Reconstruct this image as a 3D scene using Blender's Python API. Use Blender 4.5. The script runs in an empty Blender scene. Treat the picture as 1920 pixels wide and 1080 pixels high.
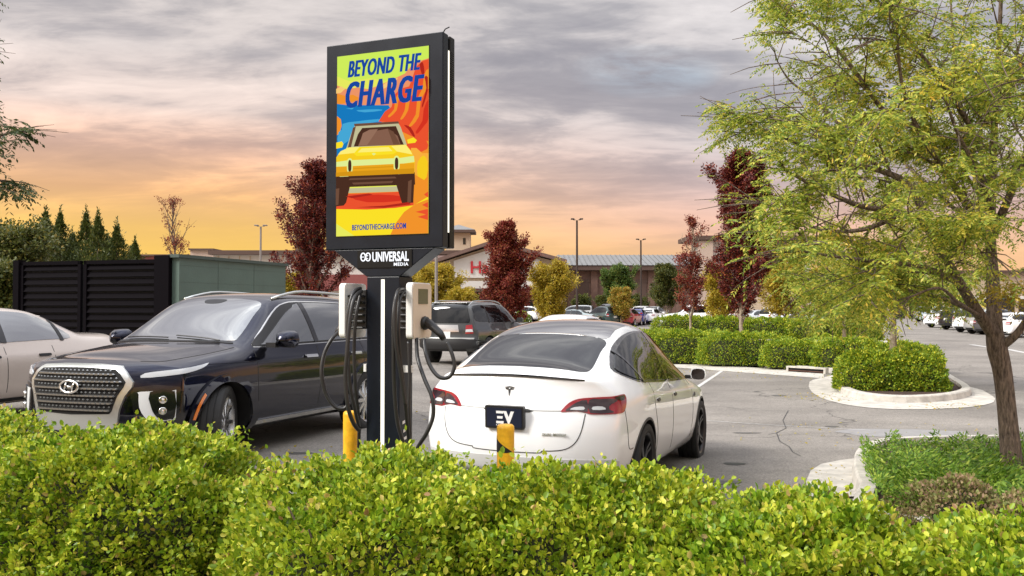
import bpy, bmesh, math, random
import numpy as np
from mathutils import Vector, Matrix, Euler
from mathutils.bvhtree import BVHTree
from mathutils.geometry import delaunay_2d_cdt
R = math.radians
random.seed(7); rng = np.random.default_rng(7)
S = bpy.context.scene
COL = S.collection

# ------------------------------------------------------------------ camera
F, H0, PIT = 1640.0, 1.70, math.atan(37 / 1640)
cam = bpy.data.cameras.new('camera'); camo = bpy.data.objects.new('camera', cam); COL.objects.link(camo)
cam.sensor_width = 36; cam.lens = 36 * F / 1920; cam.clip_end = 3000; cam.clip_start = 0.05
camo.location = (0, 0, H0); camo.rotation_euler = (R(90) + PIT, 0, 0)
S.camera = camo

# ------------------------------------------------------------------ sky
W = bpy.data.worlds.new('World'); S.world = W; W.use_nodes = True
def nd(nt, t, **k):
    n = nt.nodes.new(t)
    for a, b in k.items():
        if a[0] == '_': setattr(n, a[1:], b)
        else: n.inputs[a.replace('__', ' ')].default_value = b
    return n
def math_(nt, op, a, b=None, c=None, clamp=False):
    n = nt.nodes.new('ShaderNodeMath'); n.operation = op; n.use_clamp = clamp
    for i, v in enumerate((a, b, c)):
        if v is None: continue
        if isinstance(v, (int, float)): n.inputs[i].default_value = v
        else: nt.links.new(v, n.inputs[i])
    return n.outputs[0]
def ramp(nt, fac, stops, interp='LINEAR'):
    n = nt.nodes.new('ShaderNodeValToRGB'); n.color_ramp.interpolation = interp
    el = n.color_ramp.elements
    while len(el) > 1: el.remove(el[-1])
    el[0].position = stops[0][0]; el[0].color = (*stops[0][1], 1)
    for p, c in stops[1:]:
        e = el.new(p); e.color = (*c, 1)
    if fac is not None: nt.links.new(fac, n.inputs[0])
    return n.outputs[0]
def mixc(nt, fac, a, b, mode='MIX'):
    n = nt.nodes.new('ShaderNodeMix'); n.data_type = 'RGBA'; n.blend_type = mode
    for s, v in ((0, fac), (6, a), (7, b)):
        if isinstance(v, (int, float)): n.inputs[s].default_value = v
        elif isinstance(v, tuple): n.inputs[s].default_value = (*v, 1) if len(v) == 3 else v
        else: nt.links.new(v, n.inputs[s])
    return n.outputs[2]
def s2l(r, g, b):
    f = lambda c: (c / 255 / 12.92) if c < 10.3 else ((c / 255 + .055) / 1.055) ** 2.4
    return (f(r), f(g), f(b))
def g3(v): return (v, v, v)

SUN_EL, SUN_AZ = R(38), R(248)          # azimuth measured clockwise from +y (behind, to the left)
nt = W.node_tree; nt.nodes.clear()
tc = nt.nodes.new('ShaderNodeTexCoord'); sep = nt.nodes.new('ShaderNodeSeparateXYZ')
nt.links.new(tc.outputs['Generated'], sep.inputs[0]); X, Y, Z = sep.outputs
left = ramp(nt, Z, [(0.0, s2l(250, 184, 84)), (0.05, s2l(255, 200, 62)), (0.085, s2l(255, 196, 78)), (0.125, s2l(252, 188, 116)), (0.17, s2l(236, 188, 156)),
                    (0.21, s2l(206, 186, 176)), (0.27, s2l(194, 184, 180)), (0.34, s2l(190, 183, 180)), (1.0, s2l(214, 220, 227))])
right = ramp(nt, Z, [(0.0, s2l(248, 186, 120)), (0.055, s2l(246, 184, 128)), (0.09, s2l(230, 176, 150)), (0.13, s2l(206, 174, 166)),
                     (0.18, s2l(188, 177, 176)), (0.25, s2l(186, 180, 180)), (0.34, s2l(184, 180, 181)), (1.0, s2l(214, 220, 227))])
xm = math_(nt, 'MULTIPLY_ADD', X, 1.9, 0.55, clamp=True)
base = mixc(nt, xm, left, right)
# clouds: direction projected on a high layer
zz = math_(nt, 'ADD', math_(nt, 'MAXIMUM', Z, 0.0), 0.17)
cx = math_(nt, 'DIVIDE', X, zz); cy = math_(nt, 'DIVIDE', Y, zz)
cmb = nt.nodes.new('ShaderNodeCombineXYZ'); nt.links.new(math_(nt, 'MULTIPLY', cx, 0.95), cmb.inputs[0]); nt.links.new(math_(nt, 'MULTIPLY', cy, 1.7), cmb.inputs[1])
def wnoise(scale, detail, rough, off, dist=0.0):
    m = nt.nodes.new('ShaderNodeVectorMath'); m.operation = 'ADD'; m.inputs[1].default_value = off
    nt.links.new(cmb.outputs[0], m.inputs[0])
    n = nd(nt, 'ShaderNodeTexNoise', Scale=scale, Detail=detail, Roughness=rough, Distortion=dist)
    nt.links.new(m.outputs[0], n.inputs[0]); return n.outputs[0]
c1 = wnoise(0.95, 9, 0.56, (3.1, 1.7, 0.2), 0.35)
c2 = wnoise(2.6, 8, 0.6, (8.1, 4.7, 3.2), 0.5)
cc = math_(nt, 'ADD', math_(nt, 'MULTIPLY', c1, 0.68), math_(nt, 'MULTIPLY', c2, 0.32))
dk = ramp(nt, cc, [(0.38, (0.60, 0.58, 0.61)), (0.455, (0.76, 0.74, 0.76)), (0.50, (0.98, 0.96, 0.95)), (0.55, (1.42, 1.38, 1.32)), (0.62, (1.8, 1.75, 1.66))])
amt = ramp(nt, Z, [(0.0, g3(0.0)), (0.06, g3(0.14)), (0.11, g3(0.40)), (0.17, g3(0.85)), (0.3, g3(1.0))])
cl = mixc(nt, amt, g3(1.0), dk)
skyc = mixc(nt, 1.0, base, cl, 'MULTIPLY')
# small gap of blue to the right
bx = math_(nt, 'MULTIPLY', math_(nt, 'SUBTRACT', math_(nt, 'DIVIDE', X, Y), 0.155), 11.0)
bz = math_(nt, 'MULTIPLY', math_(nt, 'SUBTRACT', math_(nt, 'DIVIDE', Z, Y), 0.272), 30.0)
rr = math_(nt, 'ADD', math_(nt, 'MULTIPLY', bx, bx), math_(nt, 'MULTIPLY', bz, bz))
bl = math_(nt, 'MULTIPLY', math_(nt, 'SUBTRACT', 1.0, rr, clamp=True), math_(nt, 'MULTIPLY_ADD', c2, 5.0, -1.9, clamp=True))
bl = math_(nt, 'MULTIPLY', bl, math_(nt, 'GREATER_THAN', Y, 0.0))
skyc = mixc(nt, math_(nt, 'MULTIPLY', bl, .55), skyc, s2l(196, 220, 236))
up = ramp(nt, Z, [(0.0, g3(1.0)), (0.33, g3(1.0)), (0.5, g3(1.0))])
upm = math_(nt, 'MULTIPLY_ADD', math_(nt, 'SUBTRACT', Z, 0.36, clamp=True), 5.2, 1.0)
skyc = mixc(nt, 1.0, skyc, upm, 'MULTIPLY')
# warm glow added low behind the camera, right, to reflect in the white car
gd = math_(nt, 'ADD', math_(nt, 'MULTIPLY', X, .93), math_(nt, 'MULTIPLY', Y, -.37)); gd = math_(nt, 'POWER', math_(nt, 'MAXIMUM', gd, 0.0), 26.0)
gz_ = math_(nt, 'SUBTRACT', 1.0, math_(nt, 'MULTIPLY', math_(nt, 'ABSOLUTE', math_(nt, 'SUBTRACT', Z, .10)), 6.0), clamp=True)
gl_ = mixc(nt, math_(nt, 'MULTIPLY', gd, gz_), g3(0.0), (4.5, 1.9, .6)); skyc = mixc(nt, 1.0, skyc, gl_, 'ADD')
ns = nt.nodes.new('ShaderNodeTexSky'); ns.sky_type = 'NISHITA'; ns.sun_disc = False; ns.sun_elevation = SUN_EL; ns.sun_rotation = SUN_AZ
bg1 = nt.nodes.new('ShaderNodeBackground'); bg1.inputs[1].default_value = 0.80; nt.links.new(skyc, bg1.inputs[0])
bg2 = nt.nodes.new('ShaderNodeBackground'); bg2.inputs[1].default_value = 0.02; nt.links.new(ns.outputs[0], bg2.inputs[0])
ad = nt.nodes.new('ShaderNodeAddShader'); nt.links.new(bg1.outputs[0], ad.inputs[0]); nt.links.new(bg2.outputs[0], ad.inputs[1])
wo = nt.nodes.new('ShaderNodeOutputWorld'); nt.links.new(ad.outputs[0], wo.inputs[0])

sl = bpy.data.lights.new('sun', 'SUN'); sl.energy = 4.0; sl.angle = R(22); sl.color = (1.0, 0.955, 0.89)
so = bpy.data.objects.new('sun', sl); COL.objects.link(so)
sd = Vector((math.sin(SUN_AZ) * math.cos(SUN_EL), math.cos(SUN_AZ) * math.cos(SUN_EL), math.sin(SUN_EL)))
so.rotation_euler = (sd).to_track_quat('Z', 'Y').to_euler(); so.location = sd * 50
S.view_settings.view_transform = 'Standard'; S.view_settings.look = 'None'; S.view_settings.gamma = 1; S.view_settings.exposure = 0.20
S.cycles.max_bounces = 6; S.cycles.transparent_max_bounces = 4
S.cycles.use_denoising = True

# ------------------------------------------------------------------ projection helpers and ground height
def sm(a, b, x):
    t = min(1, max(0, (x - a) / (b - a))); return t * t * (3 - 2 * t)
def hz(x, y):
    hr = -0.02 - 0.029 * min(4.5, max(-1.5, y - 9.36)) + 0.36 * sm(34, 85, y)
    hl = 0.155 + 0.025 * min(5, max(0, -3.3 - x))
    return hr + (hl - hr) * sm(0.1, -1.9, x) if x < 0.1 else hr
def ray(px, py):
    u, v = (px - 960) / F, (540 - py) / F
    c, s = math.cos(PIT), math.sin(PIT)
    return Vector((u, c - v * s, s + v * c))
def at(px, py, D):
    d = ray(px, py); return Vector((0, 0, H0)) + d * (D / d.y)
def atg(px, py):
    z = 0.0
    for _ in range(30):
        d = ray(px, py); p = Vector((0, 0, H0)) + d * ((z - H0) / d.z); z = .5 * z + .5 * hz(p.x, p.y)
    return p

# ------------------------------------------------------------------ object helpers
def tag(o, label=None, cat=None, group=None, kind=None):
    if label: o['label'] = label
    if cat: o['category'] = cat
    if group: o['group'] = group
    if kind: o['kind'] = kind
    return o
def link(name, me, mats=None, parent=None, smooth=False):
    o = bpy.data.objects.new(name, me); COL.objects.link(o)
    if mats:
        for m in (mats if isinstance(mats, (list, tuple)) else [mats]): me.materials.append(m)
    if smooth: me.shade_smooth()
    if parent: o.parent = parent
    return o
def empty(name, loc=(0, 0, 0), rz=0.0, rx=0.0, ry=0.0):
    o = bpy.data.objects.new(name, None); COL.objects.link(o); o.empty_display_size = .2
    o.location = loc; o.rotation_euler = (rx, ry, rz); return o
def mesh_np(name, V, Fc, mats=None, parent=None, smooth=False):
    """V (n,3), Fc list of (m,k) int arrays"""
    me = bpy.data.meshes.new(name)
    if not isinstance(Fc, list): Fc = [Fc]
    V = np.asarray(V, dtype=np.float32)
    me.vertices.add(len(V)); me.vertices.foreach_set('co', V.ravel())
    nl = sum(f.size for f in Fc); npoly = sum(len(f) for f in Fc)
    me.loops.add(nl); me.polygons.add(npoly)
    me.loops.foreach_set('vertex_index', np.concatenate([f.ravel() for f in Fc]).astype(np.int32))
    tot = np.concatenate([np.full(len(f), f.shape[1]) for f in Fc]).astype(np.int32)
    st = np.concatenate([[0], np.cumsum(tot)[:-1]]).astype(np.int32)
    me.polygons.foreach_set('loop_start', st); me.polygons.foreach_set('loop_total', tot)
    me.update(calc_edges=True)
    return link(name, me, mats, parent, smooth)
class MB:
    def __init__(s): s.v = []; s.f = []; s.mi = []
    def add(s, vs, fs, mi=0):
        n = len(s.v); s.v += [tuple(v) for v in vs]
        for f in fs: s.f.append(tuple(i + n for i in f)); s.mi.append(mi)
        return s
    def box(s, x0, x1, y0, y1, z0, z1, mi=0, M=None):
        vs = [Vector(p) for p in ((x0, y0, z0), (x1, y0, z0), (x1, y1, z0), (x0, y1, z0), (x0, y0, z1), (x1, y0, z1), (x1, y1, z1), (x0, y1, z1))]
        if M is not None: vs = [M @ v for v in vs]
        return s.add(vs, [(0, 3, 2, 1), (4, 5, 6, 7), (0, 1, 5, 4), (1, 2, 6, 5), (2, 3, 7, 6), (3, 0, 4, 7)], mi)
    def prism(s, poly, z0, z1, mi=0, M=None):
        n = len(poly); vs = [Vector((p[0], p[1], z0)) for p in poly] + [Vector((p[0], p[1], z1)) for p in poly]
        if M is not None: vs = [M @ v for v in vs]
        return s.add(vs, [tuple(reversed(range(n))), tuple(range(n, 2 * n))] + [(i, (i + 1) % n, n + (i + 1) % n, n + i) for i in range(n)], mi)
    def tube(s, pts, rad, n=8, mi=0, cap=True):
        pts = [Vector(p) for p in pts]
        rad = rad if isinstance(rad, (list, tuple)) else [rad] * len(pts)
        k = len(s.v); up = None; vs = []; fs = []
        for i, p in enumerate(pts):
            t = (pts[min(i + 1, len(pts) - 1)] - pts[max(i - 1, 0)]).normalized()
            if up is None: up = Vector((0, 0, 1)) if abs(t.z) < .9 else Vector((1, 0, 0))
            a = t.cross(up).normalized(); up = a.cross(t).normalized()
            for j in range(n):
                q = 2 * math.pi * j / n; vs.append(p + (a * math.cos(q) + up * math.sin(q)) * rad[i])
        for i in range(len(pts) - 1):
            for j in range(n):
                fs.append((i * n + j, i * n + (j + 1) % n, (i + 1) * n + (j + 1) % n, (i + 1) * n + j))
        if cap: fs += [tuple(reversed(range(n))), tuple(range((len(pts) - 1) * n, len(pts) * n))]
        return s.add(vs, fs, mi)
    def lathe(s, prof, n=24, mi=0, M=None):
        vs = []; fs = []
        for j in range(n):
            a = 2 * math.pi * j / n
            for r, z in prof: vs.append(Vector((r * math.cos(a), r * math.sin(a), z)))
        m = len(prof)
        for j in range(n):
            for i in range(m - 1):
                fs.append((j * m + i, ((j + 1) % n) * m + i, ((j + 1) % n) * m + i + 1, j * m + i + 1))
        if M is not None: vs = [M @ v for v in vs]
        return s.add(vs, fs, mi)
    def build(s, name, mats=None, parent=None, smooth=False, bevel=0, seg=2, merge=False):
        me = bpy.data.meshes.new(name); me.from_pydata(s.v, [], s.f)
        for i, m in enumerate(s.mi): me.polygons[i].material_index = m
        if merge:
            bm = bmesh.new(); bm.from_mesh(me); bmesh.ops.remove_doubles(bm, verts=bm.verts, dist=1e-5); bm.to_mesh(me); bm.free()
        o = link(name, me, mats, parent, smooth)
        if bevel:
            b = o.modifiers.new('bevel', 'BEVEL'); b.width = bevel; b.segments = seg; b.limit_method = 'ANGLE'; b.angle_limit = R(35); b.harden_normals = False
        return o
def smooth_pts(pts, k=4, closed=False):
    """Catmull-Rom resampling"""
    P = [np.array(p, float) for p in pts]; out = []; n = len(P)
    rngi = range(n) if closed else range(n - 1)
    for i in rngi:
        p0 = P[(i - 1) % n] if closed or i > 0 else P[0]; p1 = P[i]; p2 = P[(i + 1) % n]
        p3 = P[(i + 2) % n] if closed or i + 2 < n else P[-1]
        for j in range(k):
            t = j / k
            out.append(.5 * ((2 * p1) + (-p0 + p2) * t + (2 * p0 - 5 * p1 + 4 * p2 - p3) * t * t + (-p0 + 3 * p1 - 3 * p2 + p3) * t ** 3))
    if not closed: out.append(P[-1])
    return [tuple(p) for p in out]
def bake(o):
    dg = bpy.context.evaluated_depsgraph_get(); dg.update()
    me = bpy.data.meshes.new_from_object(o.evaluated_get(dg)); o.modifiers.clear(); o.data = me; return o
def text_mesh(body, size=1.0, bold=0.0, extr=0.0, shear=0.0, sx=1.0, spacing=1.0, align='CENTER'):
    cu = bpy.data.curves.new('t', 'FONT'); cu.body = body; cu.size = size; cu.offset = bold; cu.extrude = extr; cu.shear = shear
    cu.align_x = align; cu.space_character = spacing; cu.resolution_u = 3; cu.fill_mode = 'BOTH'
    o = bpy.data.objects.new('t', cu); COL.objects.link(o)
    dg = bpy.context.evaluated_depsgraph_get(); dg.update()
    me = bpy.data.meshes.new_from_object(o.evaluated_get(dg)); bpy.data.objects.remove(o)
    for v in me.vertices: v.co.x *= sx
    return me

# ------------------------------------------------------------------ materials
def newmat(name):
    m = bpy.data.materials.new(name); m.use_nodes = True; nt = m.node_tree
    b = nt.nodes['Principled BSDF']; return m, nt, b
def pm(name, col, rough=.5, metal=0.0, coat=0.0, ior=1.5, var=0.0, vscale=6.0, bump=0.0, bscale=40.0, emis=None, es=0.0, spec=None):
    m, nt, b = newmat(name)
    b.inputs['Base Color'].default_value = (*col, 1); b.inputs['Roughness'].default_value = rough; b.inputs['Metallic'].default_value = metal
    b.inputs['Coat Weight'].default_value = coat; b.inputs['Coat Roughness'].default_value = 0.03; b.inputs['IOR'].default_value = ior
    if spec is not None: b.inputs['Specular IOR Level'].default_value = spec
    tcn = nt.nodes.new('ShaderNodeTexCoord')
    if var:
        n = nd(nt, 'ShaderNodeTexNoise', Scale=vscale, Detail=6, Roughness=.6); nt.links.new(tcn.outputs['Object'], n.inputs[0])
        c = ramp(nt, n.outputs[0], [(.3, tuple(x * (1 - var) for x in col)), (.7, tuple(min(1, x * (1 + var)) for x in col))])
        nt.links.new(c, b.inputs['Base Color'])
        r = math_(nt, 'MULTIPLY_ADD', n.outputs[0], .25 * var + .1, rough - .08, clamp=True); nt.links.new(r, b.inputs['Roughness'])
    if bump:
        n2 = nd(nt, 'ShaderNodeTexNoise', Scale=bscale, Detail=5, Roughness=.6); nt.links.new(tcn.outputs['Object'], n2.inputs[0])
        bp = nt.nodes.new('ShaderNodeBump'); bp.inputs['Strength'].default_value = bump; bp.inputs['Distance'].default_value = .02
        nt.links.new(n2.outputs[0], bp.inputs['Height']); nt.links.new(bp.outputs[0], b.inputs['Normal'])
    if emis: b.inputs['Emission Color'].default_value = (*emis, 1); b.inputs['Emission Strength'].default_value = es
    return m
def emat(name, col, st):
    m = bpy.data.materials.new(name); m.use_nodes = True; nt = m.node_tree; nt.nodes.clear()
    e = nt.nodes.new('ShaderNodeEmission'); e.inputs[0].default_value = (*col, 1); e.inputs[1].default_value = st
    o = nt.nodes.new('ShaderNodeOutputMaterial'); nt.links.new(e.outputs[0], o.inputs[0]); return m
def leafmat(name, stops, trans=.35, rough=.5, patch=None, pscale=.9):
    m, nt, b = newmat(name)
    g = nt.nodes.new('ShaderNodeNewGeometry')
    c = ramp(nt, g.outputs['Random Per Island'], stops)
    if patch:
        tcn = nt.nodes.new('ShaderNodeTexCoord'); n = nd(nt, 'ShaderNodeTexNoise', Scale=pscale, Detail=3); nt.links.new(tcn.outputs['Object'], n.inputs[0])
        f = math_(nt, 'MULTIPLY_ADD', n.outputs[0], 6.0, -3.2, clamp=True); c = mixc(nt, f, c, mixc(nt, 1.0, c, patch, 'MULTIPLY'))
    b.inputs['Roughness'].default_value = rough; nt.links.new(c, b.inputs['Base Color']); b.inputs['Specular IOR Level'].default_value = .35
    t = nt.nodes.new('ShaderNodeBsdfTranslucent'); nt.links.new(c, t.inputs[0])
    mx = nt.nodes.new('ShaderNodeMixShader'); mx.inputs[0].default_value = trans
    nt.links.new(b.outputs[0], mx.inputs[1]); nt.links.new(t.outputs[0], mx.inputs[2])
    nt.links.new(mx.outputs[0], nt.nodes['Material Output'].inputs[0]); return m
def barkmat(name, c0, c1, sc=9):
    m, nt, b = newmat(name)
    tcn = nt.nodes.new('ShaderNodeTexCoord'); mp = nt.nodes.new('ShaderNodeMapping'); mp.inputs['Scale'].default_value = (3, 3, .6); nt.links.new(tcn.outputs['Object'], mp.inputs[0])
    n = nd(nt, 'ShaderNodeTexNoise', Scale=sc, Detail=8, Roughness=.65); nt.links.new(mp.outputs[0], n.inputs[0])
    nt.links.new(ramp(nt, n.outputs[0], [(.35, c0), (.62, c1)]), b.inputs['Base Color']); b.inputs['Roughness'].default_value = .9
    bp = nt.nodes.new('ShaderNodeBump'); bp.inputs['Strength'].default_value = 1.0; bp.inputs['Distance'].default_value = .06
    nt.links.new(n.outputs[0], bp.inputs['Height']); nt.links.new(bp.outputs[0], b.inputs['Normal']); return m

def asphalt():
    m, nt, b = newmat('asphalt')
    tcn = nt.nodes.new('ShaderNodeTexCoord'); P = tcn.outputs['Object']
    def noi(sc, det=4, ro=.6, mp=None):
        n = nd(nt, 'ShaderNodeTexNoise', Scale=sc, Detail=det, Roughness=ro); nt.links.new(mp or P, n.inputs[0]); return n.outputs[0]
    mp = nt.nodes.new('ShaderNodeMapping'); mp.inputs['Rotation'].default_value = (0, 0, R(20)); mp.inputs['Scale'].default_value = (.25, 1, 1); nt.links.new(P, mp.inputs[0])
    big = noi(.35, 5, .6); band = noi(.8, 4, .6, mp.outputs[0]); fine = noi(140, 3, .7); med = noi(6, 5, .7)
    c = ramp(nt, big, [(.3, (.162, .146, .128)), (.7, (.248, .225, .198))])
    c = mixc(nt, 1.0, c, ramp(nt, band, [(.35, g3(.86)), (.65, g3(1.1))]), 'MULTIPLY')
    c = mixc(nt, 1.0, c, ramp(nt, med, [(.3, g3(.88)), (.7, g3(1.1))]), 'MULTIPLY')
    c = mixc(nt, 1.0, c, ramp(nt, noi(38, 3, .7), [(.34, g3(.72)), (.5, g3(1.0)), (.66, g3(1.28))]), 'MULTIPLY')
    c = mixc(nt, 1.0, c, ramp(nt, fine, [(.3, g3(.50)), (.5, g3(1.0)), (.70, g3(1.7))]), 'MULTIPLY')
    # cracks
    dn = nt.nodes.new('ShaderNodeTexNoise'); dn.inputs['Scale'].default_value = 1.3; dn.inputs['Detail'].default_value = 7; nt.links.new(P, dn.inputs[0])
    vm = nt.nodes.new('ShaderNodeVectorMath'); vm.operation = 'MULTIPLY_ADD'; vm.inputs[1].default_value = (1.6, 1.6, 0); nt.links.new(dn.outputs[1], vm.inputs[0]); nt.links.new(P, vm.inputs[2])
    v = nt.nodes.new('ShaderNodeTexVoronoi'); v.feature = 'DISTANCE_TO_EDGE'; v.inputs['Scale'].default_value = .13; nt.links.new(vm.outputs[0], v.inputs[0])
    cr = ramp(nt, v.outputs['Distance'], [(0.0, g3(.35)), (.0016, g3(.5)), (.0032, g3(1.0))])
    c = mixc(nt, 1.0, c, cr, 'MULTIPLY')
    nt.links.new(c, b.inputs['Base Color']); b.inputs['Roughness'].default_value = .82; b.inputs['Specular IOR Level'].default_value = .35
    bp = nt.nodes.new('ShaderNodeBump'); bp.inputs['Strength'].default_value = .5; bp.inputs['Distance'].default_value = .004
    nt.links.new(fine, bp.inputs['Height']); nt.links.new(bp.outputs[0], b.inputs['Normal']); return m
M = {}
M['asphalt'] = asphalt()
M['concrete'] = pm('concrete', (.47, .44, .39), .85, var=.26, vscale=5, bump=.3, bscale=60)
M['mulch'] = pm('mulch', (.055, .030, .022), .95, var=.6, vscale=25, bump=1.0, bscale=60)
M['white_line'] = pm('white_line', (.46, .45, .43), .8, var=.3, vscale=14)
M['white_paint'] = pm('white_paint', (.87, .89, .90), .3, coat=1.0)
M['navy_paint'] = pm('navy_paint', (.003, .0045, .020), .28, coat=1.0, metal=1.0)
M['navy_paint'].node_tree.nodes['Principled BSDF'].inputs['Coat IOR'].default_value = 1.5
M['beige_paint'] = pm('beige_paint', (.68, .59, .52), .32, metal=.2, coat=.9)
M['grey_paint'] = pm('grey_paint', (.055, .058, .060), .3, metal=.4, coat=1.0)
M['grille_metal'] = pm('grille_metal', (.30, .30, .29), .3, metal=.9)
M['chrome'] = pm('chrome', (.82, .82, .80), .14, metal=1.0)
M['satin'] = pm('satin_metal', (.62, .64, .62), .3, metal=.9)
M['glass'] = pm('dark_glass', (.005, .006, .007), .03, ior=1.6)
M['glass_light'] = pm('pale_glass', (.025, .03, .03), .02, ior=3.2, coat=1.0)
M['glass_side'] = pm('side_glass', (.006, .007, .007), .02, ior=1.5)
M['black'] = pm('black_plastic', (.012, .012, .013), .45)
M['blackgloss'] = pm('black_gloss', (.008, .008, .009), .12, coat=.6)
M['rubber'] = pm('rubber', (.016, .016, .016), .75, bump=.3, bscale=90)
M['well'] = pm('wheel_well', (.006, .006, .006), .9)
M['rim_dark'] = pm('rim_dark', (.03, .03, .032), .3, metal=.6)
M['rim_silver'] = pm('rim_silver', (.55, .55, .55), .25, metal=.95)
M['red_lens'] = pm('red_lens', (.30, .008, .014), .12, coat=1.0)
M['dark_lens'] = pm('dark_lens', (.035, .018, .02), .08, coat=1.0)
M['lens_clear_dark'] = pm('lens_clear_dark', (.010, .012, .010), .08)
M['bracket'] = pm('lamp_bracket', (.72, .75, .76), .35, coat=.5)
M['clear_lens'] = pm('clear_lens', (.55, .58, .60), .1, coat=1.0)
M['amber'] = pm('amber_lens', (.75, .20, .02), .2, coat=1.0)
M['seam'] = pm('seam', (.03, .03, .03), .7)
M['cabinet'] = pm('cabinet_paint', (.010, .013, .020), .34, var=.25, vscale=3, spec=.22)
M['cabinet_side'] = pm('cabinet_side_paint', (.006, .006, .006), .4, spec=.25)
M['cream'] = pm('charger_cream', (.70, .58, .46), .4)
M['shell_white'] = pm('charger_white', (.78, .78, .76), .4)
M['yellow'] = pm('bollard_yellow', (.78, .41, .012), .42, var=.22, vscale=14, bump=.1, bscale=30)
M['led'] = emat('led', (1.0, .93, .78), 1.5)
M['logo_led'] = emat('logo_led', (.93, .95, 1.0), 1.15)

# ------------------------------------------------------------------ ground
def ground():
    xs = np.unique(np.concatenate([np.linspace(-1500, -60, 14), np.linspace(-60, -12, 14), np.linspace(-12, 12, 97), np.linspace(12, 60, 14), np.linspace(60, 1500, 14)]))
    ys = np.unique(np.concatenate([np.linspace(-60, 0, 6), np.linspace(0, 26, 80), np.linspace(26, 120, 20), np.linspace(120, 2000, 14)]))
    V = np.array([(x, y, hz(x, y)) for y in ys for x in xs]); nx = len(xs)
    Fc = np.array([(j * nx + i, j * nx + i + 1, (j + 1) * nx + i + 1, (j + 1) * nx + i) for j in range(len(ys) - 1) for i in range(nx - 1)])
    o = mesh_np('road', V, Fc, M['asphalt'], smooth=True); tag(o, 'grey asphalt of the parking lot', kind='structure')
ground()
def sheet(name, poly, dz, mat, kind='structure', label=None, step=.6):
    """flat sheet following the ground, poly of world xy"""
    P = []
    n = len(poly)
    for i in range(n):
        a, b = Vector(poly[i]), Vector(poly[(i + 1) % n]); k = max(1, int((b - a).length / step))
        P += [tuple(a + (b - a) * j / k) for j in range(k)]
    xs = [p[0] for p in P]; ys = [p[1] for p in P]; inn = []
    x = min(xs) + step / 2
    while x < max(xs):
        y = min(ys) + step / 2
        while y < max(ys): inn.append((x, y)); y += step
        x += step
    nb = len(P); pts = [Vector(p) for p in P + inn]
    r = delaunay_2d_cdt(pts, [(i, (i + 1) % nb) for i in range(nb)], [], 1, 1e-5)
    mb = MB(); mb.add([(v.x, v.y, hz(v.x, v.y) + dz) for v in r[0]], r[2])
    o = mb.build(name, mat); tag(o, label, kind=kind); return o
def offset_poly(poly, d):
    """offset closed ccw polygon outward by d"""
    n = len(poly); out = []
    for i in range(n):
        a, b, c = Vector(poly[i - 1]), Vector(poly[i]), Vector(poly[(i + 1) % n])
        e1 = (b - a).normalized(); e2 = (c - b).normalized(); n1 = Vector((e1.y, -e1.x)); n2 = Vector((e2.y, -e2.x))
        m = (n1 + n2).normalized(); out.append(tuple(b + m * d / max(.4, m.dot(n1))))
    return out
def area2(poly): return sum(poly[i - 1][0] * poly[i][1] - poly[i][0] * poly[i - 1][1] for i in range(len(poly)))
def island(name, label, poly, kerb_w=.16, kerb_h=.15, gutter=.0, soil='mulch', soil_dz=.09, skip=None):
    """raised bed: kerb ring, optional concrete gutter apron, soil sheet"""
    if area2(poly) < 0: poly = poly[::-1]
    poly = [tuple(p) for p in poly]
    inn = offset_poly(poly, -kerb_w); n = len(poly); mb = MB()
    rings = [(poly, 0.0), (offset_poly(poly, -.02), kerb_h - .02), (offset_poly(poly, -.04), kerb_h), (offset_poly(poly, -kerb_w + .01), kerb_h), (inn, kerb_h - .12)]
    vs = [(p[0], p[1], hz(*p) + z) for ring, z in rings for p in ring]
    fs = [(k * n + i, k * n + (i + 1) % n, (k + 1) * n + (i + 1) % n, (k + 1) * n + i) for k in range(len(rings) - 1) for i in range(n)]
    mb.add(vs, fs); o = mb.build(name, M['concrete']); tag(o, label, kind='structure')
    if gutter:
        out = offset_poly(poly, gutter); mg = MB()
        mg.add([(p[0], p[1], hz(*p) + .006) for p in out] + [(p[0], p[1], hz(*p) + .014) for p in poly], [(i, (i + 1) % n, n + (i + 1) % n, n + i) for i in range(n)])
        g = mg.build('gutter', M['concrete']); tag(g, 'flat concrete gutter along the kerb', kind='structure')
    s = sheet('soil', inn, soil_dz, M[soil], label='dark soil and mulch inside the kerb')
    return o
gp = lambda px, py: tuple(atg(px, py)[:2])

# front planting strip the hedge stands in
HD = Vector((math.cos(R(-19)), math.sin(R(-19)), 0))
a0 = Vector((-8.5, 7.55, 0)); 
strip = [(-9, 7.75), (-4, 6.55), (-1.3, 5.75), (0.2, 5.35), (2.2, 4.75), (6.5, 3.2), (6.5, -4), (-9, -4)]
island('planter_kerb', 'pale concrete kerb of the front planting strip', smooth_pts(strip[:6], 4) + strip[6:], soil_dz=.08)
# right bed with juniper and the large tree
e = [(1615, 930), (1604, 905), (1602, 880), (1612, 862), (1632, 848)]
rb = [gp(*p) for p in ((1640, 1000), (1608, 935), (1598, 905), (1598, 880), (1606, 862), (1628, 849), (1665, 842), (1760, 838), (1930, 836), (2150, 838), (2200, 1000))]
island('bed_kerb', 'pale rounded concrete kerb beside the juniper bed', smooth_pts(rb, 3, True), kerb_w=.17, gutter=.0)
gt = [gp(*p) for p in ((1513, 935), (1512, 905), (1520, 886), (1540, 873), (1575, 866), (1606, 862), (1598, 880), (1598, 905), (1608, 935))]
g = MB(); k = len(gt); g.add([(p[0], p[1], hz(*p) + .02) for p in gt], [tuple(range(k))]); o = g.build('gutter', M['concrete']); tag(o, 'pale concrete apron in front of the juniper bed kerb', kind='structure')
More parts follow.
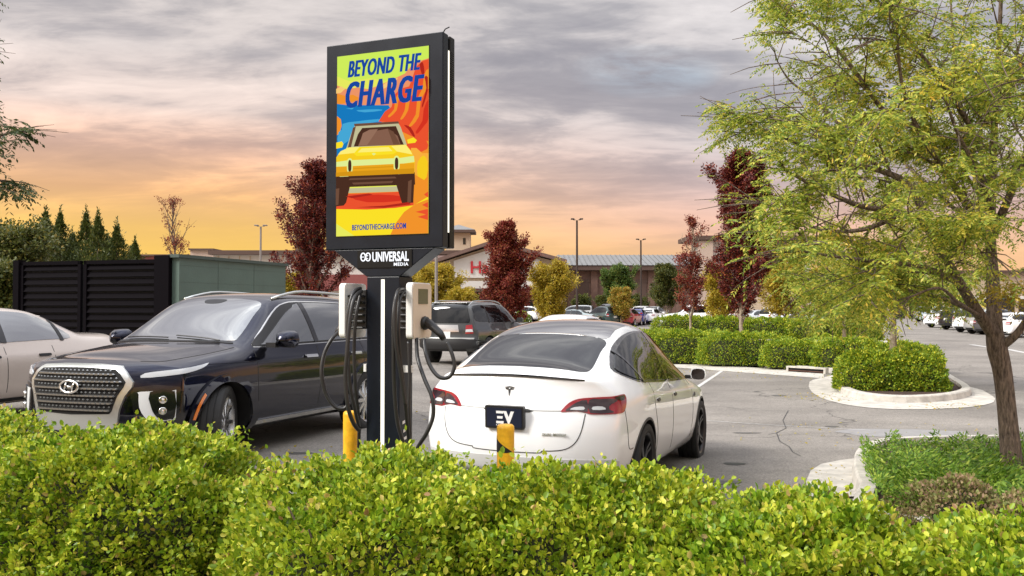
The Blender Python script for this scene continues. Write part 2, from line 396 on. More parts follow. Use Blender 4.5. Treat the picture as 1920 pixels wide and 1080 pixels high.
# middle island
mid = [(1180, 674), (1290, 679), (1400, 686), (1480, 694), (1545, 699), (1568, 703), (1562, 722), (1580, 741), (1625, 752), (1700, 757), (1770, 754), (1812, 747), (1822, 738), (1800, 722), (1760, 700), (1700, 680), (1640, 668), (1560, 660), (1400, 655), (1180, 652)]
island('island_kerb', 'curved concrete kerb round the clipped hedge island', smooth_pts([gp(*p) for p in mid], 3, True), kerb_w=.2)
apr = [(1568, 703), (1562, 722), (1580, 741), (1625, 752), (1700, 757), (1770, 754), (1812, 747), (1822, 738), (1800, 722), (1842, 732), (1866, 748), (1850, 759), (1790, 766), (1700, 768), (1620, 764), (1555, 752), (1522, 735), (1518, 716), (1545, 708)]
g = MB(); gq = [gp(*p) for p in apr[:9]]; ga = smooth_pts(gq, 4); gb = smooth_pts([gp(*p) for p in apr[:8:-1]], 4)
na, nb_ = len(ga), len(gb)
gb = [gb[round(i * (nb_ - 1) / (na - 1))] for i in range(na)]
g.add([(p[0], p[1], hz(*p) + .02) for p in ga] + [(p[0], p[1], hz(*p) + .008) for p in gb], [(i, i + 1, na + i + 1, na + i) for i in range(na - 1)])
o = g.build('gutter', M['concrete']); tag(o, 'wide flat concrete gutter round the island', kind='structure')
# long gutter in front of the clipped hedge
p0, p1 = Vector(gp(1180, 674)), Vector(gp(1545, 699)); q0, q1 = Vector(gp(1180, 683)), Vector(gp(1545, 710))
g = MB(); g.add([(p.x, p.y, hz(p.x, p.y) + z) for p, z in ((p0, .015), (p1, .015), (q1, .008), (q0, .008))], [(0, 1, 2, 3)]); o = g.build('gutter', M['concrete']); tag(o, 'straight concrete gutter before the clipped hedge', kind='structure')
# storm drain opening in that kerb
d0, d1 = atg(1482, 697), atg(1548, 701)
dv = (d1 - d0); dn_ = Vector((dv.y, -dv.x, 0)).normalized(); dr = empty('storm_drain', (0, 0, 0)); tag(dr, 'dark rectangular storm drain opening in the island kerb', 'drain')
mb = MB(); 
def quadbox(mb, a, b, nrm, t0, t1, z0, z1):
    vs = [a + nrm * t0, b + nrm * t0, b + nrm * t1, a + nrm * t1]
    mb.add([(v.x, v.y, a.z + z0) for v in vs] + [(v.x, v.y, a.z + z1) for v in vs], [(0, 3, 2, 1), (4, 5, 6, 7), (0, 1, 5, 4), (1, 2, 6, 5), (2, 3, 7, 6), (3, 0, 4, 7)])
quadbox(mb, d0, d1, dn_, -.05, .08, .0, .12); mb.build('grate_opening', M['well'], dr)
mb = MB(); quadbox(mb, d0 - dv * .06, d1 + dv * .06, dn_, -.05, .12, .125, .17); quadbox(mb, d0 - dv * .06, d0, dn_, -.05, .12, -.02, .125); quadbox(mb, d1, d1 + dv * .06, dn_, -.05, .12, -.02, .125); mb.build('surround', M['concrete'], dr)
mb = MB(); mb.tube([d0 + dn_ * .1 + Vector((0, 0, .05)), d1 + dn_ * .1 + Vector((0, 0, .05))], .012, 6); mb.build('bar', pm('rust', (.12, .05, .03), .8), dr)
# back island
bk = [(1236, 640), (1300, 641), (1450, 642), (1560, 645), (1640, 648), (1662, 651), (1668, 646), (1640, 634), (1500, 628), (1300, 624), (1236, 622)]
island('back_island_kerb', 'pale concrete kerb of the farther hedge island', smooth_pts([gp(*p) for p in bk], 2, True), kerb_w=.3)
s = sheet('path', [gp(*p) for p in ((1425, 633.5), (1540, 636), (1668, 645), (1668, 650), (1560, 658), (1460, 655))], .16, M['concrete'], label='pale concrete walk in front of the far hedge')
# painted stall lines
def line(p, q, w=.1):
    a, b = Vector(gp(*p)), Vector(gp(*q)); t = (b - a).normalized(); nn = Vector((-t.y, t.x)) * w / 2; k = max(2, int((b - a).length / .5)); mb = MB(); vs = []
    for i in range(k + 1):
        c = a + (b - a) * i / k
        for s_ in (1, -1): q_ = c + nn * s_; vs.append((q_.x, q_.y, hz(q_.x, q_.y) + .005))
    mb.add(vs, [(2 * i, 2 * i + 1, 2 * i + 3, 2 * i + 2) for i in range(k)]); return mb
mb = line((1356, 694), (1306, 727)); o = mb.build('stall_line', M['white_line']); tag(o, 'faded white stall line beside the white car', kind='structure')
mb = line((1262, 683), (1180, 735)); o = mb.build('stall_line', M['white_line']); tag(o, 'faded white stall line under the white car', kind='structure')
for (a, b) in (((1820, 646), (1860, 652)), ((1890, 655), (1925, 662))):
    mb = line(a, b, .25); o = mb.build('stall_line', M['white_line']); tag(o, 'white stall mark near the parked row at right', kind='structure')
for pts_ in (((1478, 770), (1468, 788), (1474, 803), (1456, 812), (1462, 828), (1480, 838), (1486, 848), (1502, 856)), ((1456, 812), (1440, 815)), ((1300, 760), (1330, 764), (1352, 762), (1390, 768), (1420, 766))):
    mb = MB()
    for a_, b_ in zip(pts_[:-1], pts_[1:]):
        m_ = line(a_, b_, .012); mb.add(m_.v, m_.f)
    o = mb.build('road_crack', M['seam']); tag(o, 'thin crack in the asphalt', kind='structure')
# pale round patch and oil stain
def disc(name, c, rx, ry, mat, lab, rz=0):
    p = atg(*c); mb = MB(); n = 28
    vs = []
    for i in range(n):
        a = 2 * math.pi * i / n; k_ = 1 + .08 * math.sin(3 * a + 1) + .05 * math.sin(7 * a); x = p.x + rx * k_ * math.cos(a); y = p.y + ry * k_ * math.sin(a); vs.append((x, y, hz(x, y) + .004))
    mb.add(vs, [tuple(range(n))]); o = mb.build(name, mat); tag(o, lab, kind='structure')
disc('road_patch', (1690, 812), .92, .55, pm('patch', (.25, .24, .235), .8, var=.12, vscale=8, bump=.3, bscale=90), 'paler grey repair patch in the asphalt')
st_ = pm('drip', (.075, .070, .062), .6)
for q_, c_ in enumerate(((1420, 735), (1460, 742), (1250, 720), (1560, 800), (560, 850), (1350, 905), (1640, 690), (1720, 660), (1400, 812))): disc('road_stain', c_, .10 + .05 * (q_ % 3), .07 + .04 * (q_ % 2), st_, 'small faint oil drip on the asphalt')
mb = line((1324, 789), (1631, 807), .03); o = mb.build('road_seam', M['white_line']); tag(o, 'thin pale seam across the lane', kind='structure')
disc('road_stain', (1377, 870), .12, .10, pm('stain', (.035, .035, .025), .7), 'small dark oil spot on the asphalt')

# ------------------------------------------------------------------ vehicles
def patch(name, bvh, poly, mode, mat, parent, eps=.004, step=.05, skirt=.014, xc=0.0, maxd=None, smooth=True):
    ang = mode.startswith('cyl'); sc = .035 if ang else 1.0
    P = []
    n = len(poly); Q = [Vector((p[0] * sc, p[1])) for p in poly]
    for i in range(n):
        a, b = Q[i], Q[(i + 1) % n]; k = max(1, int((b - a).length / step + .5))
        P += [a + (b - a) * j / k for j in range(k)]
    xs = [p.x for p in P]; ys = [p.y for p in P]; inn = []
    nx = int((max(xs) - min(xs)) / step); ny = int((max(ys) - min(ys)) / step)
    for i in range(1, nx + 1):
        for j in range(1, ny + 1):
            inn.append(Vector((min(xs) + (max(xs) - min(xs)) * i / (nx + 1), min(ys) + (max(ys) - min(ys)) * j / (ny + 1))))
    nb = len(P)
    # keep inner points away from the outline
    keep = []
    Pn = np.array([(p.x, p.y) for p in P])
    for q in inn:
        if np.min(np.hypot(Pn[:, 0] - q.x, Pn[:, 1] - q.y)) > step * .35: keep.append(q)
    r = delaunay_2d_cdt(P + keep, [(i, (i + 1) % nb) for i in range(nb)], [], 1, 1e-6)
    V = []
    for v in r[0]:
        a, b = v.x / sc, v.y
        if mode in ('side+', 'side-'):
            s = 1 if mode == 'side+' else -1; o = Vector((a, 3 * s, b)); d = Vector((0, -s, 0))
        elif mode == 'top': o = Vector((a, b, 4)); d = Vector((0, 0, -1))
        elif mode == 'rear': o = Vector((-6, a, b)); d = Vector((1, 0, 0))
        elif mode == 'front': o = Vector((6, a, b)); d = Vector((-1, 0, 0))
        else:
            c, s = math.cos(R(a)), math.sin(R(a)); c = -c if mode == 'cylr' else c
            o = Vector((xc + 4 * c, 4 * s, b)); d = Vector((-c, -s, 0))
        loc, nrm, idx, dist = bvh.ray_cast(o, d)
        if loc is None:
            q = o + d * (4 if mode[0] in 'cft' or mode == 'rear' else 2.05)
            loc, nrm, idx, dist = bvh.find_nearest(q)
        if nrm.dot(d) > 0: nrm = -nrm
        V.append([loc, d, nrm.copy()])
    fs = [tuple(f) for f in r[2]]
    nb_ = [set() for _ in V]
    for f in fs:
        for q_ in f: nb_[q_].update(f)
    for _ in range(4):
        nn_ = []
        for i, v in enumerate(V):
            a_ = Vector((0, 0, 0))
            for j in nb_[i]: a_ += V[j][2]
            nn_.append(a_.normalized() if a_.length > 1e-6 else v[2])
        for v, n_ in zip(V, nn_): v[2] = n_
    V = [(v[0] + (v[2] * .6 - v[1] * .4).normalized() * eps, v[1]) for v in V]
    mb = MB(); vs = [v[0] for v in V]
    # orientation
    f = fs[0]; nn = (vs[f[1]] - vs[f[0]]).cross(vs[f[2]] - vs[f[0]])
    if nn.dot(V[f[0]][1]) > 0: fs = [tuple(reversed(f)) for f in fs]
    ec = {}
    for f in fs:
        for i in range(len(f)):
            e_ = (f[i], f[(i + 1) % len(f)]); ec[e_] = 1
    m = len(vs); bd = [(a, b) for (a, b) in ec if (b, a) not in ec]; bi = {}
    for a, b in bd:
        for q_ in (a, b): bi.setdefault(q_, len(bi))
    kb = len(bi); bo = sorted(bi, key=bi.get)
    vs2 = vs + [V[q_][0] for q_ in bo] + [V[q_][0] + V[q_][1] * skirt for q_ in bo]
    sk = [(m + bi[b], m + bi[a], m + kb + bi[a], m + kb + bi[b]) for a, b in bd]
    mb.add(vs2, fs + sk)
    o = mb.build(name, mat, parent)
    me = o.data
    if smooth:
        sf = [True] * len(fs) + [False] * len(sk); me.polygons.foreach_set('use_smooth', sf)
    return o
def tab(t, x):
    t = sorted(t); return float(np.interp(x, [p[0] for p in t], [p[1] for p in t]))
def body_mesh(sp, lvl=2):
    """lofted car body in local coords (x forward). sp: tables"""
    def prof(x, zt=None):
        W_ = tab(sp['W'], x); zb = tab(sp['zb'], x); zs = tab(sp['zs'], x); zl = tab(sp['zbelt'], x); wl = tab(sp['wbelt'], x) * W_
        re_, ze, zt = tab(sp['wre'], x), tab(sp['zre'], x), tab(sp['ztop'], x)
        g = (zl - .02 - zs)
        return [(0, zb), (.55 * W_, zb), (.86 * W_, zb + .005), (.955 * W_, zb + .10), (.995 * W_, zb + .42 * (zs - zb)), (W_, zb + .72 * (zs - zb)), (.985 * W_, zs - .02), (.955 * W_, zs + .03),
                (wl, zl), (wl + (re_ - wl) * .5 + sp.get('bulge', .02), zl + (ze - zl) * .5), (re_, ze), (.8 * re_, zt - .35 * (zt - ze)), (.42 * re_, zt - .07 * (zt - ze)), (0, zt)]
    rings = []
    xt, xn = sp['xtail'], sp['xnose']; ct, cn = sp['ct'], sp['cn']
    xs = sp['xs']
    def endring(x_end_tab, c, sgn, x0):
        pr = prof(x0); Wm = max(p[0] for p in pr)
        out = []
        for s in (1.0, .93, .8, .6, .35, 0.0):
            out.append([(tab([(z_, x_) for x_, z_ in x_end_tab], z) - sgn * c * (abs(y * s) / Wm) ** sp.get('pe', 2.6), y * s, z) for y, z in pr])
        return out
    tail = endring(xt, ct, -1, xs[0] - .05); nose = endring(xn, cn, 1, xs[-1] + .05)
    rings = list(reversed(tail)) + [[(x, y, z) for y, z in prof(x)] for x in xs] + nose
    m = len(rings[0]); V = []; Fc = []
    full = 2 * m - 2
    for r_ in rings:
        V += [(x, y, z) for x, y, z in r_] + [(x, -y, z) for x, y, z in r_[-2:0:-1]]
    for i in range(len(rings) - 1):
        for j in range(full):
            a, b = i * full + j, i * full + (j + 1) % full
            Fc.append((a, b, b + full, a + full))
    bm = bmesh.new(); vv = [bm.verts.new(v) for v in V]
    for f in Fc:
        try: bm.faces.new([vv[i] for i in f])
        except ValueError: pass
    bmesh.ops.remove_doubles(bm, verts=bm.verts, dist=1e-4)
    bmesh.ops.dissolve_degenerate(bm, edges=bm.edges, dist=1e-5)
    bmesh.ops.recalc_face_normals(bm, faces=bm.faces)
    me = bpy.data.meshes.new('body'); bm.to_mesh(me); bm.free()
    o = link('body', me)
    ss = o.modifiers.new('s', 'SUBSURF'); ss.levels = ss.render_levels = lvl; bake(o)
    return o
def cut_wells(o, wheels, ra, Wc, mats, depth=.34):
    me = o.data; me.materials.clear()
    for m in mats: me.materials.append(m)
    cb = MB()
    for (x, z) in wheels:
        for s in (1, -1):
            y0, y1 = sorted((s * (Wc - depth), s * (Wc + .4)))
            n = 40; ci = [(x + ra * math.cos(2 * math.pi * i / n), z + ra * math.sin(2 * math.pi * i / n)) for i in range(n)]
            vs = [(a, y0, b) for a, b in ci] + [(a, y1, b) for a, b in ci]
            cb.add(vs, [tuple(range(n)), tuple(reversed(range(n, 2 * n)))] + [((i + 1) % n, i, n + i, n + (i + 1) % n) for i in range(n)], 1)
    cut = cb.build('cut', list(mats))
    bm = bmesh.new(); bm.from_mesh(cut.data); bmesh.ops.recalc_face_normals(bm, faces=bm.faces); bm.to_mesh(cut.data); bm.free()
    b = o.modifiers.new('b', 'BOOLEAN'); b.operation = 'DIFFERENCE'; b.object = cut; b.solver = 'EXACT'
    bake(o); bpy.data.objects.remove(cut)
    me = o.data
    for p in me.polygons:
        c = p.center
        for (x, z) in wheels:
            if math.hypot(c.x - x, c.z - z) < ra * 1.004 and abs(c.y) < Wc - .004: p.material_index = 1
    me.shade_smooth()
    try: me.set_sharp_from_angle(angle=R(38))
    except Exception: pass
def tyre_mb(rad, w, rr):
    mb = MB(); Mx = Matrix.Rotation(R(-90), 4, 'X')   # z axis -> +y (outer side)
    h = w / 2
    prof = [(rr, -h * .8), (rr + .02, -h * .95), (rad * .9, -h), (rad * .97, -h * .9), (rad, -h * .68), (rad, -h * .52), (rad - .008, -h * .5), (rad - .008, -h * .44), (rad, -h * .42), (rad, -h * .05), (rad - .008, -h * .03), (rad - .008, h * .03), (rad, h * .05), (rad, h * .42), (rad - .008, h * .44), (rad - .008, h * .5), (rad, h * .52), (rad, h * .68), (rad * .97, h * .9), (rad * .9, h), (rr + .02, h * .95), (rr, h * .8)]
    mb.lathe(prof, 40, 0, Mx); return mb
def rim_mb(rr, w, spokes, twin=False, dish=.02):
    mb = MB(); Mx = Matrix.Rotation(R(-90), 4, 'X'); h = w / 2
    mb.lathe([(rr, -h * .8), (rr * .93, -h * .6), (rr * .91, h * .4), (rr * .95, h * .82), (rr + .006, h * .9), (rr + .008, h * .8)], 40, 0, Mx)
    mb.lathe([(0, h * .72), (.055, h * .72), (.075, h * .6), (.08, -h * .2), (.16, -h * .2), (.16, -h * .3), (0, -h * .3)], 24, 0, Mx)
    for i in range(spokes):
        for da in ((-.12, .12) if twin else (0,)):
            a = 2 * math.pi * i / spokes + da
            wi, wo_ = (.020, .018) if twin else (.032, .022)
            r0, r1 = .05, rr * .95
            T = Mx @ Matrix.Rotation(a, 4, 'Z')
            vs = []
            for r_, w_, z0, z1 in ((r0, wi, h * .30, h * .68), (r0 + (r1 - r0) * .6, (wi + wo_) / 2, h * .5, h * .66), (r1, wo_, h * .45, h * .80)):
                vs += [T @ Vector((r_, -w_, z0)), T @ Vector((r_, w_, z0)), T @ Vector((r_, w_ * .7, z1)), T @ Vector((r_, -w_ * .7, z1))]
            fs = [(0, 1, 2, 3), (11, 10, 9, 8)]
            for k in (0, 4): fs += [(k, k + 4, k + 5, k + 1), (k + 1, k + 5, k + 6, k + 2), (k + 2, k + 6, k + 7, k + 3), (k + 3, k + 7, k + 4, k)]
            mb.add(vs, fs)
    return mb
_wm = {}
def wheels(root, pos, rad, w, rr, spokes, yc, rimmat, twin=False, steer=0.0, key=None):
    key = key or (rad, w, rr, spokes, twin)
    for (x, z) in pos:
        for s in (1, -1):
            if key in _wm:
                t = bpy.data.objects.new('wheel', _wm[key][0]); COL.objects.link(t); t.parent = root
                r_ = bpy.data.objects.new('rim', _wm[key][1]); COL.objects.link(r_); r_.parent = t
            else:
                t = tyre_mb(rad, w, rr).build('wheel', M['rubber'], root, smooth=True); t.data.set_sharp_from_angle(angle=R(40))
                mb = rim_mb(rr, w, spokes, twin); mb.lathe([(0, -w * .25), (rr * .93, -w * .25)], 24, 1, Matrix.Rotation(R(-90), 4, 'X'))
                r_ = mb.build('rim', [rimmat, M['well']], t, smooth=True); r_.data.set_sharp_from_angle(angle=R(35)); _wm[key] = (t.data, r_.data)
            t.location = (x, s * yc, z); t.rotation_euler = (0, 0, (0 if s > 0 else math.pi) + (steer if x > 0 else 0))
def mirror_part(root, x, y, z, s, paint, L=.20, hh=.09, glassy=True, gm='glass_light'):
    mb = MB(); vs = []; fs = []; n = 10; m = 7
    # rounded teardrop shell, pointing forward
    for i in range(m):
        t = i / (m - 1); px = x + .11 - .20 * (1 - t) ** 1.0 if False else x - .08 + .19 * t
        sc = math.sqrt(max(0.0, 1 - t ** 2.6)) if i < m - 1 else .12
        for j in range(n):
            a = 2 * math.pi * j / n; ca, sa = math.cos(a), math.sin(a)
            e_ = lambda c: math.copysign(abs(c) ** .65, c)
            vs.append((px, s * (y + L / 2 * e_(ca) * (.6 + .4 * sc) * sc + 0.01), z + hh * e_(sa) * sc * (1.0 if sa > 0 else .8)))
    for i in range(m - 1):
        for j in range(n): fs.append((i * n + j, i * n + (j + 1) % n, (i + 1) * n + (j + 1) % n, (i + 1) * n + j))
    fs += [tuple(range(n)), tuple(range((m - 1) * n, m * n))]
    mb.add(vs, fs)
    y0, y1 = sorted((s * (y - L / 2 - .06), s * (y - L / 2 + .06)))
    mb.box(x - .01, x + .07, y0, y1, z - hh * .75, z - hh * .25, 1)
    o = mb.build('mirror', [paint, M['black']], root, smooth=True)
    bm = bmesh.new(); bm.from_mesh(o.data); bmesh.ops.recalc_face_normals(bm, faces=bm.faces); bm.to_mesh(o.data); bm.free(); o.data.set_sharp_from_angle(angle=R(50))
    if glassy:
        g_ = MB(); c = []
        for j in range(12):
            a = 2 * math.pi * j / 12; e_ = lambda c_: math.copysign(abs(c_) ** .65, c_)
            c.append((x - .084, s * (y + .01 + L / 2 * .86 * e_(math.cos(a))), z + hh * .8 * e_(math.sin(a))))
        g_.add(c, [tuple(range(12))]); g_.build('mirror_glass', M[gm], o)
    return o
def rounded(poly, k=4, closed=True): return smooth_pts(poly, k, closed)
def rrect(x0, x1, y0, y1, r=.01, k=3):
    out = []
    for cx, cy, a0_ in ((x1 - r, y1 - r, 0), (x0 + r, y1 - r, 90), (x0 + r, y0 + r, 180), (x1 - r, y0 + r, 270)):
        for i in range(k + 1): a = R(a0_ + 90 * i / k); out.append((cx + r * math.cos(a), cy + r * math.sin(a)))
    return out
def seam(name, bvh, pts, mode, parent, w=.006, mat=None, eps=.0022, xc=0.0, k=4, step=.06):
    """thin ribbon following the surface"""
    P = smooth_pts(pts, k) if k > 1 else pts
    Lf, Rt = [], []
    for i, p in enumerate(P):
        a = Vector(P[max(0, i - 1)]); b = Vector(P[min(len(P) - 1, i + 1)]); t = (b - a).normalized(); n_ = Vector((-t.y, t.x)) * w / 2
        if mode.startswith('cyl'): n_ = Vector((n_.x / .035, n_.y))
        Lf.append((p[0] + n_.x, p[1] + n_.y)); Rt.append((p[0] - n_.x, p[1] - n_.y))
    return patch(name, bvh, Lf + Rt[::-1], mode, mat or M['seam'], parent, eps=eps, step=step, skirt=.004, xc=xc)

# ---- the white electric hatchback (rear towards the camera)
def mk_white():
    sp = dict(
        xs=[-2.02, -1.9, -1.72, -1.5, -1.25, -1.0, -.7, -.4, -.1, .2, .45, .7, .9, 1.08, 1.3, 1.55, 1.75, 1.9],
        W=[(-2.1, .865), (-1.9, .915), (-1.7, .94), (-1.44, .957), (-1.0, .945), (0, .942), (.9, .945), (1.44, .952), (1.8, .925), (2.0, .87)],
        zb=[(-2.1, .30), (-1.8, .24), (-1.2, .20), (1.6, .20), (2.0, .22)],
        zs=[(-2.1, .94), (-1.44, .965), (-.6, .93), (.4, .90), (1.0, .885), (1.5, .84), (1.9, .75), (2.1, .68)],
        zbelt=[(-2.1, 1.06), (-1.8, 1.12), (-1.44, 1.12), (-1.0, 1.07), (0, 1.02), (.9, .985), (1.1, .96), (1.5, .90), (1.9, .81), (2.1, .74)],
        wbelt=[(-2.1, .83), (-1.8, .84), (-1.44, .865), (-.8, .90), (.9, .905), (1.4, .88), (2.0, .84)],
        wre=[(-2.1, .58), (-1.8, .60), (-1.44, .61), (-1.0, .60), (-.4, .59), (.2, .60), (.6, .64), (.9, .69), (1.08, .71), (1.5, .68), (1.9, .60), (2.1, .5)],
        zre=[(-2.1, 1.13), (-1.9, 1.205), (-1.72, 1.28), (-1.5, 1.36), (-1.25, 1.44), (-1.0, 1.485), (-.7, 1.52), (-.4, 1.535), (-.1, 1.52), (.2, 1.455), (.45, 1.35), (.7, 1.22), (.9, 1.10), (1.08, 1.01), (1.3, .965), (1.6, .90), (1.9, .82), (2.1, .75)],
        ztop=[(-2.1, 1.18), (-1.9, 1.265), (-1.72, 1.34), (-1.5, 1.43), (-1.25, 1.51), (-1.0, 1.57), (-.7, 1.61), (-.4, 1.62), (-.1, 1.605), (.2, 1.54), (.45, 1.44), (.7, 1.31), (.9, 1.18), (1.08, 1.07), (1.3, 1.01), (1.6, .945), (1.9, .85), (2.1, .76)],
        xtail=[(-2.31, .24), (-2.40, .36), (-2.455, .50), (-2.465, .66), (-2.45, .78), (-2.40, .835), (-2.385, .87), (-2.395, .95), (-2.375, 1.04), (-2.365, 1.08), (-2.385, 1.12), (-2.33, 1.14), (-2.25, 1.165)],
        xnose=[(2.22, .2), (2.30, .35), (2.33, .5), (2.30, .66), (2.22, .76)], ct=.33, cn=.38, pe=2.7, bulge=.025)
    b = body_mesh(sp, 2); bvh = BVHTree.FromObject(b, bpy.context.evaluated_depsgraph_get())
    root = empty('parked_car'); b.parent = root; b.name = 'body'
    wp = [(1.445, .352), (-1.445, .352)]
    cut_wells(b, wp, .385, .958, [M['white_paint'], M['well']])
    P = lambda *a, **k: patch(*a, **k)
    # arches
    for (x, z) in wp:
        for s in ('side+', 'side-'):
            o_ = [(x + .405 * math.cos(R(a)), z + .405 * math.sin(R(a))) for a in range(-12, 193, 6)]; i_ = [(x + .383 * math.cos(R(a)), z + .383 * math.sin(R(a))) for a in range(192, -13, -6)]
            P('arch_trim', bvh, o_ + i_, s, M['black'], root, eps=.004, step=.05)
    # glass
    rg = rounded([(-1.40, .53), (-1.65, .56), (-1.95, .575), (-2.10, .55), (-2.17, .46), (-2.205, .2), (-2.21, 0), (-2.205, -.2), (-2.17, -.46), (-2.10, -.55), (-1.95, -.575), (-1.65, -.56), (-1.40, -.53), (-1.39, -.25), (-1.385, 0), (-1.39, .25)], 4)
    P('rear_window', bvh, rg, 'top', M['glass'], root, eps=.003, step=.06)
    rf = rounded([(-1.375, .525), (-1.0, .52), (-.6, .52), (0.05, .53), (.12, .4), (.15, 0), (.12, -.4), (.05, -.53), (-.6, -.52), (-1.0, -.52), (-1.375, -.525), (-1.365, -.25), (-1.36, 0), (-1.365, .25)], 3)
    P('roof_glass', bvh, rf, 'top', M['roofglass'], root, eps=.003, step=.08)
    P('windshield', bvh, rounded([(.17, .55), (.6, .60), (.98, .68), (1.06, .4), (1.09, 0), (1.06, -.4), (.98, -.68), (.6, -.60), (.17, -.55), (.2, 0)], 3), 'top', M['glass'], root, eps=.003, step=.08)
    sw = [(-1.76, 1.165), (-1.68, 1.225), (-1.45, 1.335), (-1.15, 1.42), (-.8, 1.475), (-.4, 1.495), (-.05, 1.475), (.3, 1.375), (.6, 1.225), (.85, 1.075), (.92, 1.005), (.5, 1.008), (0, 1.02), (-.6, 1.04), (-1.1, 1.062), (-1.35, 1.075), (-1.55, 1.10)]
    big = [(-1.81, 1.16), (-1.70, 1.245), (-1.46, 1.358), (-1.16, 1.44), (-.8, 1.492), (-.4, 1.510), (-.04, 1.49), (.31, 1.395), (.62, 1.24), (.89, 1.085), (.98, .992), (.5, .990), (0, 1.0), (-.6, 1.02), (-1.1, 1.042), (-1.36, 1.055), (-1.58, 1.085)]
    for s in ('side+', 'side-'):
        P('window_trim', bvh, rounded(big, 3), s, M['blackgloss'], root, eps=.004, step=.05)
        P('side_window', bvh, rounded(sw, 3), s, M['glass_side'], root, eps=.011, step=.05, skirt=.02)
        seam('pillar', bvh, [(-1.28, 1.05), (-1.43, 1.2), (-1.53, 1.33)], s, root, w=.035, mat=M['blackgloss'], eps=.014)
        seam('pillar', bvh, [(-.26, 1.02), (-.27, 1.3), (-.29, 1.5)], s, root, w=.06, mat=M['blackgloss'], eps=.014)
        seam('door_seam', bvh, [(-1.10, 1.04), (-1.13, .85), (-1.02, .62), (-.98, .40), (-.93, .28)], s, root)
        seam('door_seam', bvh, [(-.27, 1.0), (-.27, .7), (-.24, .28)], s, root)
        seam('door_seam', bvh, [(.80, .98), (.86, .7), (.82, .28)], s, root)
        seam('door_seam', bvh, [(-.93, .275), (0, .262), (.82, .275)], s, root)
        seam('bumper_seam', bvh, [(-2.02, .86), (-1.98, .70), (-1.93, .545), (-1.84, .535)], s, root)
        for hx in (-.92, -.08):
            P('door_handle', bvh, rrect(hx - .10, hx + .10, .873, .897, .011), s, M['white_paint'], root, eps=.006, step=.03)
            P('handle_recess', bvh, rounded([(hx - .11, .888), (hx - .08, .862), (hx - .01, .862), (hx + .02, .876), (hx - .02, .892)], 2), s, M['black'], root, eps=.010, step=.03)
        P('side_camera', bvh, rounded([(.90, .80), (.98, .835), (1.02, .80), (.97, .785)], 2), s, M['black'], root, eps=.006, step=.03)
        P('sill_trim', bvh, [(-1.02, .205), (-1.0, .262), (0, .245), (1.0, .262), (1.02, .205)], s, M['black'], root, eps=.005)
    # tail lamps, wrapped round the corners
    for s in (1, -1):
        out = [(s * (a - 2.5), z) for a, z in [(27, .850), (28.5, .885), (31, .925), (35, .955), (42, .968), (50, .975), (58, .985), (60, .972), (58.5, .90), (56, .848), (50, .835), (44, .833), (40, .834), (37.5, .846), (34, .856), (30, .852)]]
        if s < 0: out = out
        L_ = P('tail_light', bvh, rounded(out, 3), 'cylr', M['red_lens'], root, eps=.006, step=.03, xc=-1.4)
        i1 = [(s * (a - 2.5), z) for a, z in [(29.0, .858), (31, .890), (34, .926), (38.4, .945), (38.4, .855), (34, .862)]]
        i2 = [(s * (a - 2.5), z) for a, z in [(39.6, .948), (44, .955), (50.5, .958), (52.5, .942), (49.5, .915), (48, .890), (48.5, .868), (50, .848), (39.6, .845)]]
        i3 = [(s * (a - 2.5), z) for a, z in [(51, .968), (58.5, .976), (57.5, .945), (54, .94)]]
        P('inner_lens', bvh, rounded(i1, 2), 'cylr', M['dark_lens'], L_, eps=.010, step=.03, xc=-1.4)
        P('inner_lens', bvh, rounded(i2, 2), 'cylr', M['dark_lens'], L_, eps=.010, step=.03, xc=-1.4)
        P('inner_lens', bvh, rounded(i3, 2), 'cylr', M['dark_lens'], L_, eps=.010, step=.03, xc=-1.4)
        P('reverse_lamp', bvh, rounded([(s * (a - 2.5), z) for a, z in [(31, .868), (33, .888), (36.8, .892), (36.8, .868)]], 2), 'cylr', M['clear_lens'], L_, eps=.013, step=.03, xc=-1.4)
        P('reverse_lamp', bvh, rounded([(s * (a - 2.5), z) for a, z in [(40.8, .868), (41, .893), (45, .895), (46.5, .872)]], 2), 'cylr', M['clear_lens'], L_, eps=.013, step=.03, xc=-1.4)
        # hatch edge
        seam('hatch_seam', bvh, [(s * .62, .835), (s * .60, .70), (s * .55, .60), (s * .46, .55), (s * .30, .535)], 'rear', root, w=.007)
        seam('hatch_seam', bvh, [(s * .30, .535), (s * .28, .52), (s * .10, .515), (0, .515)], 'rear', root, w=.007)
    seam('hatch_crease', bvh, [(-.50, .858), (-.3, .852), (0, .85), (.3, .852), (.50, .858)], 'rear', root, w=.009, mat=pm('shade_line', (.30, .31, .30), .5))
    # spoiler lip
    mb = MB(); n = 24; vs = []; top = []
    for i in range(n + 1):
        y = -.60 + 1.2 * i / n; t = abs(y) / .60
        loc, nr, _, _ = bvh.ray_cast(Vector((-6, y, 1.115 - .030 * t * t)), Vector((1, 0, 0)))
        vs += [(loc.x + .03, y, loc.z + .002), (loc.x - .020 * (1 - t ** 4), y, loc.z + .022), (loc.x - .022 * (1 - t ** 4), y, loc.z + .010), (loc.x + .01, y, loc.z - .004)]
    for i in range(n):
        for j in range(4): mb.add([], []); mb.f.append((i * 4 + j, i * 4 + (j + 1) % 4, (i + 1) * 4 + (j + 1) % 4, (i + 1) * 4 + j)); mb.mi.append(0)
    mb.v = vs; mb.build('spoiler', M['blackgloss'], root, smooth=False)
    # plate
    loc, nr, _, _ = bvh.ray_cast(Vector((-6, 0, .77)), Vector((1, 0, 0)))
    Mp = Matrix.Translation((-2.470, 0, .792)) @ Matrix.Rotation(R(-6), 4, 'Y')
    pf = MB()
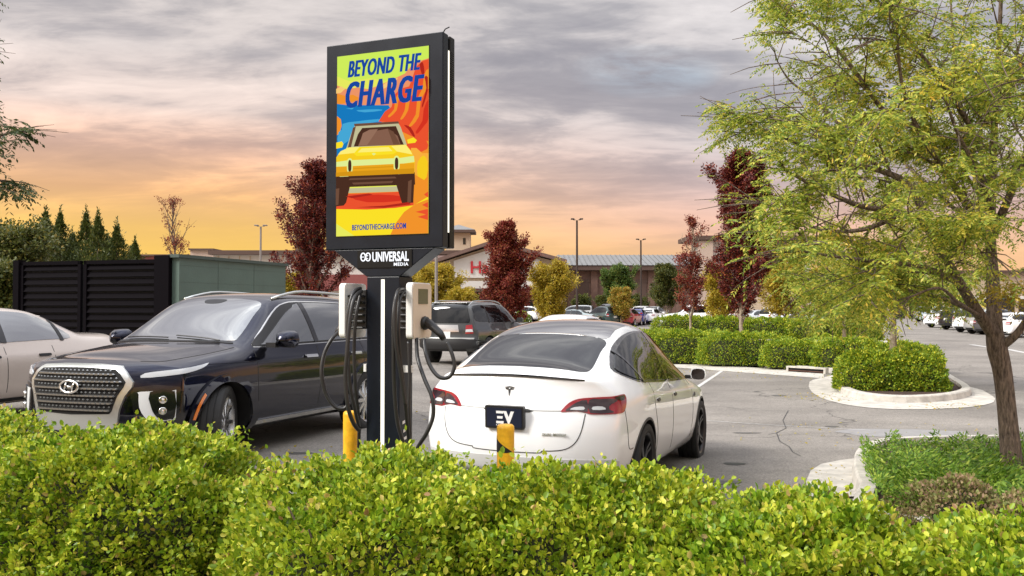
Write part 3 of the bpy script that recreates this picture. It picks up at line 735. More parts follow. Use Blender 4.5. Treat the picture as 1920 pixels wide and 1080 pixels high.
    def rr_prism(mb_, w, h, x0, x1, r, mi=0):
        poly = rrect(-w / 2, w / 2, -h / 2, h / 2, r)
        k_ = len(poly); vs_ = [Mp @ Vector((x, a, b)) for x in (x0, x1) for a, b in poly]
        mb_.add(vs_, [tuple(range(k_)), tuple(reversed(range(k_, 2 * k_)))] + [((i + 1) % k_, i, k_ + i, k_ + (i + 1) % k_) for i in range(k_)], mi)
    rr_prism(pf, .335, .185, -.012, .03, .012); fr = pf.build('license_plate', M['black'], root)
    pf = MB(); rr_prism(pf, .302, .152, -.015, -.011, .010); fr2 = pf.build('plate_face', pm('plate_navy', (.012, .016, .035), .3), fr)
    def stick(me, name, mat, parent, Mt):
        me.transform(Mt); me.materials.clear(); o_ = link(name, me, mat, parent); return o_
    def rear_text(body, size, y, z, x, **k):
        me = text_mesh(body, size, **k); me.transform(Matrix(((0, 0, -1, 0), (-1, 0, 0, 0), (0, 1, 0, 0), (0, 0, 0, 1)))); me.transform(Matrix.Translation((x, y, z))); return me
    me = rear_text('V', .125, -.040, -.040, -.0165, bold=.008, extr=.0005, sx=.95); stick(me, 'plate_letter', M['whiteink'], fr2, Mp)
    bars = MB()
    for i, (zz_, y0, y1) in enumerate(((.042, .068, .002), (.000, .060, .010), (-.040, .068, .002))):
        pts_ = [(-.0155, y0, zz_ + .010), (-.0155, y1, zz_ + .010), (-.0155, y1 + .004, zz_ - .010), (-.0155, y0, zz_ - .010)]
        bars.add([Mp @ Vector(p) for p in pts_] + [Mp @ (Vector(p) + Vector((-.001, 0, 0))) for p in pts_], [(0, 1, 2, 3), (7, 6, 5, 4), (0, 4, 5, 1), (1, 5, 6, 2), (2, 6, 7, 3), (3, 7, 4, 0)])
    bars.build('plate_letter', M['whiteink'], fr2)
    sm_ = MB()
    for i in range(9): sm_.box(-.0165, -.0158, .07 - i * .016, .062 - i * .016 + .0, -.066, -.060, 0, Mp)
    sm_.build('plate_letter', M['whiteink'], fr2)
    # T emblem
    mb = MB()
    def emb(poly, th=.004):
        k_ = len(poly); z0 = 1.0
        f_ = []
        for a, b in poly:
            loc, nr, _, _ = bvh.ray_cast(Vector((-6, -a, z0 + b)), Vector((1, 0, 0))); f_.append(loc)
        mb.add([p - Vector((.003, 0, 0)) for p in f_] + [p - Vector((.003 + th, 0, 0)) for p in f_], [tuple(range(k_)), tuple(reversed(range(k_, 2 * k_)))] + [(i, (i + 1) % k_, k_ + (i + 1) % k_, k_ + i) for i in range(k_)])
    emb([(-.042, .030), (0, .037), (.042, .030), (.038, .024), (0, .030), (-.038, .024)])
    emb([(-.036, .019), (-.012, .024), (0, .012), (.012, .024), (.036, .019), (.028, .010), (.010, .013), (0, -.042), (-.010, .013), (-.028, .010)])
    mb.build('emblem', M['black'], root)
    # small badge at lower right of the hatch
    me = rear_text('DUAL MOTOR', .030, 0, 0, 0, bold=.0008, extr=.002, shear=.2)
    loc, nr, _, _ = bvh.ray_cast(Vector((-6, -.40, .66)), Vector((1, 0, 0)))
    ang = math.atan2(nr.y, nr.x) - math.pi
    stick(me, 'badge', M['satin'], root, Matrix.Translation(loc - Vector((.004, 0, 0))) @ Matrix.Rotation(ang, 4, 'Z'))
    # lower bumper with its shading painted on as grey, reflectors, diffuser
    P('lower_bumper', bvh, rounded([(a, z) for a, z in [(-52, .245), (-52, .45), (-40, .47), (-20, .475), (0, .478), (20, .475), (40, .47), (52, .45), (52, .245), (30, .245), (0, .245), (-30, .245)]], 2), 'cylr', M['lower_shade'], root, eps=.003, step=.06, xc=-1.4)
    mb = MB(); mb.box(-2.44, -2.2, -.5, .5, .20, .29); mb.build('diffuser', M['black'], root, bevel=.02)
    for s in (1, -1): mirror_part(root, .62, 1.035, 1.055, s, M['white_paint'], L=.17, hh=.075, gm='blackgloss')
    wheels(root, wp, .355, .245, .262, 5, .83, M['rim_dark'], twin=True, key='w1')
    P('plate_recess', bvh, rounded([(-.19, .835), (-.17, .862), (.17, .862), (.19, .835)], 2), 'rear', M['black'], root, eps=.003, step=.05)
    # wiper-free hatch; fin antenna and charge flap seam
    seam('flap_seam', bvh, [(-1.72, .93), (-1.64, 1.02), (-1.50, 1.03), (-1.52, .94)], 'side+', root, w=.004)
    for s in ('side-', 'side+'): P('front_side_light', bvh, rounded([(2.0, .64), (1.78, .74), (1.72, .77), (1.95, .71)], 2), s, M['clear_lens'], root, eps=.004)
    return root
M['roofglass'] = pm('roof_glass', (.05, .05, .05), .06, ior=4.0, coat=1.0)
M['whiteink'] = pm('white_ink', (.8, .8, .8), .5)
M['lower_shade'] = pm('lower_shade', (.62, .63, .62), .4, coat=.5)
car = mk_white()
tag(car, 'white electric hatchback seen from behind, dark EV plate and black wheels', 'car')
def place_car(o, x, y, hd, z, pitch=0.0, roll=0.0):
    Mr = Matrix.Rotation(hd, 4, 'Z') @ Matrix.Rotation(-pitch, 4, 'Y') @ Matrix.Rotation(roll, 4, 'X')
    o.matrix_world = Matrix.Translation((x, y, z)) @ Mr
place_car(car, .825, 9.36, R(68.6), -.046, -.029, .012)

# ---- the dark navy three-row SUV (front towards the camera)
def mk_navy():
    sp = dict(
        xs=[-2.30, -2.1, -1.8, -1.45, -1.1, -.7, -.3, 0, .25, .42, .6, .8, 1.0, 1.12, 1.25, 1.45, 1.7, 1.9, 2.02],
        W=[(-2.4, .92), (-2.0, .965), (-1.45, .985), (0, .975), (1.45, .988), (1.8, .975), (2.1, .93)],
        zb=[(-2.4, .32), (-1.9, .26), (1.8, .26), (2.1, .28)],
        zs=[(-2.4, 1.02), (-1.45, 1.02), (0, 1.0), (1.0, 1.0), (1.5, .985), (1.9, .955), (2.1, .93)],
        zbelt=[(-2.4, 1.20), (-1.45, 1.17), (0, 1.13), (.9, 1.11), (1.1, 1.10), (1.5, 1.07), (1.9, 1.02), (2.1, .98)],
        wbelt=[(-2.4, .90), (0, .915), (.9, .915), (1.2, .90), (2.0, .87)],
        wre=[(-2.4, .66), (-1.5, .68), (-.3, .68), (.25, .665), (.6, .70), (1.0, .75), (1.12, .74), (1.5, .70), (2.1, .60)],
        zre=[(-2.4, 1.45), (-2.2, 1.56), (-1.8, 1.635), (-1.1, 1.665), (-.3, 1.67), (.1, 1.65), (.25, 1.625), (.42, 1.55), (.6, 1.44), (.8, 1.31), (1.0, 1.19), (1.12, 1.145), (1.5, 1.105), (1.9, 1.055), (2.1, 1.01)],
        ztop=[(-2.4, 1.52), (-2.2, 1.64), (-1.8, 1.705), (-1.1, 1.745), (-.3, 1.745), (.1, 1.72), (.25, 1.69), (.42, 1.615), (.6, 1.505), (.8, 1.375), (1.0, 1.25), (1.12, 1.19), (1.5, 1.15), (1.9, 1.09), (2.1, 1.03)],
        xtail=[(-2.50, .3), (-2.57, .45), (-2.58, .62), (-2.52, .75), (-2.52, 1.1), (-2.42, 1.4), (-2.36, 1.52)],
        xnose=[(2.30, .26), (2.36, .36), (2.39, .50), (2.40, .70), (2.385, .88), (2.35, .96), (2.27, 1.01), (2.16, 1.035)], ct=.22, cn=.36, pe=3.0, bulge=.02)
    b = body_mesh(sp, 2); bvh = BVHTree.FromObject(b, bpy.context.evaluated_depsgraph_get())
    root = empty('parked_car'); b.parent = root; b.name = 'body'
    wp = [(1.45, .385), (-1.45, .385)]
    cut_wells(b, wp, .425, .988, [M['navy_paint'], M['well']])
    P = patch
    # flared arches
    for (x, z) in wp:
        for s in ('side+', 'side-'):
            o_ = [(x + .53 * math.cos(R(a)), z + .50 * math.sin(R(a))) for a in range(-14, 195, 6)]; i_ = [(x + .424 * math.cos(R(a)), z + .424 * math.sin(R(a))) for a in range(194, -15, -6)]
            P('arch_flare', bvh, o_ + i_, s, M['navy_paint'], root, eps=.028, step=.05, skirt=.03)
    # glasshouse
    P('windshield', bvh, rounded([(.37, .60), (.6, .655), (.92, .72), (1.02, .70), (1.09, .45), (1.115, 0), (1.09, -.45), (1.02, -.70), (.92, -.72), (.6, -.655), (.37, -.60), (.325, -.4), (.305, 0), (.325, .4)], 4), 'top', M['glass_light'], root, eps=.003, step=.06)
    P('wiper_cowl', bvh, rounded([(1.105, .40), (1.13, 0), (1.105, -.45), (1.04, -.70), (1.075, -.72), (1.14, -.45), (1.17, 0), (1.14, .45), (1.075, .72), (1.04, .70)], 3), 'top', M['black'], root, eps=.006, step=.06)
    for (y0, y1) in ((.60, .02), (-.05, -.62)):
        mb = MB(); pts = []
        for i in range(9):
            y = y0 + (y1 - y0) * i / 8; x = 1.085 - .05 * (i / 8); loc, nr, _, _ = bvh.ray_cast(Vector((x, y, 4)), Vector((0, 0, -1))); pts.append(loc + nr * .018)
        mb.tube(pts, .007, 6); mb.build('wiper', M['black'], root)
    # sensor shade at the top of the windshield
    P('sensor_box', bvh, rounded([(.36, .14), (.43, .11), (.45, 0), (.43, -.11), (.36, -.14), (.345, 0)], 3), 'top', M['black'], root, eps=.0045, step=.06)
    win = [(.72, 1.165), (.52, 1.275), (.30, 1.40), (.11, 1.50), (-.05, 1.56), (-.2, 1.61), (-.9, 1.615), (-1.5, 1.60), (-1.95, 1.565), (-2.15, 1.50), (-2.05, 1.25), (-1.95, 1.20), (-1.2, 1.185), (-.4, 1.17), (.3, 1.158), (.76, 1.15)]
    chrome = [(.90, 1.15), (.64, 1.31), (.43, 1.447), (.23, 1.557), (.05, 1.610), (-.2, 1.634), (-.9, 1.639), (-1.5, 1.624), (-1.97, 1.59), (-2.19, 1.51), (-2.08, 1.225), (-1.96, 1.168), (-1.2, 1.155), (-.4, 1.142), (.3, 1.13), (.80, 1.125)]
    for s in ('side+', 'side-'):
        P('window_chrome', bvh, rounded(chrome, 2), s, M['chrome'], root, eps=.004, step=.05)
        P('window_trim', bvh, rounded([(x * .997 - .003, z + (.010 if z < 1.3 else -.010)) for x, z in chrome], 2), s, M['black'], root, eps=.009, step=.05)
        P('side_window', bvh, rounded(win, 2), s, M['glass_light'], root, eps=.016, step=.05, skirt=.02)
        seam('pillar', bvh, [(-.30, 1.16), (-.26, 1.4), (-.22, 1.615)], s, root, w=.085, mat=M['blackgloss'], eps=.020)
        seam('pillar', bvh, [(-1.33, 1.18), (-1.40, 1.4), (-1.46, 1.61)], s, root, w=.09, mat=M['navy_paint'], eps=.020)
        seam('door_seam', bvh, [(.92, 1.10), (.94, .8), (.90, .45), (.86, .36)], s, root, w=.008)
        seam('door_seam', bvh, [(-.30, 1.12), (-.30, .8), (-.26, .36)], s, root, w=.008)
        seam('door_seam', bvh, [(-1.33, 1.15), (-1.36, .95), (-1.15, .70), (-1.0, .5), (-.95, .36)], s, root, w=.008)
        for hx in (-.10, -1.12):
            P('door_handle', bvh, rrect(hx - .12, hx + .12, .985, 1.018, .015), s, M['chrome'], root, eps=.030, step=.03, skirt=.02)
        P('sill_chrome', bvh, [(1.0, .335), (.94, .372), (-.94, .372), (-1.0, .335), (-.95, .33), (.95, .33)], s, M['chrome'], root, eps=.018, step=.08, skirt=.02)
        P('sill_trim', bvh, [(1.02, .27), (1.0, .33), (-1.0, .33), (-1.02, .27)], s, M['black'], root, eps=.010, step=.08)
        P('side_marker', bvh, [(x * 1 + 1.45, z + .385) for x, z in [(.455 * math.cos(R(a)), .455 * math.sin(R(a))) for a in (12, 20, 28, 36, 44)] + [(.485 * math.cos(R(a)), .485 * math.sin(R(a))) for a in (44, 36, 28, 20, 12)]], s, M['amber'], root, eps=.034, step=.04)
        seam('shoulder_crease', bvh, [(1.7, .995), (.9, .985), (-.5, .99), (-2.0, 1.01)], s, root, w=.010, mat=M['navy_paint'], eps=.006)
    # grille and front
    xc = 1.2
    def F(name, pts, mat, par=root, eps=.006, k=1, step=.05, **kw): return P(name, bvh, rounded(pts, k) if k > 1 else pts, 'front', mat, par, eps=eps, step=step, **kw)
    seam('hood_seam', bvh, [(1.12, .80), (1.5, .80), (1.85, .74), (2.02, .66), (2.12, .52)], 'top', root, w=.010)
    seam('hood_seam', bvh, [(1.12, -.80), (1.5, -.80), (1.85, -.74), (2.02, -.66), (2.12, -.52)], 'top', root, w=.010)
    fo = [(-.50, .985), (-.25, .998), (0, 1.0), (.25, .998), (.50, .985), (.585, .935), (.665, .845), (.66, .80), (.60, .72), (.55, .60), (.52, .47), (.47, .40), (0, .385), (-.47, .40), (-.52, .47), (-.55, .60), (-.60, .72), (-.66, .80), (-.665, .845), (-.585, .935)]
    fo = [(a * .89, b_) for a, b_ in fo]
    fr = F('grille_frame', fo, M['satin'], eps=.020, skirt=.035)
    fi = [(-.47, .955), (-.2, .965), (0, .966), (.2, .965), (.47, .955), (.54, .91), (.60, .845), (.585, .80), (.53, .72), (.475, .585), (.45, .56), (0, .545), (-.45, .56), (-.475, .585), (-.53, .72), (-.585, .80), (-.60, .845), (-.54, .91)]
    fi = [(a * .89, b_) for a, b_ in fi]
    gr = F('grille', fi, M['well'], par=fr, eps=.026)
    # lattice of bars and studs
    def inside(y, z):
        c = False; j = len(fi) - 1
        for i in range(len(fi)):
            (y1, z1), (y2, z2) = fi[i], fi[j]
            if (z1 > z) != (z2 > z) and y < (y2 - y1) * (z - z1) / (z2 - z1) + y1: c = not c
            j = i
        return c
    def fx(y, z):
        loc, nr, _, _ = bvh.ray_cast(Vector((6, y, z)), Vector((-1, 0, 0))); return loc.x
    mb = MB()
    rows = [.590, .655, .720, .785, .850, .915]
    for r_i, z in enumerate(rows):
        for i in range(-13, 14):
            y = i * .048 + (.024 if r_i % 2 else 0)
            if not (inside(y - .02, z) and inside(y + .02, z)): continue
            x = fx(y, z)
            # chrome link: flat hexagon, thicker in the middle
            pl = [(-.040, .0), (-.022, .011), (.022, .011), (.040, 0), (.022, -.011), (-.022, -.011)]
            mb.add([(x + .030, y + a, z + b_) for a, b_ in pl] + [(x + .046, y + a * .7, z + b_ * .6) for a, b_ in pl], [tuple(reversed(range(6))), tuple(range(6, 12))] + [(q, (q + 1) % 6, 6 + (q + 1) % 6, 6 + q) for q in range(6)])
            z2 = z + .032
            if inside(y + .024, z2):
                x = fx(y + .024, z2); mb.add([(x + .028, y + .024 + a, z2 + b_) for a, b_ in ((-.014, 0), (0, .012), (.014, 0), (0, -.012))] + [(x + .040, y + .024, z2)], [(0, 1, 4), (1, 2, 4), (2, 3, 4), (3, 0, 4)])
    mb.build('grille_mesh', M['grille_metal'], gr)
    # emblem: oval ring and slanted H
    mb = MB(); cz = .80; cx_ = fx(0, cz) + .055
    rng_ = [(cx_ + .0, .105 * math.cos(2 * math.pi * i / 32), cz + .054 * math.sin(2 * math.pi * i / 32)) for i in range(33)]
    mb.tube(rng_, .011, 8, cap=False)
    for s in (1, -1): mb.tube([(cx_, s * .048 - .014, cz - .040), (cx_ + .004, s * .040, cz), (cx_, s * .048 + .014, cz + .040)], [.006, .011, .006], 8)
    mb.tube([(cx_, .040, cz - .010), (cx_ + .004, 0, cz), (cx_, -.040, cz + .010)], .009, 8)
    em = mb.build('emblem', M['chrome'], gr, smooth=True)
    mb = MB(); mb.add([(cx_ - .008, .10 * math.cos(2 * math.pi * i / 32), cz + .050 * math.sin(2 * math.pi * i / 32)) for i in range(32)], [tuple(range(32))]); mb.build('emblem_back', M['black'], gr)
    # skid and lower bumper
    F('lower_intake', [(-.42, .37), (0, .36), (.42, .37), (.40, .30), (0, .29), (-.40, .30)], M['black'], eps=.006)
    for s in (1, -1):
        C = lambda name, pts, mat, par=root, eps=.006, k=2, **kw: P(name, bvh, rounded([(s * a, z) for a, z in pts], k) if k > 1 else [(s * a, z) for a, z in pts], 'cylf', mat, par, eps=eps, step=.03, xc=xc, **kw)
        # slim upper lamp
        C('position_lamp', [(31.5, .885), (33, .925), (40, .945), (50, .965), (58, .985), (63, 1.0), (58, .955), (50, .92), (40, .895)], M['clear_lens'], eps=.008)
        # vertical main lamp: chrome bracket and dark lens
        L_ = C('headlight', [(31, .735), (31.5, .76), (44, .765), (45.5, .75), (45.5, .52), (44, .50), (37, .485), (33.5, .53), (31.3, .62)], M['bracket'], eps=.012, skirt=.02)
        C('lens', [(35.4, .758), (44.9, .760), (45.1, .53), (43.4, .508), (40.0, .502), (37.4, .55), (35.8, .63)], M['lens_clear_dark'], par=L_, eps=.018)
        for zc in (.685, .585):
            ph = R(s * 40.4); o_ = Vector((xc + 4 * math.cos(ph), 4 * math.sin(ph), zc)); d_ = Vector((-math.cos(ph), -math.sin(ph), 0)); loc, nr, _, _ = bvh.ray_cast(o_, d_)
            T = Matrix.Translation(loc) @ nr.to_track_quat('Z', 'Y').to_matrix().to_4x4(); mb = MB(); mb.lathe([(.034, .016), (.036, .026), (.030, .030), (.022, .022), (.012, .026), (0, .030)], 20, 0, T); mb.build('lamp_ring', M['chrome'], L_, smooth=True)
        C('lamp_housing', [(29, .80), (47, .80), (49, .60), (48, .46), (34, .44), (30, .5), (28.5, .65)], M['blackgloss'], eps=.007)
    for s in (1, -1):
        mirror_part(root, .66, 1.10, 1.20, s, M['navy_paint'], L=.25, hh=.105)
        mb = MB(); pts = []
        for i in range(15):
            x = .18 - 2.2 * i / 14; loc, nr, _, _ = bvh.ray_cast(Vector((x, s * .60, 4)), Vector((0, 0, -1))); lift = .055 * min(1, 4 * i / 14, 4 * (14 - i) / 14 + .15); pts.append(loc + Vector((0, 0, .008 + lift)))
        mb.tube(pts, .017, 8); mb.build('roof_rail', M['satin'], root, smooth=True)
    wheels(root, wp, .388, .25, .275, 10, .86, M['rim_silver'], steer=R(24), key='w2')
    P('rear_window', bvh, [(-.62, 1.52), (.62, 1.52), (.70, 1.18), (-.70, 1.18)], 'rear', M['glass'], root, eps=.004)
    for s in (1, -1): P('tail_light', bvh, [(s * .72, 1.15), (s * .86, 1.12), (s * .88, .80), (s * .78, .80)], 'rear', M['red_lens'], root, eps=.006)
    return root
suv = mk_navy(); tag(suv, 'dark navy three-row SUV with big chrome mesh grille facing the hedge', 'car')
place_car(suv, -3.256, 10.303, R(250.94), .145, .014, 0)

# ------------------------------------------------------------------ charging pylon with advertising screen
def pylon():
    bx_, by_ = -.846, 5.71; g0 = hz(bx_, by_)
    root = empty('charging_pylon', (bx_, by_, g0), R(-21.5)); tag(root, 'tall dark charging pylon with bright advertising screen and two charger units', 'charging station')
    Mw = Matrix.Translation((bx_, by_, g0)) @ Matrix.Rotation(R(-21.5), 4, 'Z'); Mi = Mw.inverted()
    Zc = lambda z: z - g0
    z0, z1 = Zc(2.086), Zc(3.466); W2 = .4365
    mb = MB(); mb.box(-W2, W2, 0, .078, z0, z1); cab = mb.build('cabinet', M['cabinet'], root, bevel=.006)
    mb = MB(); mb.box(-W2 + .012, W2 - .012, .082, .10, z0 + .012, z1 - .012); mb.build('side_channel', M['cabinet_side'], root)
    mb = MB(); mb.box(-W2, W2, .104, .175, z0, z1); mb.build('rear_cabinet', M['cabinet_side'], root, bevel=.006)
    for s in (1, -1):
        mb = MB(); x0, x1 = sorted((s * (W2 - .010), s * (W2 - .002))); mb.box(x0, x1, .084, .098, z0 + .10, z1 - .10); mb.build('side_light', M['led'], root)
        mb = MB()
        for i in range(26): x0, x1 = sorted((s * W2, s * (W2 + .0025))); mb.box(x0, x1, .128, .160, z1 - .10 - i * .014, z1 - .106 - i * .014)
        mb.build('vent', M['black'], root)
    mb = MB(); mb.tube([(W2 - .03, .05, z1), (W2 - .01, .05, z1 + .03), (W2 + .02, .05, z1 + .04)], .004, 6); mb.build('antenna', M['black'], root)
    # neck and column
    mb = MB(); zc = Zc(1.905); poly = [(-.375, z0 - .002), (-.125, zc), (.125, zc), (.375, z0 - .002)]
    vs = [(a, .006, b) for a, b in poly] + [(a, .17, b) for a, b in poly]; mb.add(vs, [(0, 1, 2, 3), (7, 6, 5, 4), (0, 4, 5, 1), (2, 6, 7, 3), (3, 7, 4, 0), (1, 5, 6, 2)]); mb.build('neck', M['cabinet'], root, bevel=.004)
    mb = MB(); mb.box(-.122, .122, .008, .19, -.05, zc - .001); mb.box(-.20, .20, -.06, .26, -.05, .02, 0); mb.build('column', M['cabinet'], root, bevel=.005)
    mb = MB(); mb.box(-.013, .013, .003, .0075, .10, Zc(1.885)); mb.build('light_strip', M['led'], root, bevel=.002)
    # screen
    sx0, sx1, sz0, sz1 = -.350, .336, Zc(2.176), Zc(3.384)
    mb = MB(); mb.box(sx0 - .004, sx1 + .004, -.003, -.0005, sz0 - .004, sz1 + .004); scr = mb.build('screen', M['blackgloss'], root)
    cols = []
    def ec(r, g, b):
        m = emat('screen_colour', s2l(r, g, b), .86); cols.append(m); return len(cols) - 1
    mb = MB(); lay = [0]
    def ad(x, y):
        u = (x - 103) / 424; t = 148 - 46 * u; bt = 985 - 17 * u; v = (bt - y) / (bt - t); u = min(1, max(0, u)); v = min(1, max(0, v)); return sx0 + (sx1 - sx0) * u, sz0 + (sz1 - sz0) * v
    def poly(pts, c, k=1):
        lay[0] += 1
        if k > 1: pts = smooth_pts(pts, k, True)
        P_ = [Vector(ad(*p)) for p in pts]; y = -.0032 - lay[0] * .00018
        Q_ = [P_[0]]
        for p in P_[1:]:
            if (p - Q_[-1]).length > 1e-4: Q_.append(p)
        if (Q_[0] - Q_[-1]).length < 1e-4: Q_.pop()
        n = len(Q_); r = delaunay_2d_cdt(Q_, [(i, (i + 1) % n) for i in range(n)], [], 1, 1e-6)
        mb.add([(v.x, y, v.y) for v in r[0]], [tuple(f) for f in r[2]], c)
    FULL = [(103, 148), (527, 102), (527, 968), (103, 985)]
    lime, lime2 = ec(208, 238, 92), ec(232, 236, 96); org, org2, sal, red, red2 = ec(243, 148, 44), ec(250, 176, 62), ec(238, 150, 104), ec(236, 84, 48), ec(214, 52, 34)
    blue, blue2, yel, yel2, yel3, dk1, dk2, crm = ec(24, 122, 190), ec(70, 168, 214), ec(248, 206, 34), ec(252, 226, 40), ec(236, 166, 30), ec(74, 46, 34), ec(112, 78, 60), ec(196, 192, 150)
    ink, pale, brown = ec(28, 72, 160), ec(226, 240, 150), ec(134, 96, 78)
    poly(FULL, lime)
    poly([(103, 240), (160, 262), (260, 250), (330, 262), (527, 210), (527, 985), (103, 985)], lime2)
    poly([(103, 282), (150, 300), (200, 292), (250, 300), (300, 285), (350, 262), (420, 230), (460, 180), (527, 160), (527, 500), (103, 500)], sal)
    poly([(103, 320), (140, 330), (180, 326), (230, 350), (103, 372)], org)
    poly([(103, 368), (150, 374), (346, 376), (360, 400), (300, 470), (200, 500), (103, 640)], blue)
    poly([(103, 425), (122, 440), (126, 470), (116, 505), (103, 515)], org)
    poly([(130, 462), (200, 450), (300, 440), (300, 452), (200, 468), (140, 500)], blue2, 2)
    poly([(112, 500), (150, 480), (190, 470), (160, 540), (110, 560)], blue2, 2)
    poly([(527, 165), (500, 172), (470, 200), (455, 250), (440, 290), (400, 300), (372, 330), (360, 385), (330, 405), (300, 452), (390, 458), (420, 560), (527, 600)], red)
    for o_ in ([(470, 240), (455, 300), (430, 330), (420, 400), (400, 440), (412, 440), (436, 400), (446, 340), (470, 310), (482, 245)], [(527, 210), (506, 240), (500, 300), (476, 350), (470, 420), (440, 470), (452, 474), (484, 430), (492, 360), (516, 310), (527, 300)], [(395, 320), (376, 350), (372, 395), (345, 425), (352, 432), (384, 400), (392, 356), (404, 330)]): poly(o_, org, 2)
    poly([(527, 350), (505, 400), (500, 450), (470, 500), (480, 508), (510, 470), (527, 440)], red2, 2)
    poly([(410, 500), (450, 520), (527, 545), (527, 985), (330, 985)], org)
    poly([(430, 545), (480, 520), (520, 545), (522, 580), (470, 600), (440, 590)], red, 2)
    poly([(450, 575), (500, 600), (527, 600), (527, 640), (500, 720), (470, 770), (440, 770)], org2, 2)
    poly([(480, 640), (505, 610), (524, 640), (520, 710), (490, 730), (478, 690)], yel, 2)
    poly([(103, 850), (103, 700), (470, 700), (527, 735), (527, 800), (465, 838), (380, 850), (250, 862)], org)
    poly([(103, 790), (460, 775), (462, 842), (380, 853), (250, 862), (103, 866)], red)
    poly([(170, 800), (300, 790), (420, 800), (400, 820), (250, 826)], red2, 2)
    poly([(103, 858), (250, 860), (380, 852), (460, 840), (527, 800), (527, 985), (103, 985)], yel2)
    poly([(103, 925), (140, 950), (190, 985), (103, 985)], lime2)
    poly([(527, 812), (470, 834), (420, 870), (380, 925), (358, 985), (527, 985)], org)
    for k_, (yy, xx) in enumerate(((790, 508), (838, 500), (870, 470), (893, 480))): poly([(xx, yy), (527, yy - 14), (527, yy + 14)], red)
    poly([(160, 752), (388, 742), (402, 776), (160, 784)], crm)
    poly([(160, 752), (388, 742), (392, 752), (158, 762)], lime2)
    # pickup truck
    poly([(152, 572), (176, 500), (192, 468), (390, 455), (404, 480), (432, 562)], crm)
    poly([(186, 462), (392, 452), (398, 462), (190, 474)], dk2)
    poly([(157, 576), (182, 480), (196, 474), (172, 576)], dk2)
    poly([(186, 568), (206, 510), (226, 482), (382, 474), (418, 560)], dk1)
    poly([(206, 566), (232, 505), (345, 486), (390, 520), (404, 562)], brown, 1)
    poly([(103, 618), (125, 590), (165, 572), (428, 560), (452, 590), (468, 630), (466, 694), (103, 708)], yel)
    poly([(186, 600), (215, 570), (360, 564), (388, 592), (370, 604), (200, 612)], yel2)
    poly([(103, 640), (160, 632), (400, 622), (464, 612), (466, 640), (400, 650), (160, 660), (103, 664)], pale)
    poly([(103, 662), (466, 645), (466, 694), (103, 708)], yel3)
    for cx_, cy_ in ((168, 658), (386, 647)):
        poly([(cx_ + 14 * math.cos(a) , cy_ + 36 * math.copysign(abs(math.sin(a)) ** .6, math.sin(a))) for a in [2 * math.pi * i / 20 for i in range(20)]], pale)
        poly([(cx_ + 8 * math.cos(a) , cy_ + 28 * math.copysign(abs(math.sin(a)) ** .6, math.sin(a))) for a in [2 * math.pi * i / 20 for i in range(20)]], dk1)
    poly([(103, 705), (180, 700), (380, 692), (468, 688), (470, 745), (385, 748), (165, 756), (103, 768)], dk1)
    poly([(120, 702), (162, 700), (162, 707), (120, 709)], pale); poly([(392, 690), (436, 687), (436, 694), (392, 697)], pale)
    poly([(103, 755), (170, 752), (152, 828), (140, 842), (103, 846)], dk1); poly([(385, 745), (468, 700), (462, 828), (412, 832), (402, 800)], dk1)
    poly([(103, 550), (130, 544), (138, 556), (132, 572), (103, 578)], yel2); poly([(436, 556), (434, 538), (462, 527), (478, 540), (470, 552)], yel2)
    hi, sh_, dr_, or3 = ec(255, 240, 120), ec(214, 150, 24), ec(176, 40, 30), ec(250, 204, 120)
    poly([(230, 506), (262, 490), (300, 488), (250, 562), (212, 564)], ec(150, 112, 92)); poly([(345, 486), (372, 500), (402, 560), (372, 560)], dk2)
    poly([(125, 590), (165, 572), (215, 570), (190, 598), (112, 606)], hi); poly([(388, 592), (362, 566), (428, 561), (450, 590), (458, 606)], hi)
    poly([(225, 577), (350, 571), (368, 590), (206, 596)], hi); poly([(272, 602), (282, 598), (292, 602), (282, 610)], pale)
    poly([(103, 690), (165, 684), (386, 674), (466, 670), (466, 694), (103, 708)], sh_); poly([(186, 668), (372, 659), (372, 664), (186, 673)], sh_)
    poly([(170, 716), (380, 708), (388, 716), (164, 724)], dk2); poly([(180, 736), (372, 728), (366, 738), (188, 745)], dk2)
    poly([(103, 765), (120, 762), (116, 838), (103, 842)], dk2); poly([(440, 730), (456, 722), (452, 826), (436, 828)], dk2)
    poly([(200, 850), (330, 842), (440, 826), (455, 836), (330, 852)], dr_); poly([(150, 800), (260, 786), (280, 792), (180, 808)], dr_)
    poly([(103, 300), (128, 288), (146, 300), (126, 318), (103, 322)], or3); poly([(300, 300), (340, 272), (392, 250), (384, 270), (330, 300)], or3)
    for o_ in ([(512, 250), (520, 300), (500, 380), (506, 384), (527, 310), (527, 250)], [(420, 470), (450, 480), (470, 520), (462, 524), (440, 490)], [(490, 190), (505, 182), (512, 230), (500, 236)]): poly(o_, dr_, 2)
    poly([(200, 400), (300, 396), (320, 402), (240, 410)], blue2, 2); poly([(150, 392), (190, 388), (180, 396)], blue2)
    img = mb.build('screen_image', cols, scr)
    def fit_text(body, box, mat, name, par, shear=.25, bold=.03, y=-.0215, spacing=1.0, ex=.0004, thick=0.0):
        me = text_mesh(body, 1.0, bold=bold, extr=0, shear=shear, spacing=spacing)
        xs_ = [v.co.x for v in me.vertices]; ys_ = [v.co.y for v in me.vertices]; a0_, a1, b0, b1 = min(xs_), max(xs_), min(ys_), max(ys_)
        X0, X1, Z0_, Z1_ = box
        for v in me.vertices:
            u = (v.co.x - a0_) / (a1 - a0_); w = (v.co.y - b0) / (b1 - b0); v.co = (X0 + (X1 - X0) * u, y, Z0_ + (Z1_ - Z0_) * w)
        me.materials.clear(); o_ = link(name, me, mat, par)
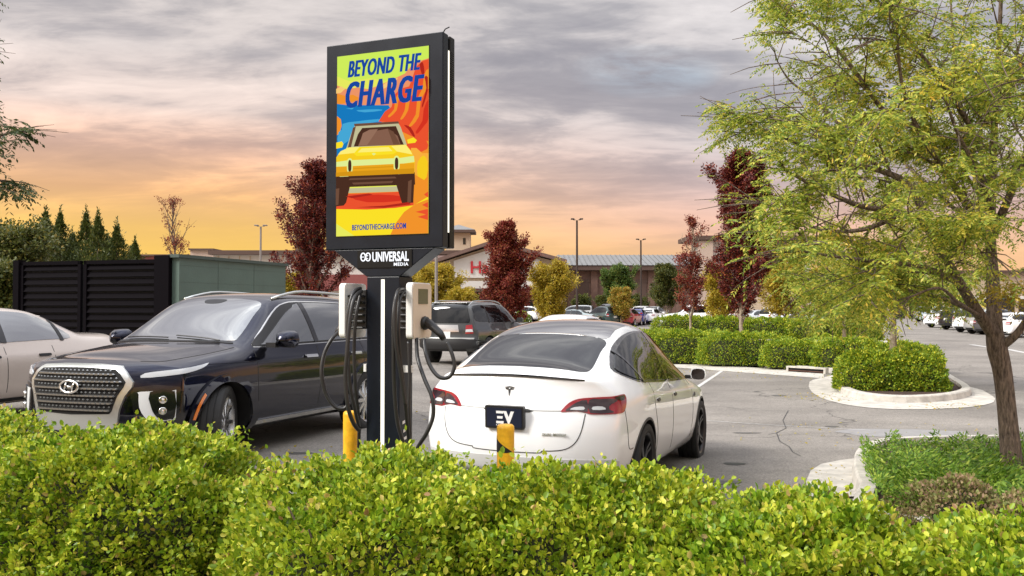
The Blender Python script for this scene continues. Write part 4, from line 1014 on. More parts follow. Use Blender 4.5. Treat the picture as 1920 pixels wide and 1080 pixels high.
        if thick:
            bm = bmesh.new(); bm.from_mesh(me); g_ = list(bm.verts) + list(bm.edges) + list(bm.faces)
            for k_ in (-1, 1):
                d_ = bmesh.ops.duplicate(bm, geom=g_)['geom']
                for v in d_:
                    if isinstance(v, bmesh.types.BMVert): v.co.x += k_ * thick; v.co.y -= .00015 * (k_ + 2)
            bm.to_mesh(me); bm.free()
        return o_
    def adbox(x0, yb0, x1, yt1):
        a, b = ad(x0, yb0); c, d = ad(x1, yt1); return (a, c, b, d)
    fit_text('BEYOND THE', adbox(163, 250, 498, 137), cols[ink], 'headline', scr, bold=.012, thick=.0045, spacing=1.08)
    fit_text('CHARGE', adbox(155, 392, 510, 236), cols[ink], 'headline', scr, bold=.012, thick=.0075, spacing=1.12)
    fit_text('BEYONDTHECHARGE.COM', adbox(185, 958, 433, 921), cols[ink], 'web_address', scr, shear=0, bold=.02, spacing=1.1, thick=.0010)
    # illuminated name on the neck
    sg = MB(); sg.box(-.19, .215, .000, .005, Zc(1.962), Zc(2.078)); sg = sg.build('sign_panel', M['cabinet_side'], root)
    fit_text('UNIVERSAL', (-.075, .195, Zc(2.001), Zc(2.066)), M['logo_led'], 'sign_letters', sg, shear=0, bold=.03, y=-.003)
    fit_text('MEDIA', (.085, .192, Zc(1.972), Zc(1.993)), M['logo_led'], 'sign_letters', sg, shear=0, bold=.03, y=-.003, spacing=1.15)
    mb = MB()
    for cx_ in (-.145, -.108): 
        pts = [(cx_ + .017 * math.cos(a), -.002, Zc(2.034) + .026 * math.sin(a)) for a in [2 * math.pi * i / 20 for i in range(21)]]; mb.tube(pts, .004, 6, cap=False)
    for dz in (-.010, .008): mb.tube([(-.13, -.002, Zc(2.034) + dz), (-.108, -.002, Zc(2.034) + dz)], .003, 6)
    mb.tube([(-.158, -.002, Zc(2.034)), (-.14, -.002, Zc(2.034))], .003, 6)
    mb.build('sign_emblem', M['logo_led'], sg)
    # charger units
    for s in (1, -1):
        x0, x1 = (.205, .25) if s > 0 else (-.292, -.247)
        mb = MB(); pl = rrect(-.06, .21, Zc(1.50), Zc(1.862), .028, 4); k_ = len(pl)
        mb.add([(x0, a, b) for a, b in pl] + [(x1, a, b) for a, b in pl], [tuple(range(k_)), tuple(reversed(range(k_, 2 * k_)))] + [((i + 1) % k_, i, k_ + i, k_ + (i + 1) % k_) for i in range(k_)])
        sh = mb.build('charger_shell', M['shell_white'], root, bevel=.004)
        bm = bmesh.new(); bm.from_mesh(sh.data); bmesh.ops.recalc_face_normals(bm, faces=bm.faces); bm.to_mesh(sh.data); bm.free()
        xo = x1 + .001 if s > 0 else x0 - .001
        mb = MB(); pl = rrect(-.052, .202, Zc(1.508), Zc(1.854), .024, 4); k_ = len(pl); mb.add([(xo, a, b) for a, b in pl] + [(xo + s * .004, a, b) for a, b in pl], [tuple(range(k_)), tuple(range(k_, 2 * k_))] + [((i + 1) % k_, i, k_ + i, k_ + (i + 1) % k_) for i in range(k_)]); mb.build('charger_face', M['cream'], sh)
        mb = MB(); a_, b_ = sorted((xo + s * .0045, xo + s * .008)); mb.box(a_, b_, .015, .145, Zc(1.725), Zc(1.822)); d_ = mb.build('charger_display', pm('lcd', (.10, .11, .06), .2), sh)
        # mounting box behind the shell, with fins
        mb = MB(); a_, b_ = sorted((s * .123, s * .20)); mb.box(a_, b_, .0, .17, Zc(1.56), Zc(1.82))
        for i in range(6): a_, b_ = sorted((s * .13, s * .246 if s < 0 else s * .204)); mb.box(a_, b_, -.03, -.001, Zc(1.56) + i * .042, Zc(1.575) + i * .042)
        mb.build('mount', M['black'], root, bevel=.004)
        # holster
        mb = MB(); Mx = Matrix.Translation((xo + s * .004, .085, Zc(1.60))) @ Matrix.Rotation(R(90 * s), 4, 'Y'); mb.lathe([(.0, .0), (.040, .0), (.046, .012), (.040, .03), (.0, .03)], 20, 0, Mx); mb.build('holster', M['black'], sh, smooth=True)
    # plugs and cables in local space
    L = lambda px, py, D: Mi @ at(px, py, D)
    mb = MB(); mb.tube([(.262, .085, Zc(1.60)), (.30, .075, Zc(1.598)), (.34, .06, Zc(1.575)), (.40, .04, Zc(1.535)), (.43, .03, Zc(1.50))], [.030, .031, .027, .024, .018], 12); mb.build('plug', M['black'], root, smooth=True)
    mb = MB(); mb.tube([(-.302, .085, Zc(1.60)), (-.33, .07, Zc(1.585)), (-.36, .05, Zc(1.55)), (-.375, .04, Zc(1.515))], [.030, .029, .024, .018], 12); mb.build('plug', M['black'], root, smooth=True)
    def cable(pts, r=.0125):
        mb = MB(); P_ = smooth_pts([tuple(L(*p)) for p in pts], 8); mb.tube(P_, r, 10); mb.build('cable', M['cable'], root, smooth=True)
    cable([(838, 642, 5.50), (848, 665, 5.48), (852, 688, 5.47), (843, 706, 5.47), (826, 708, 5.47), (810, 692, 5.50), (799, 665, 5.54), (795, 636, 5.60)])
    cable([(781, 634, 5.62), (783, 670, 5.58), (795, 708, 5.5), (810, 745, 5.45), (812, 780, 5.44), (800, 812, 5.44), (784, 838, 5.48), (770, 872, 5.55), (762, 905, 5.6)])
    cable([(757, 548, 5.60), (744, 552, 5.50), (738, 590, 5.44), (738, 650, 5.44), (739, 720, 5.46), (745, 790, 5.48), (758, 835, 5.5), (766, 860, 5.52)])
    cable([(760, 545, 5.62), (750, 560, 5.52), (747, 610, 5.47), (750, 670, 5.48), (759, 740, 5.5), (764, 800, 5.52), (769, 850, 5.55)])
    cable([(766, 640, 5.6), (768, 700, 5.58), (767, 770, 5.56), (771, 850, 5.56)], .011)
    cable([(756, 542, 5.58), (746, 546, 5.46), (741, 575, 5.42), (742, 640, 5.42), (751, 700, 5.44), (760, 760, 5.46)], .012)
    cable([(636, 622, 5.82), (622, 636, 5.78), (608, 664, 5.76), (603, 700, 5.74), (611, 738, 5.74), (628, 762, 5.74), (645, 766, 5.74), (655, 755, 5.74)], .0135)
    cable([(678, 546, 5.72), (664, 560, 5.64), (656, 600, 5.60), (651, 660, 5.58), (648, 710, 5.58), (652, 760, 5.58), (662, 792, 5.60), (674, 808, 5.64)], .0135)
    cable([(676, 540, 5.74), (662, 550, 5.68), (653, 590, 5.64), (652, 650, 5.64), (656, 720, 5.64), (666, 770, 5.66), (673, 800, 5.70)], .012)
    cable([(676, 552, 5.74), (668, 590, 5.70), (664, 650, 5.70), (666, 720, 5.70), (673, 790, 5.74), (672, 860, 5.78)], .0115)
    # small white reflective labels
    mb = MB(); mb.box(-.14, -.1225, .0, .03, Zc(1.28), Zc(1.33)); mb.box(.1225, .19, .04, .07, Zc(1.28), Zc(1.325)); mb.build('label', M['shell_white'], root)
    mb = MB()
    for i in range(5): mb.add([(.1235, .05 + .012 * (i % 2), Zc(.72 + .055 * i)), (.1235, .13, Zc(.735 + .055 * i)), (.1235, .13, Zc(.755 + .055 * i)), (.1235, .05 + .012 * (i % 2), Zc(.74 + .055 * i))], [(0, 1, 2, 3)])
    mb.build('side_decal', M['shell_white'], root)
    return root
M['cable'] = pm('cable', (.02, .02, .021), .38)
pylon()
def bollard(px, dist, ztop, r, band, label):
    c = at(px, 577, dist); g0 = hz(c.x, c.y); h = ztop - g0
    root = empty('bollard', (c.x, c.y, g0), R(15)); tag(root, label, 'bollard', 'yellow bollards behind the hedge')
    mb = MB(); mb.lathe([(r, -.05), (r, h - .03), (r * .96, h - .012), (r * .8, h - .003), (0, h)], 28); mb.build('post', M['yellow'], root, smooth=True).data.set_sharp_from_angle(angle=R(50))
    if band:
        mb = MB(); n = 16; vs = []; fs = []; zt_, zb_ = h - .075, h - .185
        for i in range(n + 1):
            a = R(-205 + 150 * i / n); t = i / n; zu = zt_ - (zt_ - zb_) * t * 1.0; zl = zb_
            vs += [((r + .0015) * math.cos(a), (r + .0015) * math.sin(a), zu), ((r + .0015) * math.cos(a), (r + .0015) * math.sin(a), zl - .002)]
        mb.add(vs, [(2 * i, 2 * i + 1, 2 * i + 3, 2 * i + 2) for i in range(n)]); mb.build('band', M['black'], root)
bollard(948, 6.0, .905, .060, True, 'yellow bollard with a black diagonal band before the white car')
bollard(660, 6.35, .955, .060, False, 'plain yellow bollard left of the charging pylon')

# ------------------------------------------------------------------ foliage
def leaves(name, P, D, size, mat, parent, asp=.55, fold=.25, six=True, rnd=.6):
    """P positions (n,3), D leaf axis directions (n,3)"""
    n = len(P); P = np.asarray(P, float); D = np.asarray(D, float) + rng.normal(0, rnd, (n, 3)); D /= np.linalg.norm(D, axis=1)[:, None] + 1e-9
    up = rng.normal(0, 1, (n, 3)) * .7 + np.array([0, -.3, 1.0]); s = np.cross(D, up); s /= np.linalg.norm(s, axis=1)[:, None] + 1e-9; N = np.cross(s, D)
    L_ = (np.ones(n) * size * rng.uniform(.6, 1.25, n))[:, None]; w = L_ * asp / 2
    if six:
        V = np.stack([P, P + D * L_ * .3 + s * w + N * w * fold, P + D * L_ * .72 + s * w * .85 + N * w * fold, P + D * L_ - N * L_ * .08, P + D * L_ * .72 - s * w * .85 + N * w * fold, P + D * L_ * .3 - s * w + N * w * fold], 1).reshape(-1, 3)
        b = np.arange(n)[:, None] * 6; Fc = np.concatenate([b + np.array([[0, 1, 2, 3]]), b + np.array([[0, 3, 4, 5]])])
    else:
        V = np.stack([P, P + D * L_ * .5 + s * w, P + D * L_, P + D * L_ * .5 - s * w], 1).reshape(-1, 3)
        b = np.arange(n)[:, None] * 4; Fc = b + np.array([[0, 1, 2, 3]])
    return mesh_np(name, V, Fc, mat, parent)
def nz3(p, f, seed):
    """cheap smooth noise in [-1,1] for arrays (n,3)"""
    r_ = np.random.default_rng(seed); out = np.zeros(len(p))
    for k in range(5):
        d = r_.normal(0, 1, 3); d /= np.linalg.norm(d); out += np.sin(p @ d * f * (1 + .5 * k) + r_.uniform(0, 6.28)) / (1 + .5 * k)
    return out / 2.6
def shrub_points(c, rx, ry, h, rz, n, pw=3.0, lump=.08, depth=.10, seed=1, cut=.0):
    u = rng.normal(0, 1, (n, 3)); u[:, 2] = np.abs(u[:, 2]) * 1.2 + cut; u /= np.linalg.norm(u, axis=1)[:, None]
    k = (np.abs(u[:, 0]) ** pw + np.abs(u[:, 1]) ** pw + np.abs(u[:, 2]) ** pw) ** (-1 / pw)
    q = u * k[:, None]
    lum = 1 + lump * nz3(q * np.array([rx, ry, h]), 9, seed) + lump * .75 * nz3(q * np.array([rx, ry, h]), 24, seed + 5)
    dep = 1 - np.abs(rng.normal(0, depth, n)) + rng.exponential(.012, n)
    q = q * (lum * dep)[:, None]
    x = q[:, 0] * rx; y = q[:, 1] * ry; z = q[:, 2] * h
    nr = np.stack([u[:, 0] / rx, u[:, 1] / ry, u[:, 2] / h], 1); nr /= np.linalg.norm(nr, axis=1)[:, None]
    cs, sn = math.cos(rz), math.sin(rz)
    P = np.stack([c[0] + x * cs - y * sn, c[1] + x * sn + y * cs, c[2] + z], 1)
    N = np.stack([nr[:, 0] * cs - nr[:, 1] * sn, nr[:, 0] * sn + nr[:, 1] * cs, nr[:, 2]], 1)
    return P, N
G = lambda *s: [(p, tuple(c)) for p, c in s]
M['leaf_hedge'] = leafmat('hedge_leaf', G((0, (.09, .17, .010)), (.2, (.20, .31, .018)), (.5, (.34, .44, .026)), (.8, (.50, .56, .04)), (.96, (.68, .64, .09)), (.985, (.60, .44, .14)), (1, (.30, .16, .07))), trans=.34, rough=.42, patch=(.55, .78, .6), pscale=4.2)
M['leaf_clip'] = leafmat('clipped_leaf', G((0, (.10, .18, .015)), (.5, (.23, .34, .024)), (.8, (.42, .48, .03)), (1, (.66, .60, .05))), trans=.3, patch=(.5, .7, .6), pscale=1.6)
M['leaf_yellow'] = leafmat('yellow_leaf', G((0, (.30, .26, .02)), (.5, (.50, .36, .03)), (.8, (.34, .30, .04)), (1, (.62, .38, .05))), trans=.35)
M['core'] = pm('twig_shade_mass', (.030, .034, .012), .95, var=.5, vscale=30, bump=1.0, bscale=50)
M['twig'] = barkmat('twig_bark', (.06, .04, .025), (.16, .12, .08), 20)
M['bark'] = barkmat('grey_bark', (.07, .048, .036), (.34, .25, .19), 17)
M['bark_pale'] = barkmat('pale_bark', (.26, .20, .14), (.50, .42, .31), 12)
def shrub(c, rx, ry, h, rz, n, size, mat, label, group, seed, pw=3.0, lump=.09, depth=.10, name='hedge_shrub', cat='shrub', six=True, asp=.62, stems=9, sprigs=0):
    g0 = hz(c[0], c[1]) + .07
    root = empty(name, (c[0], c[1], g0)); tag(root, label, cat, group)
    P, N = shrub_points((0, 0, 0), rx, ry, h, rz, n, pw, lump, depth, seed)
    D = N * .8 + np.array([0, 0, .45])
    if sprigs:
        a = rng.uniform(0, 6.28, sprigs); r_ = np.sqrt(rng.uniform(0, .8, sprigs)); cs, sn = math.cos(rz), math.sin(rz)
        ex, ey = r_ * np.cos(a) * rx, r_ * np.sin(a) * ry; k = 7; hh = rng.uniform(.03, .10, sprigs)
        for j in range(k):
            z = h * .97 + hh * j / k; off = rng.normal(0, .010, (sprigs, 2)); Pj = np.stack([ex * cs - ey * sn + off[:, 0], ex * sn + ey * cs + off[:, 1], z], 1)
            P = np.concatenate([P, Pj]); D = np.concatenate([D, rng.normal(0, .6, (sprigs, 3)) + np.array([0, 0, .7])])
    leaves('foliage', P, D, size, mat, root, asp=asp, six=six)
    # dark core for the inner twigs, also painting shade into the leaf gaps
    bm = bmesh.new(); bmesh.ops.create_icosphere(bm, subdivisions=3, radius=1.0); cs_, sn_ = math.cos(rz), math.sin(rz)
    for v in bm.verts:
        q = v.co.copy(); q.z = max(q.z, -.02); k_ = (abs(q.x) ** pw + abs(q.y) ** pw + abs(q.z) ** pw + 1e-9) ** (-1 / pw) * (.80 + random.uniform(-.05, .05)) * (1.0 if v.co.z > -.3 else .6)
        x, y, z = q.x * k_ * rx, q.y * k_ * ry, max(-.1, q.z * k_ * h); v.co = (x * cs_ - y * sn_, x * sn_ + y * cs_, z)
    me_ = bpy.data.meshes.new('twig_shade_core'); bm.to_mesh(me_); bm.free(); link('twig_shade_core', me_, M['core'], root)
    if stems:
        mb = MB(); cs, sn = math.cos(rz), math.sin(rz)
        for i in range(stems):
            a = random.uniform(0, 6.28); r0 = random.uniform(0, .3); r1 = random.uniform(.3, .85)
            p0_ = Vector((r0 * rx * math.cos(a), r0 * ry * math.sin(a), -.08)); p2 = Vector((r1 * rx * math.cos(a), r1 * ry * math.sin(a), h * random.uniform(.75, .95))); p1_ = (p0_ + p2) / 2 + Vector((random.uniform(-.05, .05), random.uniform(-.05, .05), -.05))
            rot = Matrix.Rotation(rz, 3, 'Z'); mb.tube([rot @ p for p in (p0_, p1_, p2)], [.014, .009, .004], 6)
        mb.build('stems', M['twig'], root, smooth=True)
    return root
# foreground hedge: six broad shrubs grown together
hg = 'leafy shrubs of the foreground hedge'
HS = [((-3.62, 5.35), .80, .72, .80, 'far left shrub of the foreground hedge, lighter on top with bare soil before it', 15000),
      ((-2.20, 4.90), .92, .66, .745, 'second foreground hedge shrub, below the front of the navy car', 21000),
      ((-.60, 4.27), .79, .72, .765, 'foreground hedge shrub at the foot of the charging pylon', 20000),
      ((.30, 4.10), .82, .74, .80, 'foreground hedge shrub just in front of the white car', 20000),
      ((1.22, 3.72), .80, .66, .725, 'foreground hedge shrub before the open asphalt', 18000),
      ((2.22, 3.38), .82, .64, .70, 'rightmost foreground hedge shrub, below the juniper bed', 14000)]
for i, (c, rx, ry, h, lab, n) in enumerate(HS):
    shrub(c, rx, ry, h, R(-20), int(n * 2.2), .031, M['leaf_hedge'], lab, hg, 11 + i, pw=2.7, lump=.15, depth=.085, sprigs=46, stems=14)

# ------------------------------------------------------------------ other vehicles
KINDS = {
 'sedan': dict(L=(-2.40, 2.42), W=.90, belt=.93, sh=.80, hood=.86, cowl=(1.0, .96), hdr=(.30, 1.36), roof=[(-.3, 1.43), (-.8, 1.415), (-1.08, 1.36)], rear=[(-1.55, 1.10), (-1.68, 1.055), (-2.3, 1.03)], zb=.20, wb=1.38, rad=.32, wr=.54,
               win=[(.86, .965), (.62, 1.10), (.35, 1.25), (.1, 1.33), (-.3, 1.355), (-.75, 1.34), (-1.0, 1.28), (-1.25, 1.14), (-1.38, 1.0), (-1.0, .985), (0, .965)]),
 'suv': dict(L=(-2.30, 2.32), W=.93, belt=1.06, sh=.90, hood=1.0, cowl=(1.05, 1.10), hdr=(.35, 1.58), roof=[(-.3, 1.68), (-1.2, 1.67), (-1.8, 1.60)], rear=[(-2.12, 1.30), (-2.2, 1.1), (-2.25, 1.0)], zb=.26, wb=1.36, rad=.365, wr=.60,
             win=[(.92, 1.09), (.65, 1.26), (.4, 1.42), (.15, 1.52), (-.3, 1.57), (-1.2, 1.56), (-1.75, 1.49), (-1.95, 1.33), (-1.9, 1.17), (-1.2, 1.11), (0, 1.09)]),
 'boxy': dict(L=(-2.36, 2.34), W=.945, belt=1.15, sh=.98, hood=1.10, cowl=(.98, 1.18), hdr=(.42, 1.68), roof=[(-.3, 1.78), (-1.4, 1.78), (-2.05, 1.74)], rear=[(-2.22, 1.35), (-2.28, 1.2), (-2.3, 1.1)], zb=.36, wb=1.39, rad=.39, wr=.66,
             win=[(.86, 1.17), (.65, 1.35), (.45, 1.52), (.25, 1.62), (-.3, 1.665), (-1.3, 1.665), (-1.95, 1.63), (-2.02, 1.45), (-1.98, 1.23), (-1.2, 1.19), (0, 1.17)]),
 'pickup': dict(L=(-2.9, 2.75), W=.99, belt=1.22, sh=1.05, hood=1.22, cowl=(1.2, 1.28), hdr=(.70, 1.78), roof=[(.2, 1.90), (-.45, 1.89), (-.75, 1.80)], rear=[(-.98, 1.28), (-1.1, 1.22), (-2.8, 1.22)], zb=.45, wb=1.80, rad=.41, wr=.70,
               win=[(1.08, 1.27), (.9, 1.44), (.7, 1.62), (.5, 1.72), (.1, 1.78), (-.45, 1.77), (-.68, 1.66), (-.76, 1.4), (-.74, 1.29), (0, 1.27)]),
 'hatch': dict(L=(-2.05, 2.1), W=.89, belt=.98, sh=.84, hood=.93, cowl=(1.05, 1.03), hdr=(.38, 1.42), roof=[(-.2, 1.50), (-1.0, 1.47), (-1.5, 1.38)], rear=[(-1.85, 1.12), (-1.95, 1.0), (-2.0, .95)], zb=.20, wb=1.30, rad=.31, wr=.56,
               win=[(.90, 1.01), (.65, 1.17), (.4, 1.30), (.1, 1.39), (-.3, 1.42), (-1.0, 1.39), (-1.4, 1.30), (-1.65, 1.15), (-1.5, 1.06), (-.8, 1.03), (0, 1.01)]),
}
_proto = {}
def mk_car(kind, paint, lvl=1, rim='rim_silver', glass='glass', seams=True, rails=False):
    k = KINDS[kind]; L0, L1 = k['L']; W_ = k['W']; xs0, xs1 = L0 + .30, L1 - .34
    top = sorted([(x, z) for x, z in k['rear']] + k['roof'] + [k['hdr'], k['cowl'], (k['cowl'][0] + .5, k['hood'] + .04), (L1 - .5, k['hood'] - .06), (L1 - .3, k['hood'] - .12), (L0, k['rear'][-1][1] - .02)])
    roofx0 = k['roof'][-1][0]; hx = k['hdr'][0]; cxx, cz = k['cowl']
    wre = [(L0, .62), (k['rear'][0][0], .64), (roofx0, k['wr']), (-.2, k['wr']), (hx, k['wr']), (cxx, .74), (xs1, .62)]
    zre = [(x, z - (.075 if roofx0 - .1 <= x <= hx + .1 else .03)) for x, z in top]
    tb = [(x, min(k['belt'] + .02 * (x < -1), z - .045)) for x, z in top]
    xs = sorted(set([round(v, 3) for v in list(np.linspace(xs0, xs1, 11)) + [p[0] for p in k['rear'] if p[0] > xs0 + .05] + [p[0] for p in k['roof']] + [hx, (hx + cxx) / 2, cxx, cxx + .15]]))
    xs = [x for i, x in enumerate(xs) if i == 0 or x - xs[i - 1] > .07]
    sp = dict(xs=xs, W=[(xs0, W_ * .94), (-1.3, W_), (1.3, W_), (xs1, W_ * .94)], zb=[(L0, k['zb'] + .06), (-1.4, k['zb']), (1.6, k['zb']), (L1, k['zb'] + .02)],
              zs=[(x, min(k['sh'], z - .12)) for x, z in top], zbelt=tb, wbelt=[(L0, .86), (0, .90), (L1, .85)], wre=wre, zre=zre, ztop=top,
              xtail=[(L0 + .08, k['zb']), (L0 + .01, k['zb'] + .14), (L0, k['zb'] + .35), (L0 + .05, k['zb'] + .42), (L0 + .06, k['sh']), (L0 + .10, k['belt'])] + ([(L0 + .10, k['belt'] + .06), (L0 + .24, k['roof'][-1][1] - .02)] if k['rear'][0][0] < -1.95 and kind != 'pickup' else []),
              xnose=[(L1 - .10, k['zb']), (L1 - .01, k['zb'] + .14), (L1, k['zb'] + .32), (L1 - .04, k['hood'] - .2), (L1 - .14, k['hood'] - .08)], ct=.22, cn=.34, pe=2.8, bulge=.02)
    b = body_mesh(sp, lvl); bvh = BVHTree.FromObject(b, bpy.context.evaluated_depsgraph_get())
    root = empty('parked_car'); b.parent = root; b.name = 'body'
    wp = [(k['wb'], k['rad']), (-k['wb'], k['rad'])]
    cut_wells(b, wp, k['rad'] * 1.12, W_, [paint, M['well']])
    st = .07 if lvl > 1 else .12; q = 3 if lvl > 1 else 1
    rz_ = lambda p: rounded(p, q) if q > 1 else p
    GL = M[glass]
    for s in ('side+', 'side-'):
        patch('side_window', bvh, rz_(k['win']), s, GL, root, eps=.006, step=st)
        px_ = hx - .62 if kind != 'pickup' else -.02
        zt_ = max(p[1] for p in k['win']); zb_ = min(p[1] for p in k['win'])
        seam('pillar', bvh, [(px_, zb_), (px_ - .03, zt_)], s, root, w=.09, mat=M['black'] if lvl == 1 else M['blackgloss'], eps=.010, k=1, step=st)
        if kind in ('suv', 'boxy', 'hatch', 'sedan'): seam('pillar', bvh, [(-1.22, zb_), (-1.28 if kind != 'sedan' else -1.2, zt_ - .06)], s, root, w=.06, mat=M['black'], eps=.010, k=1, step=st)
        if seams:
            for x in (cxx - .12, hx - .60, -1.02): seam('door_seam', bvh, [(x, k['belt'] - .02), (x, k['zb'] + .16)], s, root, w=.012 if lvl == 1 else .007, k=1, step=st)
            for x in (hx - .42, -.86): patch('door_handle', bvh, rrect(x - .09, x + .09, k['sh'] - .02, k['sh'] + .012, .012), s, M['satin'] if paint is not M['beige_paint'] else M['black'], root, eps=.018, step=.05)
        patch('sill_trim', bvh, [(-k['wb'] + .4, k['zb'] + .01), (-k['wb'] + .4, k['zb'] + .09), (k['wb'] - .4, k['zb'] + .09), (k['wb'] - .4, k['zb'] + .01)], s, M['black'], root, eps=.006, step=st)
    y1 = k['wr'] * .96
    patch('windshield', bvh, [(hx + .04, y1 * .97), (cxx - .06, .68), (cxx + .02, .45), (cxx + .03, 0), (cxx + .02, -.45), (cxx - .06, -.68), (hx + .04, -y1 * .97), (hx, 0)], 'top', GL, root, eps=.005, step=st)
    rx0 = roofx0 - .03; rx1, rz1 = k['rear'][0]
    if kind in ('sedan', 'pickup'):
        patch('rear_window', bvh, [(rx0 - .03, y1 * .9), (rx1 + .06, .60), (rx1 + .02, 0), (rx1 + .06, -.60), (rx0 - .03, -y1 * .9), (rx0 - .0, 0)], 'top', GL, root, eps=.005, step=st)
    else:
        zt_ = k['roof'][-1][1] - .10; zb_ = k['belt'] + .03
        patch('rear_window', bvh, [(-y1 * .86, zt_), (0, zt_ + .015), (y1 * .86, zt_), (y1 * 1.05, zb_ + .06), (y1 * 1.02, zb_), (-y1 * 1.02, zb_), (-y1 * 1.05, zb_ + .06)], 'rear', GL, root, eps=.022, step=st * .8, skirt=.03)
        mb = MB(); loc, nr, _, _ = bvh.ray_cast(Vector((-6, 0, k['roof'][-1][1] - .02)), Vector((1, 0, 0)))
        if loc: mb.box(loc.x - .10, loc.x + .12, -y1 * .85, y1 * .85, loc.z - .018, loc.z + .010); mb.build('roof_spoiler', paint, root, bevel=.008)
    zt = k['sh'] + .03
    for s in (1, -1):
        tall = kind in ('suv', 'boxy')
        A = [(s * 27, zt - .10), (s * 29, zt + .03), (s * 44, zt + .05), (s * 44, zt - .12)] if not tall else [(s * 33, zt - .13), (s * 34, zt + .10), (s * 43, zt + .12), (s * 44, zt - .12)]
        if kind == 'pickup': A = [(s * 39, zt - .22), (s * 39, zt + .08), (s * 44, zt + .08), (s * 44, zt - .22)]
        t = patch('tail_light', bvh, A, 'cylr', M['red_lens'], root, eps=.010, step=st * .6, xc=L0 + 1.0)
        patch('reverse_lamp', bvh, [(p[0] * .97 + s * 1.0, zt - .04 + (p[1] - zt) * .30) for p in A], 'cylr', M['clear_lens'], t, eps=.016, step=st * .6, xc=L0 + 1.0)
        hz_ = k['hood'] - .17
        patch('headlight', bvh, [(s * 26, hz_ - .06), (s * 27, hz_ + .02), (s * 42, hz_ + .07), (s * 47, hz_ + .07), (s * 44, hz_ - .05)], 'cylf', M['clear_lens'], root, eps=.008, step=st * .6, xc=L1 - 1.0)
        mirror_part(root, cxx - .32, W_ + .08, k['belt'] + .07, s, paint, L=.2, hh=.08, glassy=lvl > 1)
        if rails:
            mb = MB(); pts = []
            for i in range(9):
                x = hx - .05 - (hx - .05 - k['roof'][-1][0]) * i / 8; loc, nr, _, _ = bvh.ray_cast(Vector((x, s * k['wr'] * .86, 4)), Vector((0, 0, -1))); pts.append(loc + Vector((0, 0, .05 if 0 < i < 8 else .0)))
            mb.tube(pts, .018, 6); mb.build('roof_rail', M['satin'], root)
    patch('grille', bvh, [(-.38, hz_ - .05), (-.40, hz_ + .04), (.40, hz_ + .04), (.38, hz_ - .05)], 'front', M['black'], root, eps=.008, step=st)
    patch('lower_intake', bvh, [(-.5, k['zb'] + .12), (-.5, k['zb'] + .24), (.5, k['zb'] + .24), (.5, k['zb'] + .12)], 'front', M['black'], root, eps=.008, step=st)
    patch('rear_bumper_trim', bvh, [(-.6, k['zb'] + .05), (-.62, k['zb'] + .16), (.62, k['zb'] + .16), (.6, k['zb'] + .05)], 'rear', M['black'], root, eps=.008, step=st)
    pz = k['sh'] - .12
    p_ = patch('license_plate', bvh, [(-.155, pz - .08), (-.155, pz + .08), (.155, pz + .08), (.155, pz - .08)], 'rear', M['plate_white'], root, eps=.014, step=.1, smooth=False)
    wheels(root, wp, k['rad'], .22, k['rad'] * .68, 5 if kind != 'boxy' else 6, W_ - .12, M[rim], key=('g', kind, rim))
    return root, bvh
M['plate_white'] = pm('plate_white', (.62, .62, .60), .5, var=.15, vscale=30)
def put(o, x, y, hd, label, cat='car', group=None, dz=0.0):
    tag(o, label, cat, group); z = hz(x, y) + dz; o.location = (x, y, z); o.rotation_euler = (0, 0, R(hd)); return o
# silver-beige sedan at the left edge
o, bv = mk_car('sedan', M['beige_paint'], lvl=2, glass='glass_light')
put(o, -7.12, 10.75, 251, 'beige sedan at the left edge, rear half in view before the louvred gate', dz=.05)
# grey off-road SUV seen from behind
o, bv = mk_car('boxy', M['grey_paint'], lvl=2, rails=True, rim='rim_dark')
patch('spare_trim', bv, [(-.40, .93), (-.36, 1.12), (.36, 1.12), (.40, .93)], 'rear', M['chrome'], o, eps=.012, step=.08)
patch('bumper', bv, rounded([(-.86, .50), (-.88, .72), (0, .75), (.88, .72), (.86, .50), (0, .47)], 2), 'rear', M['black'], o, eps=.04, step=.08, skirt=.05)
patch('bumper_strip', bv, [(-.80, .735), (-.80, .775), (.80, .775), (.80, .735)], 'rear', M['satin'], o, eps=.03, step=.08, skirt=.04)
put(o, -.95, 25.9, 68, 'grey boxy off-road SUV seen from behind beyond the pylon', dz=.10)
# white sedan mostly hidden by the white hatchback
o, bv = mk_car('suv', M['white_paint'], lvl=1)
mb = MB(); mb.tube([(-1.3, 0, 1.66), (-1.36, 0, 1.74)], .012, 6); mb.build('antenna', M['black'], o)
put(o, 1.30, 22.6, 250, 'white car of which only the roof shows over the white hatchback')
